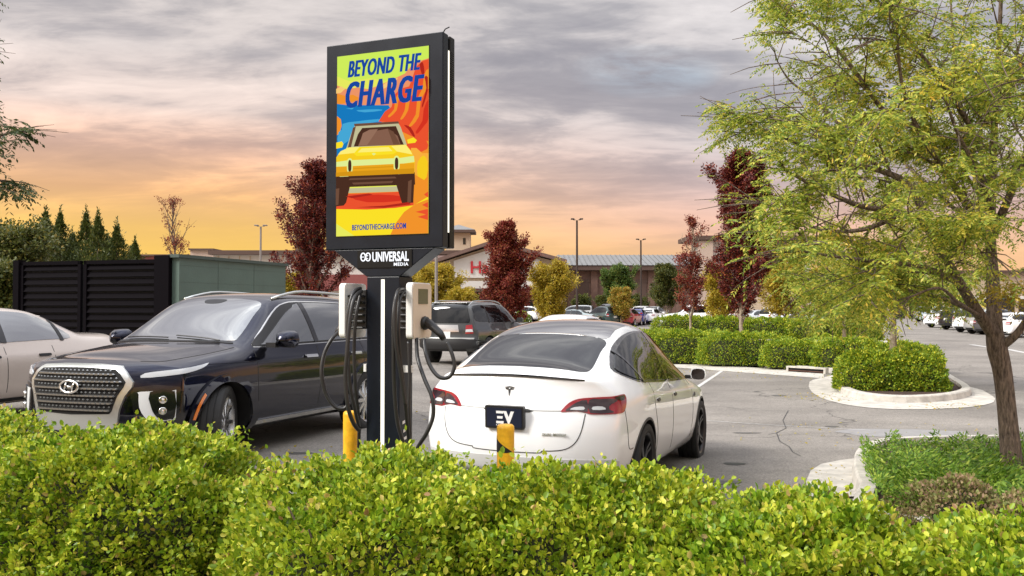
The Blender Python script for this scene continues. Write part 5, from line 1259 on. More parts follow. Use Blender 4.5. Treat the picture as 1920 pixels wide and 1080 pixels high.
# rows further back
def paint(name, c, metal=.3): return pm(name, c, .3, metal=metal, coat=1.0)
PT = dict(teal=paint('teal_paint', (.30, .36, .36)), dgreen=paint('green_paint', (.03, .06, .055)), silver=paint('silver_paint', (.45, .46, .46), .5), red=paint('red_paint', (.35, .02, .03), 0), blue=paint('blue_paint', (.02, .04, .28)),
          white=M['white_paint'], black=paint('black_paint', (.012, .012, .014)), dgrey=paint('charcoal_paint', (.06, .062, .068)), sky=paint('pale_blue_paint', (.42, .50, .55)))
def bypix(px, pyb, kind, col, hd, label, group, rails=False):
    p = atg(px, pyb); key = (kind, rails)
    if key not in _proto:
        o_, _ = mk_car(kind, PT[col], 1, rails=rails, seams=True); _proto[key] = o_; base_ = PT[col]; o_['_c'] = col; src = o_
    else:
        src0 = _proto[key]; src = src0.copy(); COL.objects.link(src); base_ = PT[src0['_c']]; new = PT[col]
        for ch in src0.children:
            c = ch.copy(); COL.objects.link(c); c.parent = src
            if any(m_ is base_ for m_ in c.data.materials) and new is not base_:
                c.data = c.data.copy()
                for i_, m_ in enumerate(c.data.materials):
                    if m_ is base_: c.data.materials[i_] = new
            for g_ in ch.children: d = g_.copy(); COL.objects.link(d); d.parent = c
    put(src, p.x, p.y, hd, label, 'pickup' if kind == 'pickup' else 'car', group); return src
gA = 'cars parked in the far rows behind the white hatchback'; gB = 'cars parked nose-in along the right-hand lane'; gC = 'vehicles behind the far clipped hedge'
bypix(1068, 612, 'sedan', 'teal', 158, 'pale grey-green sedan parked side-on behind the roof of the white hatchback', gA)
bypix(1130, 611, 'suv', 'dgreen', 112, 'dark green SUV right behind the grey-green sedan', gA)
bypix(1075, 603, 'boxy', 'silver', 165, 'silver vehicle half hidden behind the grey-green sedan', gA)
bypix(1178, 611, 'hatch', 'red', 70, 'small red hatchback behind the round green bush', gA)
bypix(1196, 609, 'sedan', 'blue', 72, 'bright blue car between the red hatchback and a white SUV', gA)
bypix(1156, 608, 'hatch', 'white', 75, 'white hatchback left of the red one, mostly hidden', gA)
bypix(1207, 606, 'suv', 'white', 68, 'white SUV with red tail lamps right of the blue car', gA)
bypix(1232, 603, 'suv', 'silver', 66, 'silver wagon at the right end of the far row', gA)
bypix(1004, 599, 'sedan', 'black', 130, 'black car in the shade under the big maroon maple', gA)
bypix(974, 604, 'suv', 'white', 160, 'white car glimpsed under the big maroon maple', gA)
bypix(1026, 598, 'hatch', 'white', 100, 'small white car right of the black one under the maple', gA)
bypix(1221, 608, 'hatch', 'white', 68, 'white hatchback between the white SUV and the silver wagon', gA)
bypix(1142, 605, 'pickup', 'dgrey', 110, 'dark pickup truck behind the dark green SUV', gA)
bypix(1104, 602, 'sedan', 'white', 120, 'white sedan glimpsed between the silver vehicle and the dark green SUV', gA)
bypix(1168, 604, 'suv', 'silver', 80, 'silver SUV behind the red hatchback', gA)
bypix(1186, 602, 'sedan', 'black', 75, 'black sedan behind the bright blue car', gA)
bypix(1430, 614, 'sedan', 'silver', 20, 'silver sedan behind the hedge just right of the maple trunk', gC)
bypix(1498, 613, 'suv', 'red', 25, 'red SUV partly hidden behind the hedge and golden tree', gC)
bypix(1828, 612, 'hatch', 'silver', 20, 'silver hatchback behind the black SUV in the right-hand row', gB)
bypix(1752, 603, 'suv', 'silver', 20, 'silver SUV left of the pale blue one in the right-hand row', gB)
bypix(1872, 626, 'suv', 'silver', 20, 'silver SUV right behind the big trunk in the right-hand row', gB)
bypix(1918, 632, 'hatch', 'white', 20, 'white hatchback nearest to the right edge of the picture', gB)
bypix(1304, 619, 'pickup', 'white', 176, 'white pickup truck standing behind the far hedge', gC)
bypix(1476, 615, 'suv', 'white', 20, 'white SUV behind the hedge, right of the maroon maple', gC)
bypix(1524, 617, 'sedan', 'dgrey', 30, 'dark grey sedan with a sloping roof behind the hedge', gC)
bypix(1548, 619, 'sedan', 'teal', 30, 'grey-green car under the pale drooping foliage', gC)
bypix(1768, 606, 'suv', 'sky', 20, 'pale blue SUV at the far end of the right-hand row', gB)
bypix(1786, 614, 'sedan', 'white', 20, 'white sedan with red tail lamps, second in the right-hand row', gB)
bypix(1817, 618, 'suv', 'black', 20, 'black SUV between the white sedan and the white SUV', gB)
bypix(1848, 623, 'suv', 'white', 20, 'white SUV left of the big trunk in the right-hand row', gB)
bypix(1892, 627, 'sedan', 'dgrey', 20, 'dark sedan showing on both sides of the big trunk', gB)
bypix(1955, 619, 'sedan', 'sky', 20, 'pale blue sedan at the right edge of the picture', gB)
bypix(1806, 599, 'hatch', 'white', 20, 'small white car farthest back in the right-hand row', gB)
for o in _proto.values(): del o['_c']

# ------------------------------------------------------------------ louvred enclosure and green wall
A_, B_ = Vector((-8.45, 15.0, 0)), Vector((-5.62, 14.1, 0)); gz = hz(-6, 14)
ux = (B_ - A_).normalized(); un = Vector((ux.y, -ux.x, 0)); LW = (B_ - A_).length
TG = Matrix.Translation((A_.x, A_.y, gz)) @ Matrix(((ux.x, -ux.y, 0, 0), (ux.y, ux.x, 0, 0), (0, 0, 1, 0), (0, 0, 0, 1)))
M['gate'] = pm('gate_paint', (.0055, .0045, .006), .75, var=.0, spec=0.03)
M['green_wall'] = pm('green_wall', (.085, .135, .115), .6, var=.10, vscale=2.5, bump=.15, bscale=30)
M['green_trim'] = pm('green_trim', (.05, .075, .065), .6)
root = empty('louvre_gate', (A_.x, A_.y, gz), math.atan2(ux.y, ux.x)); tag(root, 'black double gate with horizontal louvres behind the beige sedan', 'gate')
ht = 2.26
for i, (x0, x1) in enumerate(((.07, LW * .455), (LW * .475, LW - .07))):
    mb = MB(); mb.box(x0, x0 + .06, -.05, 0, .05, ht); mb.box(x1 - .06, x1, -.05, 0, .05, ht); mb.box(x0, x1, -.05, 0, ht - .06, ht); lf = mb.build('gate_leaf', M['gate'], root)
    mb = MB(); z = .10
    while z < ht - .10:
        a, b = x0 + .06, x1 - .06
        mb.add([(a, -.045, z), (b, -.045, z), (b, -.005, z + .085), (a, -.005, z + .085), (a, -.037, z - .004), (b, -.037, z - .004), (b, .003, z + .081), (a, .003, z + .081)], [(0, 1, 2, 3), (7, 6, 5, 4), (0, 4, 5, 1), (3, 2, 6, 7)]); z += .118
    mb.build('louvres', M['gate'], lf)
    mb = MB(); mb.box(x0, x1, .004, .012, .05, ht - .06); mb.build('back_sheet', M['well'], lf)
for x0, x1 in ((0, .06), (LW - .06, LW + .16)): 
    mb = MB(); mb.box(x0 - .06, x1, -.08, .08, 0, ht + (.03 if x0 == 0 else .06)); mb.build('post', M['gate'], root)
root = empty('enclosure_wall', (B_.x, B_.y, gz), math.atan2(ux.y, ux.x)); tag(root, 'green metal enclosure wall running back from the louvred gate', 'wall')
mb = MB(); mb.box(.165, .30, .0, 3.1, 0, ht + .02)
mb.build('wall_panel', M['green_wall'], root)
mb = MB(); mb.box(.12, .34, -.06, 3.14, ht + .022, ht + .075); mb.build('cap', M['green_trim'], root)
mb = MB()
for i in range(1, 9): mb.box(.30, .302, .02, 3.08, i * .27 - .0015, i * .27 + .0015)
for y in (1.0, 2.05): mb.box(.30, .303, y, y + .006, 0, ht)
mb.build('panel_joints', M['green_trim'], root)

# ------------------------------------------------------------------ trees
def branch_tree(base, h, spread, levels, seed, trunk_r, crown0, lean=(0, 0), up=.6, nmain=9, conical=True):
    """returns list of branch polylines (pts, r0, r1) and leaf anchor points in local coords"""
    r_ = random.Random(seed); br = []; anch = []
    tp = [Vector((lean[0] * t * t * h, lean[1] * t * t * h, h * t)) + Vector((r_.uniform(-1, 1), r_.uniform(-1, 1), 0)) * .02 * h * (0 < t < 1) for t in [i / 8 for i in range(9)]]
    br.append((tp, trunk_r, trunk_r * .12))
    def onp(t):
        x = t * 8; i = min(7, int(x)); return tp[i].lerp(tp[i + 1], x - i)
    for i in range(nmain):
        t = crown0 + (1 - crown0) * (i + r_.random() * .8) / nmain; t = min(t, .97); p = onp(t); a = i * 2.4 + r_.uniform(-.5, .5)
        f = (1 - (t - crown0) / (1 - crown0)); prof_ = (.10 + .92 * math.sin(min(1, f * 1.12 + .03) * math.pi * .60)) if conical else math.sqrt(max(.05, 1 - (2 * (1 - f) - .8) ** 2 / 1.6))
        Ls = spread * prof_ * r_.uniform(.7, 1.15); d = Vector((math.cos(a), math.sin(a), up + r_.uniform(-.1, .25))).normalized()
        pts = [p]; q = p.copy()
        for k in range(5):
            d = (d + Vector((r_.uniform(-.2, .2), r_.uniform(-.2, .2), .10 if k < 3 else .02))).normalized(); q = q + d * Ls / 5; pts.append(q.copy())
            if k >= 1: anch.append((q.copy(), d.copy(), .5 + .1 * k))
        br.append((pts, trunk_r * (.35 + .25 * f), trunk_r * .06))
        for k in range(levels):
            j = r_.randint(1, 4); d2 = (pts[j + 1] - pts[j]).normalized(); d2 = (d2 + Vector((r_.uniform(-1, 1), r_.uniform(-1, 1), r_.uniform(-.3, .6))) * .8).normalized(); L2 = Ls * r_.uniform(.25, .5); p2 = [pts[j]]; q = pts[j].copy()
            for m_ in range(3): d2 = (d2 + Vector((r_.uniform(-.25, .25), r_.uniform(-.25, .25), r_.uniform(-.1, .2)))).normalized(); q = q + d2 * L2 / 3; p2.append(q.copy()); anch.append((q.copy(), d2.copy(), .7))
            br.append((p2, trunk_r * .16, trunk_r * .04))
    return br, anch
def clump_leaves(anch, per, rad, size, flat=.8, filt=None):
    P, D = [], []
    A = np.array([a[0] for a in anch]); Dd = np.array([a[1] for a in anch]); w = np.array([a[2] for a in anch])
    n = len(A); off = rng.normal(0, 1, (n, per, 3)); off /= (np.linalg.norm(off, axis=2)[..., None] + 1e-9); off *= (rng.uniform(0, 1, (n, per, 1)) ** .5) * rad * rng.uniform(.5, 1.3, (n, 1, 1)); off[..., 2] *= flat
    P = (A[:, None, :] + off).reshape(-1, 3); D = (off * 1.0 / rad + Dd[:, None, :] * .5 + np.array([0, 0, -.25])).reshape(-1, 3)
    return P, D
def tree(name, px, py_base, D, ztop, spread, trunk_r, crown0, leafm, bark, label, group, seed, per=60, crad=.35, lsize=.12, nmain=22, levels=3, conical=True, up=.6, sparse_top=0.0, lean=(0, 0), asp=.6):
    c = at(px, 577, D); g0 = hz(c.x, c.y); h = ztop - g0
    root = empty(name, (c.x, c.y, g0)); tag(root, label, 'tree', group)
    br, anch = branch_tree(None, h, spread, levels, seed, trunk_r, crown0, lean, up, nmain, conical)
    mb = MB()
    for i, (pts, r0, r1) in enumerate(br):
        n = len(pts); rr_ = [r0 + (r1 - r0) * (k / (n - 1)) ** .8 for k in range(n)]
        if i == 0: rr_[0] *= 1.25
        mb.tube(pts, rr_, 9 if i == 0 else 5)
    mb.build('trunk', bark, root, smooth=True)
    if sparse_top: anch = [a for a in anch if a[0].z < h * (1 - sparse_top) or random.random() < .18]
    P, Dd = clump_leaves(anch, per, crad, lsize)
    leaves('crown', P, Dd, lsize, leafm, root, asp=asp, six=False, fold=0)
    return root
M['leaf_maroon'] = leafmat('maroon_leaf', G((0, (.060, .010, .012)), (.5, (.125, .022, .020)), (.85, (.25, .045, .024)), (1, (.36, .10, .03))), trans=.25)
M['leaf_maroon2'] = leafmat('russet_leaf', G((0, (.11, .014, .014)), (.5, (.24, .035, .025)), (.85, (.30, .09, .04)), (1, (.36, .16, .06))), trans=.3)
M['leaf_green'] = leafmat('green_leaf', G((0, (.05, .10, .02)), (.5, (.09, .16, .03)), (.9, (.17, .22, .04)), (1, (.30, .28, .05))), trans=.35)
M['leaf_olive'] = leafmat('olive_leaf', G((0, (.045, .06, .015)), (.5, (.08, .10, .02)), (.9, (.15, .15, .03)), (1, (.24, .19, .04))), trans=.3)
M['leaf_yo'] = leafmat('yellow_orange_leaf', G((0, (.20, .20, .03)), (.5, (.34, .28, .04)), (1, (.50, .24, .04))), trans=.35)
M['leaf_orange'] = leafmat('orange_leaf', G((0, (.25, .10, .02)), (.5, (.45, .20, .04)), (1, (.50, .34, .06))), trans=.35)
M['needle'] = leafmat('conifer_leaf', G((0, (.035, .055, .012)), (.6, (.075, .10, .02)), (1, (.14, .15, .03))), trans=.2)
mp_ = 'maroon maples in the parking islands'
tree('maple_tree', 585, 0, 44, 8.6, 3.0, .16, .10, M['leaf_maroon'], M['bark'], 'dark maroon maple with open leafy shoots, left of the advertising screen', mp_, 3, per=70, crad=0.28, lsize=0.13, nmain=36, levels=4, up=1.5, lean=(.04, 0))
tree('maple_tree', 948, 0, 47, 6.0, 1.9, .14, .10, M['leaf_maroon2'], M['bark'], 'broad dark red maple just right of the advertising screen', mp_, 5, per=90, crad=0.3, lsize=0.125, nmain=42, levels=4, up=1.0)
tree('maple_tree', 1395, 0, 38, 8.1, 2.6, .10, .13, M['leaf_maroon'], M['bark_pale'], 'tall maroon maple with a pale trunk in the hedge island', mp_, 8, per=90, crad=0.28, lsize=0.12, nmain=42, levels=4, up=1.0)
tree('maple_tree', 1299, 0, 40, 5.6, 1.5, .07, .22, M['leaf_maroon2'], M['bark_pale'], 'small thin-topped russet maple with a whitish trunk', mp_, 9, per=40, crad=0.22, lsize=0.1, nmain=26, levels=3, up=1.2, sparse_top=.25)
tree('maple_tree', 325, 0, 62, 9.4, 2.2, .10, .45, M['leaf_maroon2'], M['bark'], 'slender tree with bare top twigs behind the green enclosure wall', None, 12, per=16, crad=0.28, lsize=0.12, nmain=26, levels=3, up=1.7, sparse_top=.30)
yg = 'yellow-leaved trees in front of the far shops'
tree('autumn_tree', 822, 0, 62, 3.9, 2.2, .10, .12, M['leaf_yellow'], M['bark'], 'golden-leaved tree right beside the charging pylon', yg, 21, per=95, crad=0.38, lsize=0.14, nmain=26, levels=3, conical=False, up=.7)
tree('autumn_tree', 775, 0, 66, 3.8, 2.6, .10, .12, M['leaf_yellow'], M['bark'], 'golden tree mostly hidden behind the pylon neck', yg, 22, per=95, crad=0.38, lsize=0.14, nmain=22, levels=3, conical=False, up=.7)
tree('autumn_tree', 542, 0, 50, 3.1, 1.9, .10, .08, M['leaf_yellow'], M['bark'], 'low golden tree at the foot of the left maroon maple', yg, 23, per=95, crad=0.38, lsize=0.14, nmain=22, levels=3, conical=False, up=.7)
tree('autumn_tree', 1034, 0, 58, 3.5, 2.2, .10, .16, M['leaf_yellow'], M['bark'], 'yellow-green round tree right of the broad maple', yg, 24, per=95, crad=0.38, lsize=0.14, nmain=28, levels=3, conical=False, up=.8)
tree('autumn_tree', 866, 0, 60, 2.4, 1.4, .08, .10, M['leaf_yellow'], M['bark'], 'low yellow tree behind the left edge of the broad maple', yg, 25, per=95, crad=0.38, lsize=0.14, nmain=18, levels=3, conical=False, up=.8)
tree('autumn_tree', 1352, 0, 60, 3.6, 2.2, .09, .12, M['leaf_yellow'], M['bark'], 'yellow tree peeping out behind the tall maroon maple', yg, 26, per=95, crad=0.38, lsize=0.14, nmain=22, levels=3, conical=False, up=.8)
tree('autumn_tree', 1475, 0, 56, 4.1, 3.2, .10, .12, M['leaf_yellow'], M['bark'], 'wide golden tree behind the hedge, right of the tall maple', yg, 27, per=95, crad=0.38, lsize=0.14, nmain=28, levels=3, conical=False, up=.7)
tree('autumn_tree', 1165, 0, 72, 2.7, 1.4, .07, .14, M['leaf_yo'], M['bark'], 'small orange tree before the brown shop wall', yg, 28, per=95, crad=0.38, lsize=0.14, nmain=16, levels=2, conical=False, up=.8)
gg = 'young green trees along the far shops'
tree('green_tree', 1160, 0, 84, 5.3, 2.4, .10, .16, M['leaf_green'], M['bark'], 'green tree right behind the small orange tree', gg, 31, per=90, crad=0.38, lsize=0.16, nmain=26, levels=3, up=.9)
tree('green_tree', 1250, 0, 82, 5.4, 2.1, .09, .18, M['leaf_olive'], M['bark_pale'], 'dark green tree left of the thin russet maple', gg, 32, per=90, crad=0.38, lsize=0.16, nmain=24, levels=3, up=.9)
tree('green_tree', 1090, 0, 100, 2.6, 1.3, .09, .10, M['leaf_olive'], M['bark'], 'dark shrubby tree against the brown shop wall', gg, 33, per=90, crad=0.38, lsize=0.16, nmain=20, levels=2, conical=False)
tree('green_tree', 1132, 0, 102, 2.6, 1.2, .09, .10, M['leaf_olive'], M['bark'], 'dark shrubby tree left of the green one on the shop wall', gg, 34, per=90, crad=0.38, lsize=0.16, nmain=18, levels=2, conical=False)
tree('green_tree', 1196, 0, 102, 2.5, 1.2, .09, .10, M['leaf_olive'], M['bark'], 'dark shrubby tree behind the right lamp post', gg, 35, per=90, crad=0.38, lsize=0.16, nmain=18, levels=2, conical=False)
for i, (px, D, zt, sp_, lab) in enumerate(((15, 20, 3.0, 1.35, 'rounded green tree at the left edge beside the louvred gate'), (-30, 22, 3.2, 1.5, 'green tree cut by the left edge of the picture'), (22, 17.5, 2.2, .8, 'low green bushy tree left of the gate post'))):
    tree('green_tree', px, 0, D, zt, sp_, .07, .05, M['leaf_olive'], M['bark'], lab, None, 41 + i, per=90, crad=.30, lsize=.085, nmain=40, levels=4, conical=False, up=.8)
cg = 'upright conifers behind the louvred gate'
for i, (px, D, pyt, lab) in enumerate(((84, 24, 405, 'leftmost and tallest of the pointed conifers behind the gate'), (111, 24.5, 408, 'pointed conifer second from the left behind the gate'), (160, 25, 408, 'narrow pointed conifer over the middle of the gate'), (182, 24, 414, 'conifer with a pointed tip just right of the middle one'), (218, 24.5, 432, 'shorter pointed conifer over the right gate leaf'), (135, 26, 446, 'low conifer filling the gap between the tall tips'), (252, 26, 462, 'rightmost and lowest conifer behind the gate'), (62, 27, 462, 'low conifer left of the tallest pointed one'), (200, 26, 455, 'low dense conifer between two pointed ones'))):
    zt = 1.7 + (577 - pyt) * D / F; c = at(px, 577, D); g0 = hz(c.x, c.y); h = zt - g0
    root = empty('conifer', (c.x, c.y, g0)); tag(root, lab, 'tree', cg)
    mb = MB(); mb.tube([(0, 0, -.1), (0, 0, h * .98)], [.06, .01], 7); mb.build('trunk', M['bark'], root)
    n = 9000; t = rng.uniform(0, 1, n) ** .75; a = rng.uniform(0, 6.28, n); lob = 1 + .55 * np.sin(a * 3 + t * 23 + i) * np.sin(t * 47 + i)
    w = 1.9 * (1 - t) ** 1.25 * lob * (.3 + .7 * rng.uniform(0, 1, n) ** .5) + .004; P = np.stack([w * np.cos(a), w * np.sin(a), h * t * 1.02 + w * .35 + (rng.uniform(0, 1, n) > .9) * rng.uniform(0, .3, n)], 1)
    D_ = np.stack([np.cos(a) * .5, np.sin(a) * .5, np.full(n, .9)], 1); leaves('crown', P, D_, .085, M['needle'], root, asp=.35, six=False, fold=0, rnd=.35)
# hedges and bushes of the islands
cgp = 'clipped hedge shrubs of the middle island'
def pshrub(px, pyb, wpx, hpx, label, group, seed, n=5200, ry=.55, mat='leaf_clip', name='clipped_shrub', size=.055, lump=.10, depth=.08, rz=R(-14), pw=3.2, dz=0):
    p = atg(px, pyb); s = F / p.y; p = p + Vector((0, ry * .9, 0))
    return shrub((p.x, p.y), wpx / s / 2, ry, hpx / s, rz, int(n * 1.5), size, M[mat], label, group, seed, pw=pw, lump=lump, depth=depth, name=name, six=False, asp=.7, stems=4)
for i, (px, pyb, w_, h_, lab, n) in enumerate(((1215, 681, 110, 56, 'first clipped shrub of the long hedge, behind the white hatchback', 5000), (1300, 684, 130, 57, 'long clipped hedge shrub right of the white hatchback', 8000), (1400, 689, 130, 58, 'clipped hedge shrub below the tall maroon maple', 8000), (1508, 695, 110, 50, 'clipped hedge shrub behind the storm drain', 7000), (1606, 700, 110, 56, 'yellow-tipped clipped shrub at the inner corner of the island', 7000), (1700, 702, 120, 50, 'clipped shrub behind the thin pale trunk', 7000))):
    pshrub(px, pyb, w_ * 1.22, h_, lab, cgp, 60 + i, int(n * 1.2), pw=4.5)
pshrub(1652, 741, 128, 72, 'round clipped shrub at the front left of the island', cgp, 71, 11000, ry=.62, size=.05, lump=.10)
pshrub(1735, 742, 118, 74, 'round clipped shrub at the front right of the island, sunlit yellow top', cgp, 72, 11000, ry=.62, size=.05, lump=.10)
bgp = 'clipped shrubs of the far hedge'
for i, (px, w_, lab) in enumerate(((1285, 96, 'left end shrub of the far clipped hedge'), (1372, 96, 'far hedge shrub just left of the tall maple trunk'), (1455, 96, 'far hedge shrub right of the tall maple trunk'), (1535, 90, 'far hedge shrub before the grey-green car'), (1615, 72, 'right end shrub of the far clipped hedge'))):
    pshrub(px, 638 + i * 1.5, w_ * 1.2, 41 - i * .5, lab, bgp, 80 + i, 6200, ry=.6, size=.085, pw=4.5)
for i, (px, pyb, lab) in enumerate(((1298, 634, 'first'), (1325, 634, 'second'), (1357, 635, 'third'), (1385, 636, 'fourth'), (1435, 637, 'fifth'), (1460, 638, 'sixth'), (1495, 639, 'seventh'), (1528, 640, 'eighth'), (1552, 641, 'ninth'))):
    pshrub(px, pyb + 3, 24, 15, lab + ' from the left of the small low shrubs before the far hedge', 'small low shrubs before the far hedge', 90 + i, 700, ry=.3, size=.07, rz=0, pw=2.3)
pshrub(978, 605, 34, 20, 'low round shrub beside the grey off-road SUV', None, 101, 1500, ry=.5, size=.09, pw=2.5)
pshrub(1000, 603, 24, 15, 'low shrub behind the round one near the off-road SUV', None, 102, 1000, ry=.5, size=.09, pw=2.5)
pshrub(1176, 607, 34, 16, 'round green bush in front of the red hatchback', None, 103, 1500, ry=.6, size=.09, pw=2.3)
pshrub(1275, 586, 60, 9, 'low green shrub strip by the thin russet maple', None, 104, 1500, ry=.8, size=.16, pw=2.6)

# ------------------------------------------------------------------ locust trees with pinnate leaves
M['leaf_locust'] = leafmat('locust_leaf', G((0, (.10, .17, .022)), (.35, (.26, .35, .04)), (.7, (.46, .52, .07)), (.93, (.66, .60, .10)), (1, (.72, .52, .10))), trans=.45, rough=.5, patch=(1.25, 1.05, .8), pscale=1.1)
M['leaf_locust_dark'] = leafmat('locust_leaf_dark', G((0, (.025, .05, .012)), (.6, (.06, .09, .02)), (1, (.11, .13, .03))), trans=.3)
def fronds(name, P, D, L_, pairs, leaf, mat, parent, droop=.35):
    P = np.asarray(P, float); D = np.asarray(D, float); n = len(P); D = D / (np.linalg.norm(D, axis=1)[:, None] + 1e-9)
    s = np.cross(D, np.array([0, 0, 1.0]) + rng.normal(0, .35, (n, 3))); s /= np.linalg.norm(s, axis=1)[:, None] + 1e-9
    LL = (L_ * rng.uniform(.6, 1.2, n))[:, None]; PP, DD = [], []
    for k in range(pairs):
        t = (k + .8) / pairs; c = P + D * LL * t + np.array([0, 0, -1.0]) * LL * droop * t * t
        dd = D + np.array([0, 0, -1.0]) * 2 * droop * t
        for sg in (1, -1): PP.append(c); DD.append(s * sg + dd * .55 + np.array([0, 0, -.25]))
    PP = np.concatenate(PP); DD = np.concatenate(DD)
    o = leaves(name, PP, DD, leaf, mat, parent, asp=.36, six=False, fold=0, rnd=.14)
    return o
def locust(name, base, limbs, trunk, label, group, seed, leafm, bark, nsec=9, sec_len=(.7, 1.4), step=.13, tw_len=(.25, .6), nfr=7, fl=.2, pairs=8, leaf=.034, keep=None, extra=None, gaps=None):
    r_ = random.Random(seed); g0 = hz(base.x, base.y); o0 = Vector((base.x, base.y, g0))
    root = empty(name, o0); tag(root, label, 'tree', group)
    mb = MB(); FP, FD = [], []
    tp = [p - o0 for p, r in trunk]; sp_ = smooth_pts([tuple(p) + (r,) for p, r in zip(tp, [r for _, r in trunk])], 5)
    mb.tube([p[:3] for p in sp_], [p[3] for p in sp_], 16)
    def twig(p, d, L_):
        if keep is not None and not keep(p + o0): return
        pts = [p]; q = p.copy(); d = d.normalized()
        for k in range(3): d = (d + Vector((r_.uniform(-.3, .3), r_.uniform(-.3, .3), -.10))).normalized(); q = q + d * L_ / 3; pts.append(q.copy())
        mb.tube(pts, [.006, .005, .0035, .002], 4, cap=False)
        for k in range(nfr):
            t = (k + r_.random()) / nfr; x = t * 3; i = min(2, int(x)); c = pts[i].lerp(pts[i + 1], x - i); a = (Vector((r_.uniform(-1, 1), r_.uniform(-1, 1), r_.uniform(-.35, .35))) + d * .6)
            if keep is None or keep(c + o0): FP.append(tuple(c)); FD.append(tuple(a.normalized()))
    for li, (pl, r0, r1, dens) in enumerate(limbs):
        pts = [Vector(q) for q in smooth_pts([tuple(p - o0) for p in pl], 6)]; n = len(pts)
        mb.tube(pts, [r0 + (r1 - r0) * (k / (n - 1)) ** .75 for k in range(n)], 9)
        tot = sum((pts[i + 1] - pts[i]).length for i in range(n - 1)); acc = 0; nxt = tot * .22
        ns_ = max(2, int(nsec * dens * tot / 3)); cnt = 0
        for i in range(n - 1):
            sl_ = (pts[i + 1] - pts[i]).length; acc += sl_
            while acc > nxt:
                t = nxt / tot; ax = (pts[i + 1] - pts[i]).normalized(); rv = Vector((r_.gauss(0, 1), r_.gauss(0, 1), r_.gauss(.15, .7))); rv = (rv - ax * rv.dot(ax)).normalized()
                d = (rv * .9 + ax * .7).normalized(); L2 = r_.uniform(*sec_len) * (1.1 - .45 * t); q = pts[i].copy(); sp2 = [q.copy()]
                for k in range(5): d = (d + Vector((r_.uniform(-.16, .16), r_.uniform(-.16, .16), .05 - .05 * k))).normalized(); q = q + d * L2 / 5; sp2.append(q.copy())
                if keep is not None:
                    while len(sp2) > 2 and keep(sp2[-1] + o0, True) is False: sp2.pop()
                    if len(sp2) < 4: nxt += tot * .78 / ns_; continue
                rb_ = max(.005, (r0 + (r1 - r0) * t) * .34); mb.tube(sp2, [rb_, rb_ * .8, rb_ * .6, rb_ * .45, rb_ * .3, .003][:len(sp2)], 6, cap=False)
                m_ = int(L2 / step)
                for k in range(m_):
                    x = (.25 + .75 * (k + r_.random()) / m_) * (len(sp2) - 1); j = min(len(sp2) - 2, int(x)); c = sp2[j].lerp(sp2[j + 1], x - j); dd = (sp2[j + 1] - sp2[j]).normalized(); tv = Vector((r_.gauss(0, 1), r_.gauss(0, 1), r_.gauss(.1, .5))).normalized()
                    twig(c, tv * .8 + dd * .6, r_.uniform(*tw_len))
                nxt += tot * .78 / ns_
        # tip
        for k in range(5): c = pts[-1 - k % 3]; twig(c, (pts[-1] - pts[-3]).normalized() + Vector((r_.uniform(-.6, .6), r_.uniform(-.6, .6), r_.uniform(-.3, .3))), r_.uniform(*tw_len))
    mb.build('trunk', bark, root, smooth=True)
    FP, FD = np.array(FP), np.array(FD)
    if gaps is not None:
        q_ = FP * np.array([1, 1, 2.2]); nn_ = nz3(q_, 3.4, seed) + .5 * nz3(q_, 8.0, seed + 1); kp = nn_ > gaps; FP, FD = FP[kp], FD[kp]
    o = fronds('crown', FP, FD, fl, pairs, leaf, leafm, root)
    if extra:
        c, rad, n = extra; P = rng.normal(0, 1, (n, 3)); P /= np.linalg.norm(P, axis=1)[:, None]; P = P * rad * rng.uniform(.3, 1, (n, 1)) + np.array(c - o0); fronds('yellow_spray', P, rng.normal(0, 1, (n, 3)) * np.array([1, 1, .5]), fl, pairs, leaf, M['leaf_yellow'], root)
    print(name, 'fronds', len(FP)); return root
p_ = lambda *a: [at(x, y, d) for x, y, d in a]
bt = at(1898, 868, 7.8)
def keepf(w, hard=False):
    # leave the open outline on the left side of the crown
    if w.y < .5: return True
    u = w.x / w.y; px = 960 + F * u; py = 577 - F * (w.z - H0) / w.y
    if px < 1345: return False
    if 1685 < px < 1852 and py > 558: return False
    if px >= 1852 and py > 575: return False
    if 1750 < px < 1900 and py > 520: return random.random() < .4
    if hard: return not (px < 1440 and py < 175) and not (px < 1420 and py > 480) and not (py > 585 and px < 1800) and not (px < 1500 and py > 540)
    if px < 1470 and py > 440: return random.random() < .22
    if px < 1425 and py > 285: return random.random() < .25
    if px < 1450 and 285 < py < 350: return random.random() < .35
    if px < 1440 and py < 175: return False
    if px < 1420 and py > 500: return False
    if px < 1500 and 90 < py < 170: return random.random() < .35
    if 1440 > px and 300 < py < 330: return random.random() < .5
    if py > 592: return px > 1600 and random.random() < .35 and py < 640
    if py > 540 and px < 1500: return random.random() < .4
    return True
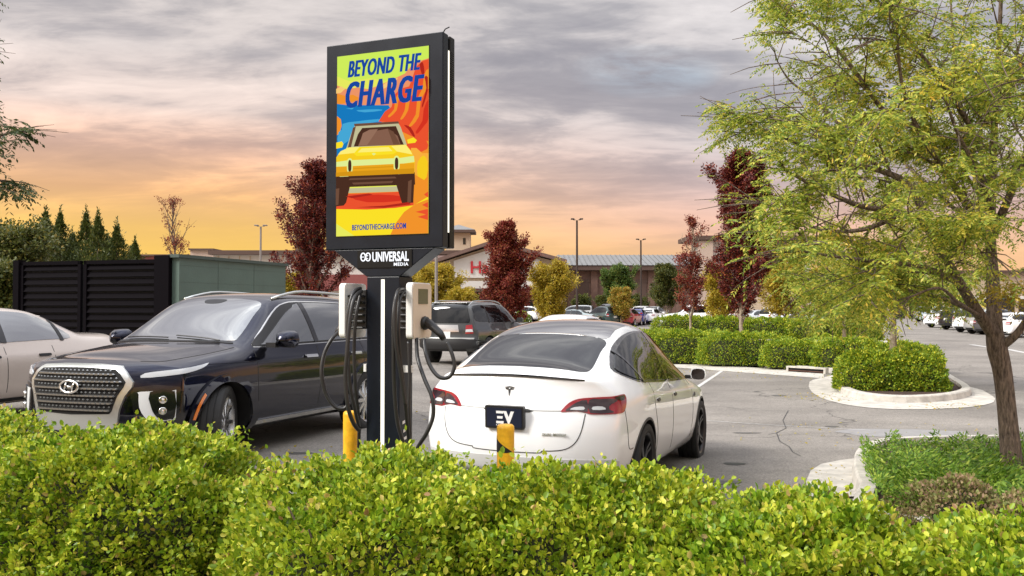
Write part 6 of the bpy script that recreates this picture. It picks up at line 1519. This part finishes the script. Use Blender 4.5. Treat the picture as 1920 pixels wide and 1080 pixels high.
limbs = [
 (p_((1866, 632, 7.8), (1830, 580, 7.7), (1790, 515, 7.5), (1745, 432, 7.3), (1690, 400, 7.2), (1610, 385, 7.0), (1530, 350, 6.9), (1470, 318, 6.8)), .060, .010, 1.0),
 (p_((1745, 432, 7.3), (1705, 350, 7.4), (1650, 320, 7.5), (1560, 300, 7.6), (1480, 262, 7.6), (1400, 230, 7.7)), .040, .008, 1.1),
 (p_((1865, 630, 7.8), (1862, 540, 7.9), (1857, 450, 8.0), (1860, 330, 8.0), (1866, 200, 8.0), (1874, 60, 8.0), (1880, -90, 8.0)), .075, .012, .9),
 (p_((1857, 450, 8.0), (1810, 380, 7.7), (1765, 310, 7.4), (1720, 240, 7.2), (1690, 150, 7.1), (1680, 20, 7.0)), .042, .008, 1.0),
 (p_((1858, 470, 7.9), (1835, 350, 8.3), (1805, 240, 8.6), (1790, 110, 8.8), (1780, -40, 9.0)), .045, .008, .9),
 (p_((1862, 440, 8.0), (1900, 350, 7.7), (1935, 260, 7.5), (1975, 140, 7.3), (2000, 20, 7.2)), .045, .008, .9),
 (p_((1868, 655, 7.8), (1905, 628, 7.7), (1940, 580, 7.6), (2000, 520, 7.5), (2090, 470, 7.3)), .048, .010, .9),
 (p_((1720, 240, 7.2), (1660, 210, 7.3), (1600, 130, 7.4), (1540, 60, 7.5), (1480, 20, 7.5), (1430, -10, 7.6)), .028, .006, 1.1),
 (p_((1650, 320, 7.5), (1590, 250, 7.7), (1530, 190, 7.8), (1480, 150, 7.9), (1455, 110, 7.9)), .024, .005, .8),
 (p_((1800, 532, 7.55), (1730, 500, 7.2), (1640, 490, 6.9), (1560, 480, 6.7), (1500, 470, 6.6)), .032, .007, 1.15),
 (p_((1835, 588, 7.7), (1770, 560, 7.9), (1700, 545, 8.1), (1620, 535, 8.3), (1560, 520, 8.4)), .030, .007, 1.15),
 (p_((1690, 400, 7.2), (1620, 430, 7.4), (1540, 430, 7.6), (1470, 400, 7.7), (1420, 380, 7.8)), .026, .006, 1.1),
 (p_((1857, 450, 8.0), (1800, 400, 8.8), (1720, 330, 9.4), (1640, 250, 9.8)), .036, .007, .8),
 (p_((1860, 400, 8.0), (1840, 330, 7.2), (1800, 260, 6.6), (1770, 180, 6.2)), .034, .007, .8),
 (p_((1862, 350, 8.0), (1820, 240, 7.6), (1740, 120, 7.2), (1660, 20, 7.1), (1600, -60, 7.0)), .032, .007, .9),
 (p_((1866, 200, 8.0), (1900, 120, 8.2), (1930, 20, 8.4)), .026, .006, .8),
 (p_((1850, 600, 7.8), (1800, 570, 7.3), (1760, 540, 6.9), (1700, 560, 6.7)), .024, .006, 1.0),
]
trunk = [(at(1900, 900, 7.8), .110), (at(1897, 868, 7.8), .092), (at(1889, 780, 7.8), .078), (at(1880, 700, 7.8), .078), (at(1870, 655, 7.8), .084), (at(1865, 625, 7.8), .072)]
locust('locust_tree', bt, limbs, trunk, 'large feathery-leaved locust tree at the right with forked brown trunk', None, 5, M['leaf_locust'], M['bark'], keep=keepf, extra=(at(1893, 545, 7.5), .14, 60), nsec=12, nfr=14, step=.12, leaf=.039, fl=.20, pairs=9, gaps=-.30)
# smaller locust in the middle island
sb = at(1675, 673, 20.5); sb.z = hz(sb.x, sb.y)
def rel(base, *a): return [Vector((base.x + x, base.y + y, base.z + z)) for x, y, z in a]
sl_ = [(rel(sb, (0, 0, 1.6), (-.1, .1, 2.6), (.05, 0, 3.6), (0, 0, 4.6)), .05, .01, .9)]
for a in range(7):
    t = a * .9 + .3; sl_.append((rel(sb, (0, 0, 1.7 + .25 * (a % 4)), (.5 * math.cos(t), .5 * math.sin(t), 2.1 + .3 * (a % 4)), (1.25 * math.cos(t), 1.2 * math.sin(t), 2.3 + .3 * (a % 4)), (1.8 * math.cos(t), 1.7 * math.sin(t), 2.1 + .35 * (a % 4))), .035, .008, 1.0))
locust('locust_tree', sb, sl_, [(sb + Vector((0, 0, -.1)), .095), (sb + Vector((0, 0, .8)), .08), (sb + Vector((0, 0, 1.75)), .07), (sb + Vector((0, 0, 2.2)), .05)], 'young drooping locust tree with a thin pale trunk in the island', None, 6, M['leaf_locust'], M['bark_pale'], nsec=12, step=.13, nfr=10, fl=.28, pairs=6, leaf=.08)
sb = at(1583, 640, 38.5); sb.z = hz(sb.x, sb.y)
sl_ = [(rel(sb, (0, 0, 1.5), (0, .1, 2.6), (0, 0, 3.6)), .05, .01, .9)]
for a in range(6):
    t = a * 1.05 + .3; sl_.append((rel(sb, (0, 0, 1.5 + .2 * (a % 3)), (.5 * math.cos(t), .5 * math.sin(t), 1.95 + .3 * (a % 3)), (1.2 * math.cos(t), 1.2 * math.sin(t), 1.8 + .3 * (a % 3)), (1.5 * math.cos(t), 1.5 * math.sin(t), 1.4 + .3 * (a % 3))), .035, .008, 1.0))
locust('locust_tree', sb, sl_, [(sb + Vector((0, 0, -.1)), .085), (sb + Vector((0, 0, 1.6)), .07), (sb + Vector((0, 0, 2.0)), .05)], 'pale weeping young locust at the right end of the far hedge', None, 7, M['leaf_locust'], M['bark_pale'], nsec=7, step=.2, nfr=7, fl=.4, pairs=5, leaf=.12)
# tree outside the frame on the left whose sprays reach into the picture
lb = at(-170, 577, 9.5); lb.z = hz(lb.x, lb.y)
ll = [(p_((-168, 520, 9.5), (-130, 400, 9.3), (-80, 310, 9.1), (-20, 265, 9.0), (25, 246, 9.0)), .05, .006, .75), (p_((-150, 440, 9.5), (-100, 370, 9.4), (-40, 335, 9.3), (5, 338, 9.3)), .04, .005, .75),
      (p_((-168, 420, 9.5), (-175, 250, 9.6), (-180, 60, 9.6)), .06, .01, .7), (p_((-168, 400, 9.5), (-230, 300, 9.4), (-300, 220, 9.2)), .05, .01, .7), (p_((-170, 300, 9.5), (-140, 180, 10.2), (-120, 60, 10.6)), .04, .01, .6)]
def keepl(w, hard=False):
    px = 960 + F * w.x / w.y; py = 577 - F * (w.z - H0) / w.y
    return px < 50 and not (px > -20 and (py < 232 or py > 372))
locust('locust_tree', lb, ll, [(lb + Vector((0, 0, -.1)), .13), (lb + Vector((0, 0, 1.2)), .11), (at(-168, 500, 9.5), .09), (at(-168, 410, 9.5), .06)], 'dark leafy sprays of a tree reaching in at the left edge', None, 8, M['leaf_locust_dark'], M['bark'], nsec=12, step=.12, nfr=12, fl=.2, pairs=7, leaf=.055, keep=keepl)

# ------------------------------------------------------------------ juniper bed and dried shrubs
def junipers():
    n = 120000; x = rng.uniform(2.6, 7.6, n); y = rng.uniform(3.6, 9.0, n); u = 960 + F * x / y
    # inside of kerb outline test
    poly = [p for p in [gp(*q) for q in ((1664, 1000), (1630, 935), (1618, 905), (1614, 880), (1620, 864), (1638, 853), (1672, 846), (1765, 842), (1930, 840), (2150, 842), (2400, 1000))]]
    ins = np.zeros(n, bool); j = len(poly) - 1
    for i in range(len(poly)):
        (x1, y1), (x2, y2) = poly[i], poly[j]; c = ((y1 > y) != (y2 > y)) & (x < (x2 - x1) * (y - y1) / (y2 - y1 + 1e-12) + x1); ins ^= c; j = i
    x, y = x[ins], y[ins]; n = len(x); P3 = np.stack([x, y, x * 0], 1)
    hgt = .20 + .12 * np.clip(y - 7.4, 0, 1) + .09 * nz3(P3, 8, 77) + .06 * nz3(P3, 21, 78); z = np.array([hz(a, b) for a, b in zip(x, y)]) + .08 + np.clip(hgt, .05, .5) * rng.uniform(.25, 1.08, n)
    a = nz3(P3, 5, 79) * 6; D = np.stack([np.cos(a) * .9, np.sin(a) * .9, np.full(n, .55)], 1)
    o = leaves('juniper_cover', np.stack([x, y, z], 1), D, .050, M['juniper'], None, asp=.30, six=False, fold=0, rnd=.35); tag(o, 'low bright green juniper ground cover filling the right bed', kind='stuff')
M['juniper'] = leafmat('juniper_leaf', G((0, (.05, .12, .012)), (.35, (.12, .24, .018)), (.75, (.22, .36, .03)), (1, (.40, .48, .07))), trans=.25)
M['leaf_dry'] = leafmat('dry_leaf', G((0, (.14, .17, .04)), (.4, (.24, .26, .07)), (.7, (.32, .24, .12)), (1, (.40, .25, .17))), trans=.25)
junipers()
dg = 'dry brownish flowering shrubs in the right bed'
def dshrub(px, pyt, wpx, ztop, D, label, seed):
    c = at(px, 577, D); s = F / D; shrub((c.x, c.y), wpx / s / 2, .34, ztop - hz(c.x, c.y) - .07, R(-20), 5200, .030, M['leaf_dry'], label, dg, seed, pw=2.2, lump=.14, depth=.12, name='dry_shrub', six=False, asp=.7, stems=8)
dshrub(1745, 905, 130, .34, 6.75, 'brownish shrub at the left of the dry ones in the right bed', 131)
dshrub(1800, 895, 150, .44, 6.4, 'tallest dry shrub with pinkish-brown flower heads', 132)
dshrub(1905, 930, 120, .38, 6.1, 'dry shrub at the right edge of the picture', 133)
dshrub(1850, 960, 150, .33, 5.5, 'brown-tipped shrub just behind the hedge at right', 134)
dshrub(1690, 925, 100, .22, 6.7, 'small brown-green shrub nearest to the curved kerb', 135)

# ------------------------------------------------------------------ lamp posts
M['pole'] = pm('pole_paint', (.035, .022, .018), .5); M['pole_grey'] = pm('pole_grey', (.22, .20, .19), .5)
def lamp(px, D, pyt, label, mat, hw=1.1, vis=True):
    c = at(px, 577, D); g0 = hz(c.x, c.y); h = 1.7 + (577 - pyt) * D / F - g0
    root = empty('street_lamp', (c.x, c.y, g0)); tag(root, label, 'street lamp', 'tall parking lot lamp posts')
    mb = MB(); mb.tube([(0, 0, .55), (0, 0, h - .12)], [.11, .08], 10); mb.box(-.2, .2, -.2, .2, .6, .64); mb.build('pole', mat, root)
    mb = MB(); mb.tube([(0, 0, -.1), (0, 0, .6)], .28, 14); mb.build('base', M['concrete'], root)
    for s in (1, -1):
        mb = MB(); x0, x1 = sorted((s * .12, s * hw * .62)); mb.box(x0, x1, -.04, .04, h - .12, h - .05); x0, x1 = sorted((s * .22, s * hw)); mb.box(x0, x1, -.22, .22, h - .06, h + .03); mb.build('lamp_head', mat, root, bevel=.02)
lamp(488, 77, 422, 'thin lamp post left of the dark maroon maple', M['pole_grey'], .55)
lamp(818, 55, 330, 'lamp post rising behind the right side of the pylon', M['pole_grey'])
lamp(1082, 72, 410, 'taller of the two dark lamp posts before the brown shops', M['pole'], .50)
lamp(1202, 90, 448, 'shorter of the two dark lamp posts, farther right', M['pole'], .50)

# ------------------------------------------------------------------ far shops
M['stucco_white'] = pm('stucco_white', (.62, .60, .57), .85, var=.06, vscale=.6)
M['stucco_tan'] = pm('stucco_tan', (.50, .40, .29), .85, var=.08, vscale=.5)
M['stucco_pink'] = pm('stucco_pink', (.46, .36, .30), .85, var=.08, vscale=.5)
M['brown_trim'] = pm('brown_trim', (.085, .050, .038), .7)
M['brown_roof'] = pm('brown_roof', (.14, .085, .07), .8, var=.2, vscale=2)
M['brick'] = pm('brown_brick', (.145, .085, .066), .85, var=.18, vscale=1.5, bump=.3, bscale=8)
M['metal_roof'] = pm('metal_roof', (.19, .19, .185), .5, metal=.2, var=.12, vscale=.8)
M['shop_red'] = pm('shop_red', (.40, .02, .03), .5, emis=(.75, .02, .03), es=.12)
M['band_red'] = pm('band_red', (.22, .06, .055), .6)
M['shop_glass'] = pm('shop_glass', (.02, .022, .025), .1)
def X_(px, D): return (px - 960) / F * D
def Z_(py, D): return H0 + (577 - py) / F * D
def bld(name, px, D, label, cat='building'):
    root = empty(name, (X_(px, D), D, 0)); tag(root, label, cat); return root, X_(px, D), D
# long pale shop on the left
D = 118; r, ox, oy = bld('shop_building', 520, D, 'long off-white shop building with a flat brown eave, far left')
mb = MB(); mb.box(X_(400, D) - ox, X_(870, D) - ox, 0, 22, -.5, Z_(478, D)); mb.build('wall', M['stucco_white'], r)
mb = MB(); mb.box(X_(394, D) - ox, X_(874, D) - ox, -1.0, 23, Z_(478, D) + .002, Z_(470, D)); mb.build('roof', M['brown_trim'], r)
mb = MB(); mb.box(X_(592, D) - ox, X_(700, D) - ox, -.5, -.003, Z_(545, D), Z_(515, D)); mb.build('red_band', M['band_red'], r)
mb = MB(); mb.tube([(X_(652, D) - ox + 1.0 * math.cos(a), -.06, Z_(494, D) + 1.0 * math.sin(a)) for a in [2 * math.pi * i / 24 for i in range(25)]], .07, 5); mb.build('round_sign', M['brown_trim'], r)
for i in range(9):
    mb = MB(); a = X_(408 + i * 20, D) - ox; mb.box(a, a + .12, -.06, -.003, 0, Z_(480, D)); mb.build('pilaster', M['stucco_tan'], r)
D = 130; r, ox, oy = bld('shop_building', 375, D, 'low brown building block left of the off-white shop')
mb = MB(); mb.box(X_(356, D) - ox, X_(399, D) - ox, 0, 15, -.5, Z_(469, D)); mb.build('wall', M['stucco_pink'], r)
mb = MB(); mb.box(X_(354, D) - ox, X_(401, D) - ox, -.4, 15.4, Z_(469, D) + .002, Z_(466, D)); mb.build('cornice', M['brown_trim'], r)
D = 140; r, ox, oy = bld('shop_building', 300, D, 'low brick-red building seen over the green enclosure wall')
mb = MB(); mb.box(X_(240, D) - ox, X_(352, D) - ox, 0, 15, -.5, Z_(480, D)); mb.build('wall', M['band_red'], r)
mb = MB(); mb.box(X_(238, D) - ox, X_(354, D) - ox, -.4, 15.4, Z_(480, D) + .002, Z_(477, D)); mb.build('cornice', M['brown_trim'], r)
# tower
D = 126; r, ox, oy = bld('tower', 862, D, 'tan tower with a low hipped roof right of the screen')
mb = MB(); w = X_(881, D) - X_(836, D); xa = X_(836, D) - ox; mb.box(xa, xa + w, 0, w, -.5, Z_(436, D)); mb.build('wall', M['stucco_tan'], r)
mb = MB(); e_ = .75; zt = Z_(436, D) + .002; zt2 = Z_(431, D); zp = Z_(424, D)
mb.box(xa - e_, xa + w + e_, -e_, w + e_, zt, zt2); mb.build('eave', M['brown_trim'], r)
mb = MB(); mb.add([(xa - e_, -e_, zt2 + .002), (xa + w + e_, -e_, zt2 + .002), (xa + w + e_, w + e_, zt2 + .002), (xa - e_, w + e_, zt2 + .002), (xa + w / 2, w / 2, zp + .4)], [(0, 1, 4), (1, 2, 4), (2, 3, 4), (3, 0, 4)]); mb.build('roof', M['metal_roof'], r)
mb = MB(); mb.box(X_(868, D) - ox, X_(873, D) - ox, -.05, -.004, Z_(458, D), Z_(446, D)); mb.build('window', M['shop_glass'], r)
# gabled shop with red letters
D = 104; r, ox, oy = bld('shop_building', 930, D, 'gabled shop front with brown roof edge, white sign board and red letters')
q = lambda px, py: (X_(px, D) - ox, Z_(py, D))
gl, gr_, gpk = q(806, 497), q(1062, 494), q(926, 457)
mb = MB(); a, b, c = q(812, 497), q(1056, 494), q(926, 460); vs = [(a[0], 0, -.5), (b[0], 0, -.5), (b[0], 0, b[1]), (c[0], 0, c[1]), (a[0], 0, a[1])]; mb.add(vs + [(x, 24, z) for x, y, z in vs], [(0, 1, 2, 3, 4), (9, 8, 7, 6, 5)] + [(i, 5 + i, 5 + (i + 1) % 5, (i + 1) % 5) for i in range(5)]); mb.build('wall', M['stucco_tan'], r)
mb = MB()
for s, (e0, e1) in enumerate(((gl, gpk), (gpk, gr_))):
    th = .42; mb.add([(e0[0], -1.2, e0[1]), (e1[0], -1.2, e1[1]), (e1[0], -1.2, e1[1] + th), (e0[0], -1.2, e0[1] + th), (e0[0], 25, e0[1]), (e1[0], 25, e1[1]), (e1[0], 25, e1[1] + th), (e0[0], 25, e0[1] + th)], [(0, 1, 2, 3), (7, 6, 5, 4), (0, 4, 5, 1), (3, 2, 6, 7), (0, 3, 7, 4), (1, 5, 6, 2)])
mb.build('roof', M['brown_roof'], r)
mb = MB(); pts = [q(851, 521), q(851, 489), q(926, 466), q(1012, 487), q(1012, 521)]; mb.add([(x, -.30, z) for x, z in pts] + [(x, -.004, z) for x, z in pts], [(4, 3, 2, 1, 0), (5, 6, 7, 8, 9)] + [(i, (i + 1) % 5, 5 + (i + 1) % 5, 5 + i) for i in range(5)]); sb_ = mb.build('sign_board', M['stucco_white'], r)
me = text_mesh('Ha', 2.0, bold=.03, extr=.06, align='LEFT'); me.transform(Matrix.Rotation(R(90), 4, 'X')); me.transform(Matrix.Translation((q(881, 0)[0], -.40, Z_(512, D)))); me.materials.clear(); link('sign_letters', me, M['shop_red'], sb_)
mb = MB(); a = q(857, 527); b = q(1008, 527); mb.box(a[0], b[0], -.2, -.004, Z_(541, D), a[1]); mb.build('canopy_front', M['stucco_white'], r)
mb = MB(); mb.box(a[0] - .3, b[0] + .3, -1.6, -.205, Z_(545, D), Z_(541, D) - .01); mb.build('canopy', M['brown_trim'], r)
for i in range(6):
    mb = MB(); x = a[0] + .4 + i * 1.55; mb.box(x, x + 1.3, -.05, -.004, .1, Z_(547, D)); wn = mb.build('window', M['shop_glass'], r)
    mb = MB(); mb.box(x - .06, x, -.09, -.004, .1, Z_(547, D)); mb.box(x + 1.3, x + 1.36, -.09, -.004, .1, Z_(547, D)); mb.build('frame', M['brown_trim'], wn)
for px in (824, 1030): mb = MB(); x = q(px, 0)[0]; mb.box(x, x + .9, -.35, -.003, -.4, Z_(500, D)); mb.build('column', M['stucco_tan'], r)
# roof slope left of the gable
D = 112; r, ox, oy = bld('shop_building', 800, D, 'brown sloping roof between the tower and the gabled shop')
q = lambda px, py: (X_(px, D) - ox, Z_(py, D))
a, b, c, d = q(770, 492), q(890, 492), q(880, 464), q(790, 464)
mb = MB(); mb.add([(a[0], 0, a[1]), (b[0], 0, b[1]), (c[0], 8, c[1]), (d[0], 8, d[1]), (a[0], 16, a[1]), (b[0], 16, b[1])], [(0, 1, 2, 3), (3, 2, 5, 4), (0, 3, 4), (1, 5, 2)]); mb.build('roof', M['brown_roof'], r)
mb = MB(); mb.box(a[0] + .6, b[0] - .6, .6, 15, -.5, a[1] - .02); mb.build('wall', M['stucco_tan'], r)
# brown shop with ribbed metal roof
D = 108; r, ox, oy = bld('shop_building', 1175, D, 'brown brick shop with a ribbed grey metal roof')
q = lambda px, py: (X_(px, D) - ox, Z_(py, D)); a, b = q(1057, 500), q(1330, 500)
mb = MB(); mb.box(a[0], b[0], 0, 20, -.5, Z_(507, D)); mb.build('wall', M['brick'], r)
mb = MB(); mb.box(a[0] - .4, b[0], -.9, .6, Z_(507, D) + .002, Z_(498, D)); mb.build('fascia', M['brown_trim'], r)
zt = Z_(483, D) ; mb = MB(); z0_ = Z_(498, D) + .004; mb.add([(a[0] - .5, -1.0, z0_), (b[0], -1.0, z0_), (b[0], 7, zt + .75), (a[0] - .5, 7, zt + .75), (a[0] - .5, 15, z0_), (b[0], 15, z0_)], [(0, 1, 2, 3), (3, 2, 5, 4), (0, 3, 4)]); rf = mb.build('roof', M['metal_roof'], r)
mb = MB(); x = a[0] - .3
while x < b[0]:
    mb.add([(x, -1.0, z0_ + .01), (x + .06, -1.0, z0_ + .01), (x + .06, 7, zt + .76), (x, 7, zt + .76), (x, -1.0, z0_ + .09), (x + .06, -1.0, z0_ + .09), (x + .06, 7, zt + .84), (x, 7, zt + .84)], [(4, 5, 6, 7), (0, 4, 7, 3), (1, 2, 6, 5), (0, 1, 5, 4)]); x += .62
mb.build('standing_seams', M['metal_roof'], rf)
for i, px in enumerate((1064, 1108, 1150, 1215, 1268)):
    mb = MB(); x = q(px, 0)[0]; mb.box(x, x + .8, -.25, -.003, -.4, Z_(507, D) - .003); mb.build('pilaster', M['brick'], r)
for px in (1086, 1131, 1194, 1240):
    mb = MB(); x = q(px, 0)[0]; mb.box(x - .1, x + 1.3, -.08, -.003, Z_(530, D), Z_(524, D)); mb.box(x, x + 1.2, -.05, -.003, -.4, Z_(530, D) - .003); mb.build('recess', M['brown_trim'], r)
# large shop on the right with red band
D = 88; r, ox, oy = bld('shop_building', 1400, D, 'tall pale shop front with brown cornice and red band, right')
q = lambda px, py: (X_(px, D) - ox, Z_(py, D)); a, b = q(1312, 0), q(1520, 0)
mb = MB(); mb.box(a[0], b[0], 0, 4, -.5, Z_(451, D)); mb.build('wall', M['stucco_white'], r)
mb = MB(); mb.box(q(1288, 0)[0], b[0] + .5, -1.0, 4.6, Z_(451, D) + .002, Z_(443, D)); mb.build('cornice', M['brown_trim'], r)
mb = MB(); mb.box(q(1448, 0)[0], b[0] + .2, -.9, -.003, Z_(466, D), Z_(457, D)); mb.build('ledge', M['brown_trim'], r)
mb = MB(); mb.box(q(1308, 0)[0], q(1334, 0)[0], -.8, -.003, -.5, Z_(452, D)); mb.build('column', M['stucco_pink'], r)
mb = MB(); mb.box(q(1334, 0)[0] + .005, b[0], -.3, -.003, Z_(536, D), Z_(514, D)); mb.build('red_band', M['band_red'], r)
mb = MB(); mb.box(q(1336, 0)[0], b[0] - .2, -.1, -.003, -.3, Z_(537, D)); mb.build('storefront', M['stucco_tan'], r)
me = text_mesh('SALE', 1.3, bold=.03, extr=.08, align='LEFT') if False else None
mb = MB(); x, z = q(1378, 487); mb.prism([(x + .55 * math.cos(i * math.pi / 8), z + .5 * math.sin(i * math.pi / 8)) for i in range(16)], 0, .15, 0, Matrix(((1, 0, 0, 0), (0, 0, 1, -.2), (0, 1, 0, 0), (0, 0, 0, 1)))); mb.build('red_sign', emat('red_sign', s2l(250, 40, 60), 1.0), r)
# long low shops behind the right-hand row
D = 120; r, ox, oy = bld('shop_building', 1750, D, 'long low pale shops behind the right-hand row of cars')
q = lambda px, py: (X_(px, D) - ox, Z_(py, D)); a, b = q(1520, 0), q(2080, 0)
mb = MB(); mb.box(a[0], b[0], 0, 20, -.5, Z_(512, D)); mb.build('wall', M['stucco_tan'], r)
mb = MB(); mb.box(a[0] - .3, b[0] + .3, -.6, 20.3, Z_(512, D) + .002, Z_(507, D)); mb.build('cornice', M['brown_trim'], r)
for i in range(16):
    mb = MB(); x = a[0] + 1 + i * 2.5; mb.box(x, x + 1.9, -.05, -.003, .0, 2.9); w_ = mb.build('window', M['shop_glass'], r); mb = MB(); mb.box(x - .1, x + 2.0, -.12, -.003, 2.903, 3.3); mb.build('awning', pm('awning', (.10, .30, .42), .6) if i % 3 == 1 else M['stucco_white'], w_)
# distant hills
mb = MB(); pts = []; Dh = 1300
for i in range(80):
    px = -400 + i * 36; hgt = max(6, 70 * math.exp(-((px - 60) / 130) ** 2) + 62 * math.exp(-((px + 250) / 200) ** 2) + 58 * math.exp(-((px - 285) / 60) ** 2) + 20 + 8 * math.sin(i * 1.3) + 5 * math.sin(i * 2.9)); pts.append((X_(px, Dh), hgt * 1.0))
n = len(pts); mb.add([(x, Dh - 260, -3) for x, z in pts] + [(x, Dh, z) for x, z in pts] + [(x, Dh + 300, -3) for x, z in pts], [(i, i + 1, n + i + 1, n + i) for i in range(n - 1)] + [(n + i, n + i + 1, 2 * n + i + 1, 2 * n + i) for i in range(n - 1)])
o = mb.build('hills', pm('hills', (.34, .22, .19), .95), None, smooth=True); tag(o, 'low distant hills on the horizon', kind='structure')

def fallen():
    n = 900; pts = []
    spots = [(gp(1545, 745), .9, 160), (gp(1760, 760), .8, 120), (gp(1600, 890), .5, 90), (gp(1400, 700), 2.5, 200), (gp(1100, 800), 3.0, 80), (gp(620, 860), 1.2, 60), (gp(1750, 820), 2.2, 120)]
    for (x, y), r_, k in spots:
        for _ in range(k): a = random.uniform(0, 6.28); d = r_ * random.random() ** .5; pts.append((x + d * math.cos(a), y + d * math.sin(a)))
    P = np.array([(x, y, hz(x, y) + .016) for x, y in pts]); D = rng.normal(0, 1, (len(P), 3)); D[:, 2] *= .08
    o = leaves('fallen_leaves', P, D, .045, M['leaf_yellow'], None, asp=.5, six=False, fold=0, rnd=.05); tag(o, 'scattered small fallen leaves on the asphalt and gutters', kind='stuff')
fallen()
